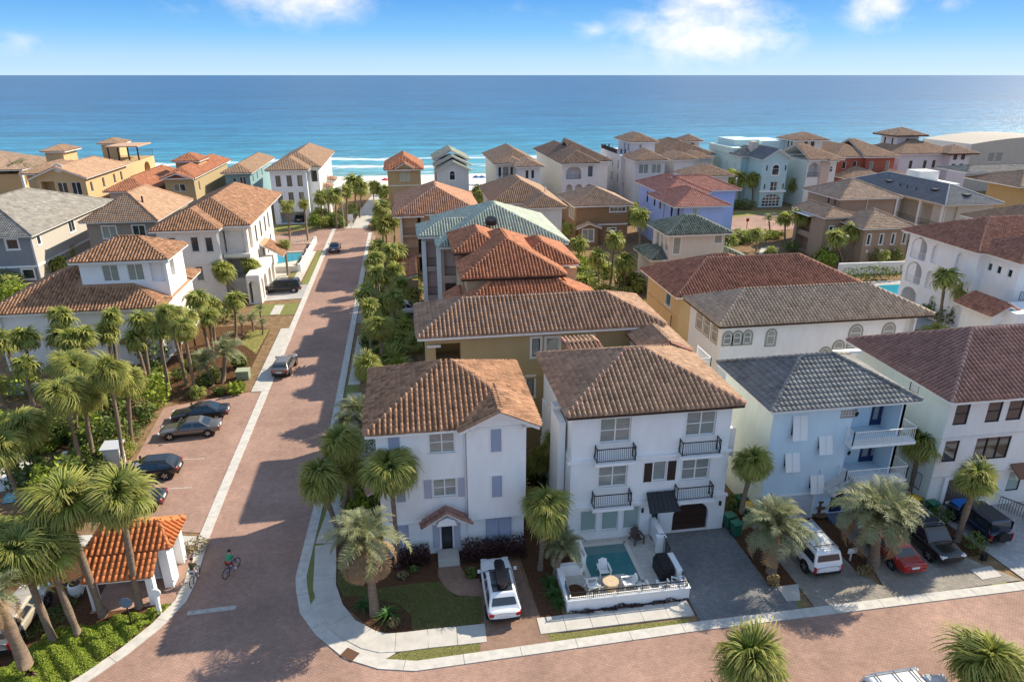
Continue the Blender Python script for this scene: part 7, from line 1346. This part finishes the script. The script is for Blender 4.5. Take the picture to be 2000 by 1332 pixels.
def rider(label, x, y, rz, shirt, shorts, helm=None):
    t = thing('person', label, 'person', (x, y, 0), rz)
    # one body: pelvis, spine, neck, head; arms to the bar; legs on the pedals
    pts = [(-.2, 0, .88), (-.12, 0, 1.08), (-.03, 0, 1.28), (.02, 0, 1.38), (.05, 0, 1.46), (.07, 0, 1.58), (.08, 0, 1.66), (0, .17, 1.31), (.1, .24, 1.14), (.26, .26, 1.02), (0, -.17, 1.31), (.1, -.24, 1.14), (.26, -.26, 1.02), (-.16, .1, .86), (.12, .13, .66), (-.12, .12, .42), (-.02, .12, .38), (-.16, -.1, .86), (.14, -.13, .56), (.06, -.12, .24), (.17, -.12, .2)]
    ed = [(0, 1), (1, 2), (2, 3), (3, 4), (4, 5), (5, 6), (2, 7), (7, 8), (8, 9), (2, 10), (10, 11), (11, 12), (0, 13), (13, 14), (14, 15), (15, 16), (0, 17), (17, 18), (18, 19), (19, 20)]
    skin_body('body', pts, ed, [.13, .125, .14, .07, .05, .1, .075, .05, .04, .03, .05, .04, .03, .085, .06, .042, .035, .085, .06, .042, .035], M['skin'], t)
    skin_body('shirt', [(-.17, 0, .95), (-.12, 0, 1.08), (-.03, 0, 1.28), (0, 0, 1.36), (0, .18, 1.3), (.06, .22, 1.2), (0, -.18, 1.3), (.06, -.22, 1.2)], [(0, 1), (1, 2), (2, 3), (2, 4), (4, 5), (2, 6), (6, 7)], [.155, .15, .165, .1, .075, .065, .075, .065], shirt, t)
    skin_body('shorts', [(-.2, 0, .9), (-.16, .1, .86), (.02, .12, .73), (-.16, -.1, .86), (.03, -.12, .68)], [(0, 1), (1, 2), (0, 3), (3, 4)], [.15, .11, .085, .11, .085], shorts, t)
    hb = MB(); n = 10
    for i in range(5):
        for j in range(n):
            q = lambda a, b_: (.06 + .118 * math.cos(a) * math.cos(b_) - .012, .108 * math.cos(a) * math.sin(b_), 1.6 + .118 * math.sin(a))
            a0, a1 = math.pi / 2 * i / 5 - .1, math.pi / 2 * (i + 1) / 5 - .1; b0, b1 = 2 * math.pi * j / n, 2 * math.pi * (j + 1) / n; hb.face(q(a0, b0), q(a0, b1), q(a1, b1), q(a1, b0))
    hb.build('helmet' if helm else 'hair', helm or M['hair'], t, local=True, smooth=True)
    for s in (-1, 1): MB().tube([(.155, s * .035, 1.585), (.168, s * .035, 1.585)], .012, 6).build('eye', M['dark'], t, local=True); MB().box(.14, s * .12 - .05, .16 if s < 0 else .34, .27 if s < 0 else .1, s * .12 + .05, .24 if s < 0 else .42).build('shoe', M['trim'], t, local=True)
a1 = math.atan2(.87, .41); bicycle('bicycle ridden in the street by the person in green', -12.05, 36.85, a1, mat('blue_frame', (.05, .12, .3), .4)); rider('person in green shirt and red shorts cycling in the shaded street', -12.05, 36.85, a1, M['shirt'], M['shorts'])
a2 = R(86); bicycle('bicycle at the kerb near the kiosk', -14.12, 36.4, a2, M['alloy']); rider('person in dark green shirt and pale shorts cycling at the kiosk kerb', -14.12, 36.4, a2, M['camo'], M['paleshorts'])
# ---------------------------------------------------------------- pool terrace before the balcony house
def wallbox(name, label, cat, boxes, m, caps=.06):
    b = MB(); c = MB()
    for x0, y0, x1, y1, z in boxes: b.box(x0, y0, -.02, x1, y1, z); c.box(x0 - .04, y0 - .04, z + .001, x1 + .04, y1 + .04, z + caps)
    t = thing(name, label, cat, ((boxes[0][0] + boxes[0][2]) / 2, boxes[0][1], 0)); b.build('wall_body', m, t); c.build('coping', M['white'], t); return t
sheet('pool_deck', [(8.1, 30.5), (15.1, 30.5), (15.1, 36.44), (9.7, 36.44), (9.7, 33.3), (8.1, 33.3)], .10, M['travertine'])
pp = [(9.85, 32.7), (12.1, 32.7), (12.35, 31.95), (13.1, 31.95), (13.1, 35.85), (9.85, 35.85)]
t = thing('swimming_pool', 'small turquoise pool with shallow shelf before the balcony house', 'pool', (11.5, 33.9, 0))
b = MB(); b.face(*[(x, y, .108) for x, y in pp]); b.build('basin', M['poolfloor'], t); MB().box(9.9, 34.9, .109, 13.05, 35.8, .125).build('shelf', mat('pool_shelf', (.5, .5, .42), .8), t)
b = MB(); b.face(*[(x, y, .135) for x, y in pp]); b.build('water', M['water'], t); b = MB()
for (x0, y0), (x1, y1) in zip(pp, pp[1:] + pp[:1]): b.bar((x0, y0, .125), (x1, y1, .125), .28, .07)
b.build('coping', M['coping'], t)
t = wallbox('garden_wall', 'low white wall with black railing along the pool terrace front', 'wall', ((7.9, 30.3, 15.3, 30.55, .78), (7.9, 30.56, 8.15, 33.4, .8), (8.16, 33.2, 9.55, 33.45, .85), (9.5, 33.46, 9.8, 35.7, 1.25), (15.02, 30.56, 15.3, 31.3, .8)), M['white'])
b = MB()
for p, q in (((8.0, 30.42), (15.18, 30.42)), ((15.18, 30.42), (15.18, 31.2)), ((8.02, 30.42), (8.02, 31.5))):
    A, B_ = Vector((*p, .84)), Vector((*q, .84)); n = max(2, int((B_ - A).length / .12)); b.bar(A + Vector((0, 0, .42)), B_ + Vector((0, 0, .42)), .05); b.bar(A + Vector((0, 0, .06)), B_ + Vector((0, 0, .06)), .03)
    for i in range(n + 1): r_ = A.lerp(B_, i / n); b.bar(r_, r_ + Vector((0, 0, .5 if i % 12 == 0 else .42)), .04 if i % 12 == 0 else .018)
b.build('railing', M['iron'], t)
t = wallbox('gate_wall', 'white wall beside the drive with black gate and covered grill', 'wall', ((15.02, 31.6, 15.3, 33.2, 1.0), (14.75, 34.35, 15.3, 34.65, 1.35), (15.02, 34.66, 15.3, 36.42, 1.35)), M['white'])
b = MB(); [b.bar((15.15, 33.25 + i * .13, .15), (15.15, 33.25 + i * .13, 1.35), .025) for i in range(9)]; b.bar((15.15, 33.22, 1.35), (15.15, 34.33, 1.5), .05); b.bar((15.15, 33.22, .2), (15.15, 34.33, .2), .04); b.build('gate', M['iron'], t)
t = thing('covered_grill', 'black covered grill standing against the white gate wall', 'grill', (14.5, 32.5, .1)); MB().prism([(14.1, 31.75), (14.9, 31.75), (14.95, 33.2), (14.05, 33.2)], .11, .95).build('cover_skirt', M['black'], t); MB().extr([(14.1, 31.8, .951), (14.9, 31.8, .951), (14.8, 31.8, 1.2), (14.2, 31.8, 1.2)], (0, 1.35, 0)).build('cover_lid', M['black'], t)
t = thing('fire_table', 'round pale teak fire table between white slatted chairs', 'table', (10.9, 31.75, .1)); MB().prism([(10.9 + 0.5 * math.cos(a), 31.75 + 0.5 * math.sin(a)) for a in np.linspace(0, 6.283, 13)[:-1]], .62, .68).build('table_top', M['wood'], t); MB().prism([(10.9 + .34 * math.cos(a), 31.75 + .34 * math.sin(a)) for a in np.linspace(0, 6.283, 9)[:-1]], .1, .619).build('base', M['wood'], t)
tag(link('round_bed', (lambda b: (b.prism([(8.75 + .6 * math.cos(a), 31.6 + .75 * math.sin(a)) for a in np.linspace(0, 6.283, 15)[:-1]], .1, .2), b)[1])(MB()).mesh('round_bed', M['mulch'])), 'rounded brown mulch bed in the terrace corner by the railing', 'plant bed')
def adirondack(label, x, y, rz, m, group=None, z=.1):
    t = thing('slatted_chair', label, 'chair', (x, y, z), rz, group)
    for i in range(5): MB().box(-.2 + i * .1, -.27, .28 + i * .025, -.11 + i * .1, .27, .305 + i * .025).build('seat_slat', m, t, local=True)
    for i in range(5): yy = -.22 + i * .11; hh = .95 - abs(i - 2) * .05; MB().extr([(-.22, yy - .048, .3), (-.22, yy + .048, .3), (-.5, yy + .052, hh), (-.5, yy - .052, hh)], (-.025, 0, -.01)).build('back_slat', m, t, local=True)
    for s in (-1, 1):
        MB().box(-.45, s * .28, .55, .34, s * .4, .58).build('armrest', m, t, local=True); MB().box(.24, s * .3, 0, .32, s * .36, .55).build('leg', m, t, local=True); MB().extr([(-.55, s * .31, 0), (-.45, s * .31, 0), (-.2, s * .31, .5), (-.28, s * .31, .5)], (0, .05 * s, 0)).build('leg', m, t, local=True)
    return t
CH = M['trim']
for x, y, r_, l in ((10.85, 32.95, -90, 'white slatted chair with its back to the pool behind the fire table'), (9.85, 31.8, 0, 'white slatted chair left of the fire table'), (11.95, 31.65, 180, 'white slatted chair right of the fire table'), (12.7, 31.2, 90, 'white slatted chair by the railing, nearer the fire table'), (14.0, 31.1, 90, 'white slatted chair by the railing below the grill'), (14.75, 31.1, 150, 'white slatted chair in the terrace corner beside the gate wall')): adirondack(l, x, y, R(r_), CH, 'white chairs on the pool terrace')
adirondack('dark brown slatted chair on the pale deck by the pool corner', 13.9, 35.7, R(-80), mat('dark_brown_plastic', (.09, .06, .05), .6))
t = thing('door_mat', 'black door mat before the pale blue front door', 'mat', (15.3, 36.1, .1)); MB().box(14.95, 35.75, .105, 15.7, 36.2, .12).build('mat_body', M['black'], t)
def wheelie(label, x, y, rz, lid):
    t = thing('wheelie_bin', label, 'bin', (x, y, 0), rz); b = MB(); k = len(b.v); b.v += [(-.24, -.24, .1), (.24, -.24, .1), (.24, .24, .1), (-.24, .24, .1), (-.32, -.3, 1.02), (.32, -.3, 1.02), (.32, .3, 1.02), (-.32, .3, 1.02)]
    for f in ((0, 3, 2, 1), (4, 5, 6, 7), (0, 1, 5, 4), (1, 2, 6, 5), (2, 3, 7, 6), (3, 0, 4, 7)): b.f.append(f); b.m.append(0); b.r.append(0)
    b.build('bin_body', M['bin'], t, local=True); MB().box(-.36, -.33, 1.021, .36, .33, 1.09).build('lid', lid, t, local=True); MB().bar((-.3, .36, .98), (.3, .36, .98), .05).build('handle', M['black'], t, local=True)
    for s in (-1, 1): m_ = MB(); m_.tube([(s * .2, .24, .12), (s * .26, .24, .12)], .12, 10); m_.build('wheel', M['rubber'], t, local=True)
LG = mat('green_lid', (.03, .17, .1), .5)
for a in (('green wheelie bin at the drive edge, nearer the street', 20.75, 35.5, .2, LG), ('green wheelie bin behind another against the balcony house', 20.65, 36.4, .2, LG), ('bin with yellow lid in the gap left of the blue house', 22.45, 37.4, .1, M['yellow']), ('dark green bin behind the yellow lidded one by the blue house', 22.4, 38.3, .1, M['bin']), ('bin with yellow lid beside the brown garage', 34.55, 36.3, .1, M['yellow']), ('green bin right of the yellow lidded one by the brown garage', 35.45, 35.6, .1, LG)): wheelie(*a)
t = thing('fountain', 'small tiered terracotta fountain before the blue house', 'fountain', (*(27.45, 36.59), .03)); X, Y = t.location.x, t.location.y; TC = mat('brown_terracotta', (.16, .09, .06), .8)
for z0, z1, r0, r1 in ((.03, .3, .3, .55), (.3, .7, .12, .12), (.7, .85, .16, .38), (.85, 1.15, .08, .08), (1.15, 1.3, .1, .2)): m_ = MB(); m_.tube([(X, Y, z0), (X, Y, z1)], [r0, r1], 12); m_.build('bowl' if r1 > r0 else 'stem', TC, t)
t = thing('yard_sign', 'small white crossed yard sign in mulch left of the red car', 'sign', (*(26.83, 31.98), .03)); X, Y = t.location.x, t.location.y; MB().box(X - .04, Y - .04, 0, X + .04, Y + .04, .9).build('post', M['trim'], t); MB().box(X - .3, Y - .06, .62, X + .35, Y - .041, 1.0).build('board', M['trim'], t)
t = thing('spotlight', 'small black garden spotlight on pale gravel beside the concrete apron', 'lamp', (*(35.34, 30.75), 0)); X, Y = t.location.x, t.location.y; MB().box(X - .15, Y - .1, 0, X + .2, Y + .1, .45).build('lamp_housing', M['black'], t)
# terrace of the cream house at the right edge
wallbox('garden_wall', 'low cream wall with black railing at the right edge terrace', 'wall', ((41.6, 29.6, 41.9, 34.2, .75),), M['offwhite']); sheet('pool_deck', [(41.9, 29), (47, 29), (47, 35.95), (41.9, 35.95)], .04, M['travertine'])
for k, (x, y, r_) in enumerate(((43.2, 32.4, 20), (44.4, 33.4, -90))): adirondack(('pale terrace chair nearest the cream wall', 'pale terrace chair further from the cream wall')[k], x, y, R(r_), M['wood'], z=.04)
t = thing('railing_fence', 'black iron railing beside the cream house drive', 'fence', (41.2, 35, 0)); b = MB(); b.bar((40.8, 35.6, 1), (41.7, 34.2, 1), .05); b.bar((41.75, 34.2, 1.25), (41.75, 29.6, 1.25), .05); [b.bar((40.8 + .9 * i / 10, 35.6 - 1.4 * i / 10, 0), (40.8 + .9 * i / 10, 35.6 - 1.4 * i / 10, 1), .025) for i in range(11)]; [b.bar((41.75, 34.2 - .15 * i, .8), (41.75, 34.2 - .15 * i, 1.25), .02) for i in range(31)]; b.build('bars', M['iron'], t)
# ---------------------------------------------------------------- street furniture
def lamp(label, x, y, h, m):
    t = thing('street_lamp', label, 'street lamp', (x, y, 0)); m_ = MB(); m_.tube([(x, y, 0), (x, y, .5), (x, y, .52), (x, y, h)], [.13, .12, .07, .05], 8); m_.build('post', m, t); m_ = MB(); m_.tube([(x, y, h), (x, y, h + .1), (x, y, h + .5), (x, y, h + .62)], [.08, .16, .22, .04], 8); m_.build('lantern', M['lampw'], t)
lamp('pale street lamp post at the end of the street', *(-12.56, 139.16), 8.0, mat('pale_post', (.5, .48, .42), .6)); lamp('grey street lamp on the far street verge', *(75.11, 149.59), 6.5, M['grey'])
t = thing('guide_post', 'white round topped post in green ground cover by the kiosk', 'post', (*(-15.38, 33.80), 0)); X, Y = t.location.x, t.location.y; MB().box(X - .09, Y - .09, 0, X + .09, Y + .09, 1.45).build('post', M['trim'], t); m_ = MB(); m_.tube([(X, Y - .05, 1.5), (X, Y + .05, 1.5)], .28, 14); m_.build('disc', M['trim'], t)
t = thing('road_sign', 'road sign seen from behind in the green ground cover', 'sign', (*(-16.62, 32.96), 0)); X, Y = t.location.x, t.location.y; MB().bar((X, Y, 0), (X, Y, 1.9), .06).build('post', M['iron'], t); m_ = MB(); m_.extr([(X + .36 * math.cos(a), Y - .03, 1.75 + .36 * math.sin(a)) for a in np.arange(8) * math.pi / 4 + math.pi / 8], (.012, -.02, 0)); m_.build('plate', mat('blue_grey_metal', (.12, .17, .25), .4), t)
t = thing('plant_pot', 'big white round planter left of the kiosk', 'pot', (*(-20.78, 36.26), 0)); X, Y = t.location.x, t.location.y; m_ = MB(); m_.tube([(X, Y, 0), (X, Y, .35), (X, Y, .75), (X, Y, .8)], [.28, .45, .42, .36], 14); m_.build('pot_body', M['trim'], t, smooth=True); MB().prism([(X + .33 * math.cos(a), Y + .33 * math.sin(a)) for a in np.linspace(0, 6.283, 12)[:-1]], .8, .812).build('soil', M['mulch'], t)
t = thing('utility_box', 'pale green utility box beside the pavement slabs', 'utility box', (-17.4, 67.4, 0)); MB().box(-18.1, 67, 0, -16.9, 68, .85).build('cabinet', mat('pale_green_box', (.28, .33, .22), .6), t); MB().box(-18.16, 66.94, .851, -16.84, 68.06, .93).build('lid', mat('pale_green_lid', (.36, .4, .28), .6), t)
t = thing('garden_shed', 'small white shed with slatted side by the tall palm row', 'shed', (*(-24.10, 51.63), 0)); X, Y = t.location.x, t.location.y; MB().box(X - .6, Y - .5, 0, X + .6, Y + .5, 1.6).build('wall', M['offwhite'], t); MB().extr([(X - .75, Y - .65, 1.6), (X + .75, Y - .65, 1.6), (X + .75, Y + .65, 1.75), (X - .75, Y + .65, 1.75)], (0, 0, .08)).build('roof', M['grey'], t); [MB().box(X + .601, Y - .45 + i * .18, .1, X + .63, Y - .33 + i * .18, 1.5).build('slat', M['trim'], t) for i in range(5)]
for k, (p, h) in enumerate((((-27.46, 51.28), 1.5), ((-27.82, 50.74), 1.0))): t = thing('stone_post', ('taller pale post between tall palms', 'shorter pale post beside a taller one between tall palms')[k], 'post', (*p, 0)); MB().box(p[0] - .14, p[1] - .14, 0, p[0] + .14, p[1] + .14, h).build('shaft', M['offwhite'], t); MB().extr([(p[0] - .18, p[1] - .18, h), (p[0] + .18, p[1] - .18, h), (p[0] + .18, p[1] + .18, h), (p[0] - .18, p[1] + .18, h)], (0, 0, .08)).build('cap', M['offwhite'], t)
t = thing('iron_gate', 'black iron lattice gate among bushes by the parking bay', 'gate', (*(-25.26, 59.23), 0)); X, Y = t.location.x, t.location.y; b = MB(); [b.bar((X - .9 + i * .22, Y, 0), (X - .9 + i * .22, Y, 1.7), .04) for i in range(9)]; [b.bar((X - .95, Y, z), (X + .95, Y, z), .05) for z in (.15, .6, 1.1, 1.65)]; b.build('lattice', M['iron'], t); MB().box(X - 1.05, Y - .06, 0, X - .96, Y + .06, 2.6).build('gate_post', M['iron'], t)
sheet('pool_deck', [(-35.42, 56.23), (-32.26, 54.98), (-30.16, 52.82), (-29.13, 49.95), (-31.52, 48.44)], .02, M['white_sand']); t = thing('swimming_pool', 'sliver of teal pool at the left edge behind palms', 'pool', (*(-29.25, 47.94), 0)); b = MB(); b.face(*[(*p, .03) for p in ((-30.59, 48.45), (-29.55, 48.60), (-28.51, 48.06), (-28.75, 47.20), (-30.22, 47.06))]); b.build('water', M['bluewater'], t)
tag(link('flower_bush', shrub_mesh('flower_bush', 500, (.7, .6, .45), .07, leafmat('pink_flowers', [(.4, .06, .12), (.08, .12, .03), (.5, .12, .2), (.1, .14, .04)]), 'ball', 5), None, (*(-29.39, 49.99), 0)), 'pink flowering bush beside the left pool', 'bush')
# street side pool left
t = thing('swimming_pool', 'blue pool inside white walls beside the street', 'pool', (-19.5, 110, 0)); b = MB(); b.face(*[(*p, .03) for p in ((-22.67, 120.90), (-18.55, 121.28), (-18.51, 116.14), (-21.68, 114.14))]); b.build('water', M['bluewater'], t); p = (-21.59, 120.35); MB().box(p[0] - 3, p[1] + .6, .03, p[0] + 3.4, p[1] + 1.0, .3).build('coping', M['coping'], t)
q0, q1, q2, q3 = (-17.29, 108.77), (-17.02, 128.28), (-21.08, 109.35), (-24.48, 129.86)
t = thing('garden_wall', 'white wall enclosing the blue pool beside the street', 'wall', (q0[0], q0[1], 0)); MB().bar((*q0, .5), (*q1, .5), .3, 1.1).build('wall_body', M['white'], t); MB().bar((*q0, .45), (q0[0] - 4.2, q0[1], .45), .25, .95).build('wall_return', M['offwhite'], t); b = MB(); [b.bar((q1[0] - 4.5 + i * .3, q1[1], 0), (q1[0] - 4.5 + i * .3, q1[1], 1.2), .1, .03) for i in range(15)]; b.build('picket_panel', M['trim'], t)
for i in range(5): a = Vector(q0).lerp(Vector(q1), i / 4); MB().box(a.x - .25, a.y - .25, 0, a.x + .25, a.y + .25, 1.25).build('wall_pier', M['white'], t)
# courtyard pool right
t = thing('swimming_pool', 'bright blue courtyard pool behind the long arched white house', 'pool', (62, 80, 0)); b = MB(); b.face(*[(*p, .03) for p in ((67.31, 87.65), (72.12, 87.73), (72.47, 84.87), (69.92, 81.96), (67.96, 81.36), (67.83, 83.21))]); b.build('water', M['bluewater'], t)
p, q = (65.82, 94.07), (77.40, 93.66); t = thing('garden_wall', 'long white wall behind the courtyard pool hedge', 'wall', (*p, 0)); MB().bar((*p, .9), (*q, .9), .3, 1.8).build('wall_body', M['white'], t)
t = thing('road_sign', 'thin dark sign pole on the far street verge', 'sign', (*(66.56, 125.92), 0)); X, Y = t.location.x, t.location.y; MB().bar((X, Y, 0), (X, Y, 2.6), .09).build('post', M['iron'], t); MB().box(X - .3, Y - .06, 2.0, X + .3, Y - .03, 2.6).build('plate', M['lampred'], t)
# beach walk and beach things
t = thing('railing_fence', 'dark timber railing along the left of the beach walk', 'fence', (-11, 150, 0)); a, b2 = Vector((*(-11.17, 144.00), 0)), Vector((*(-10.43, 165.64), 0)); b = MB(); [b.bar(a.lerp(b2, i / 12), a.lerp(b2, i / 12) + Vector((0, 0, 1.2)), .12) for i in range(13)]; b.build('posts', M['brown'], t); b = MB(); [b.bar(a + Vector((0, 0, z)), b2 + Vector((0, 0, z)), .08) for z in (.5, 1.15)]; b.build('rails', M['brown'], t)
t = thing('notice_board', 'white notice board beside the beach walk entrance', 'sign', (*(-11.30, 140.63), 0)); X, Y = t.location.x, t.location.y; MB().box(X - .05, Y, 0, X + .05, Y + .1, 2.4).build('post', M['trim'], t); MB().box(X - .5, Y - .06, 1.6, X + .5, Y, 2.9).build('board', M['trim'], t)
def parasol(label, x, y, m): 
    t = thing('beach_umbrella', label, 'umbrella', (x, y, 0), 0, 'umbrellas on the sand'); MB().bar((x, y, 0), (x, y, 2.3), .06).build('pole', M['trim'], t); m_ = MB(); m_.tube([(x, y, 1.9), (x, y, 2.35), (x, y, 2.5)], [1.25, .4, .03], 10, False); m_.build('canopy', m, t); MB().box(x + .5, y - .6, .3, x + 1.1, y + 1.1, .38).build('lounger', M['trim'], t)
for k in range(2): parasol(('left dark blue umbrella of the pair between two pale beach houses', 'right dark blue umbrella of the pair between two pale beach houses')[k], *((19.94, 196.73), (21.57, 196.48))[k], M['canvas'])
for k in range(3): parasol(('blue umbrella beside the lone date palm, nearest the villa', 'blue umbrella beside the lone date palm, nearest the trunk', 'blue umbrella in front of the surf beside the lone date palm')[k], *((-95.26, 195.07), (-96.55, 195.84), (-97.52, 198.91))[k], mat('bright_blue_canvas', (.02, .22, .6), .8))
parasol('red beach flag shade beside the tan tower house', *(-5.44, 195.35), mat('red_canvas', (.5, .03, .05), .8))
bpy.context.view_layer.update()
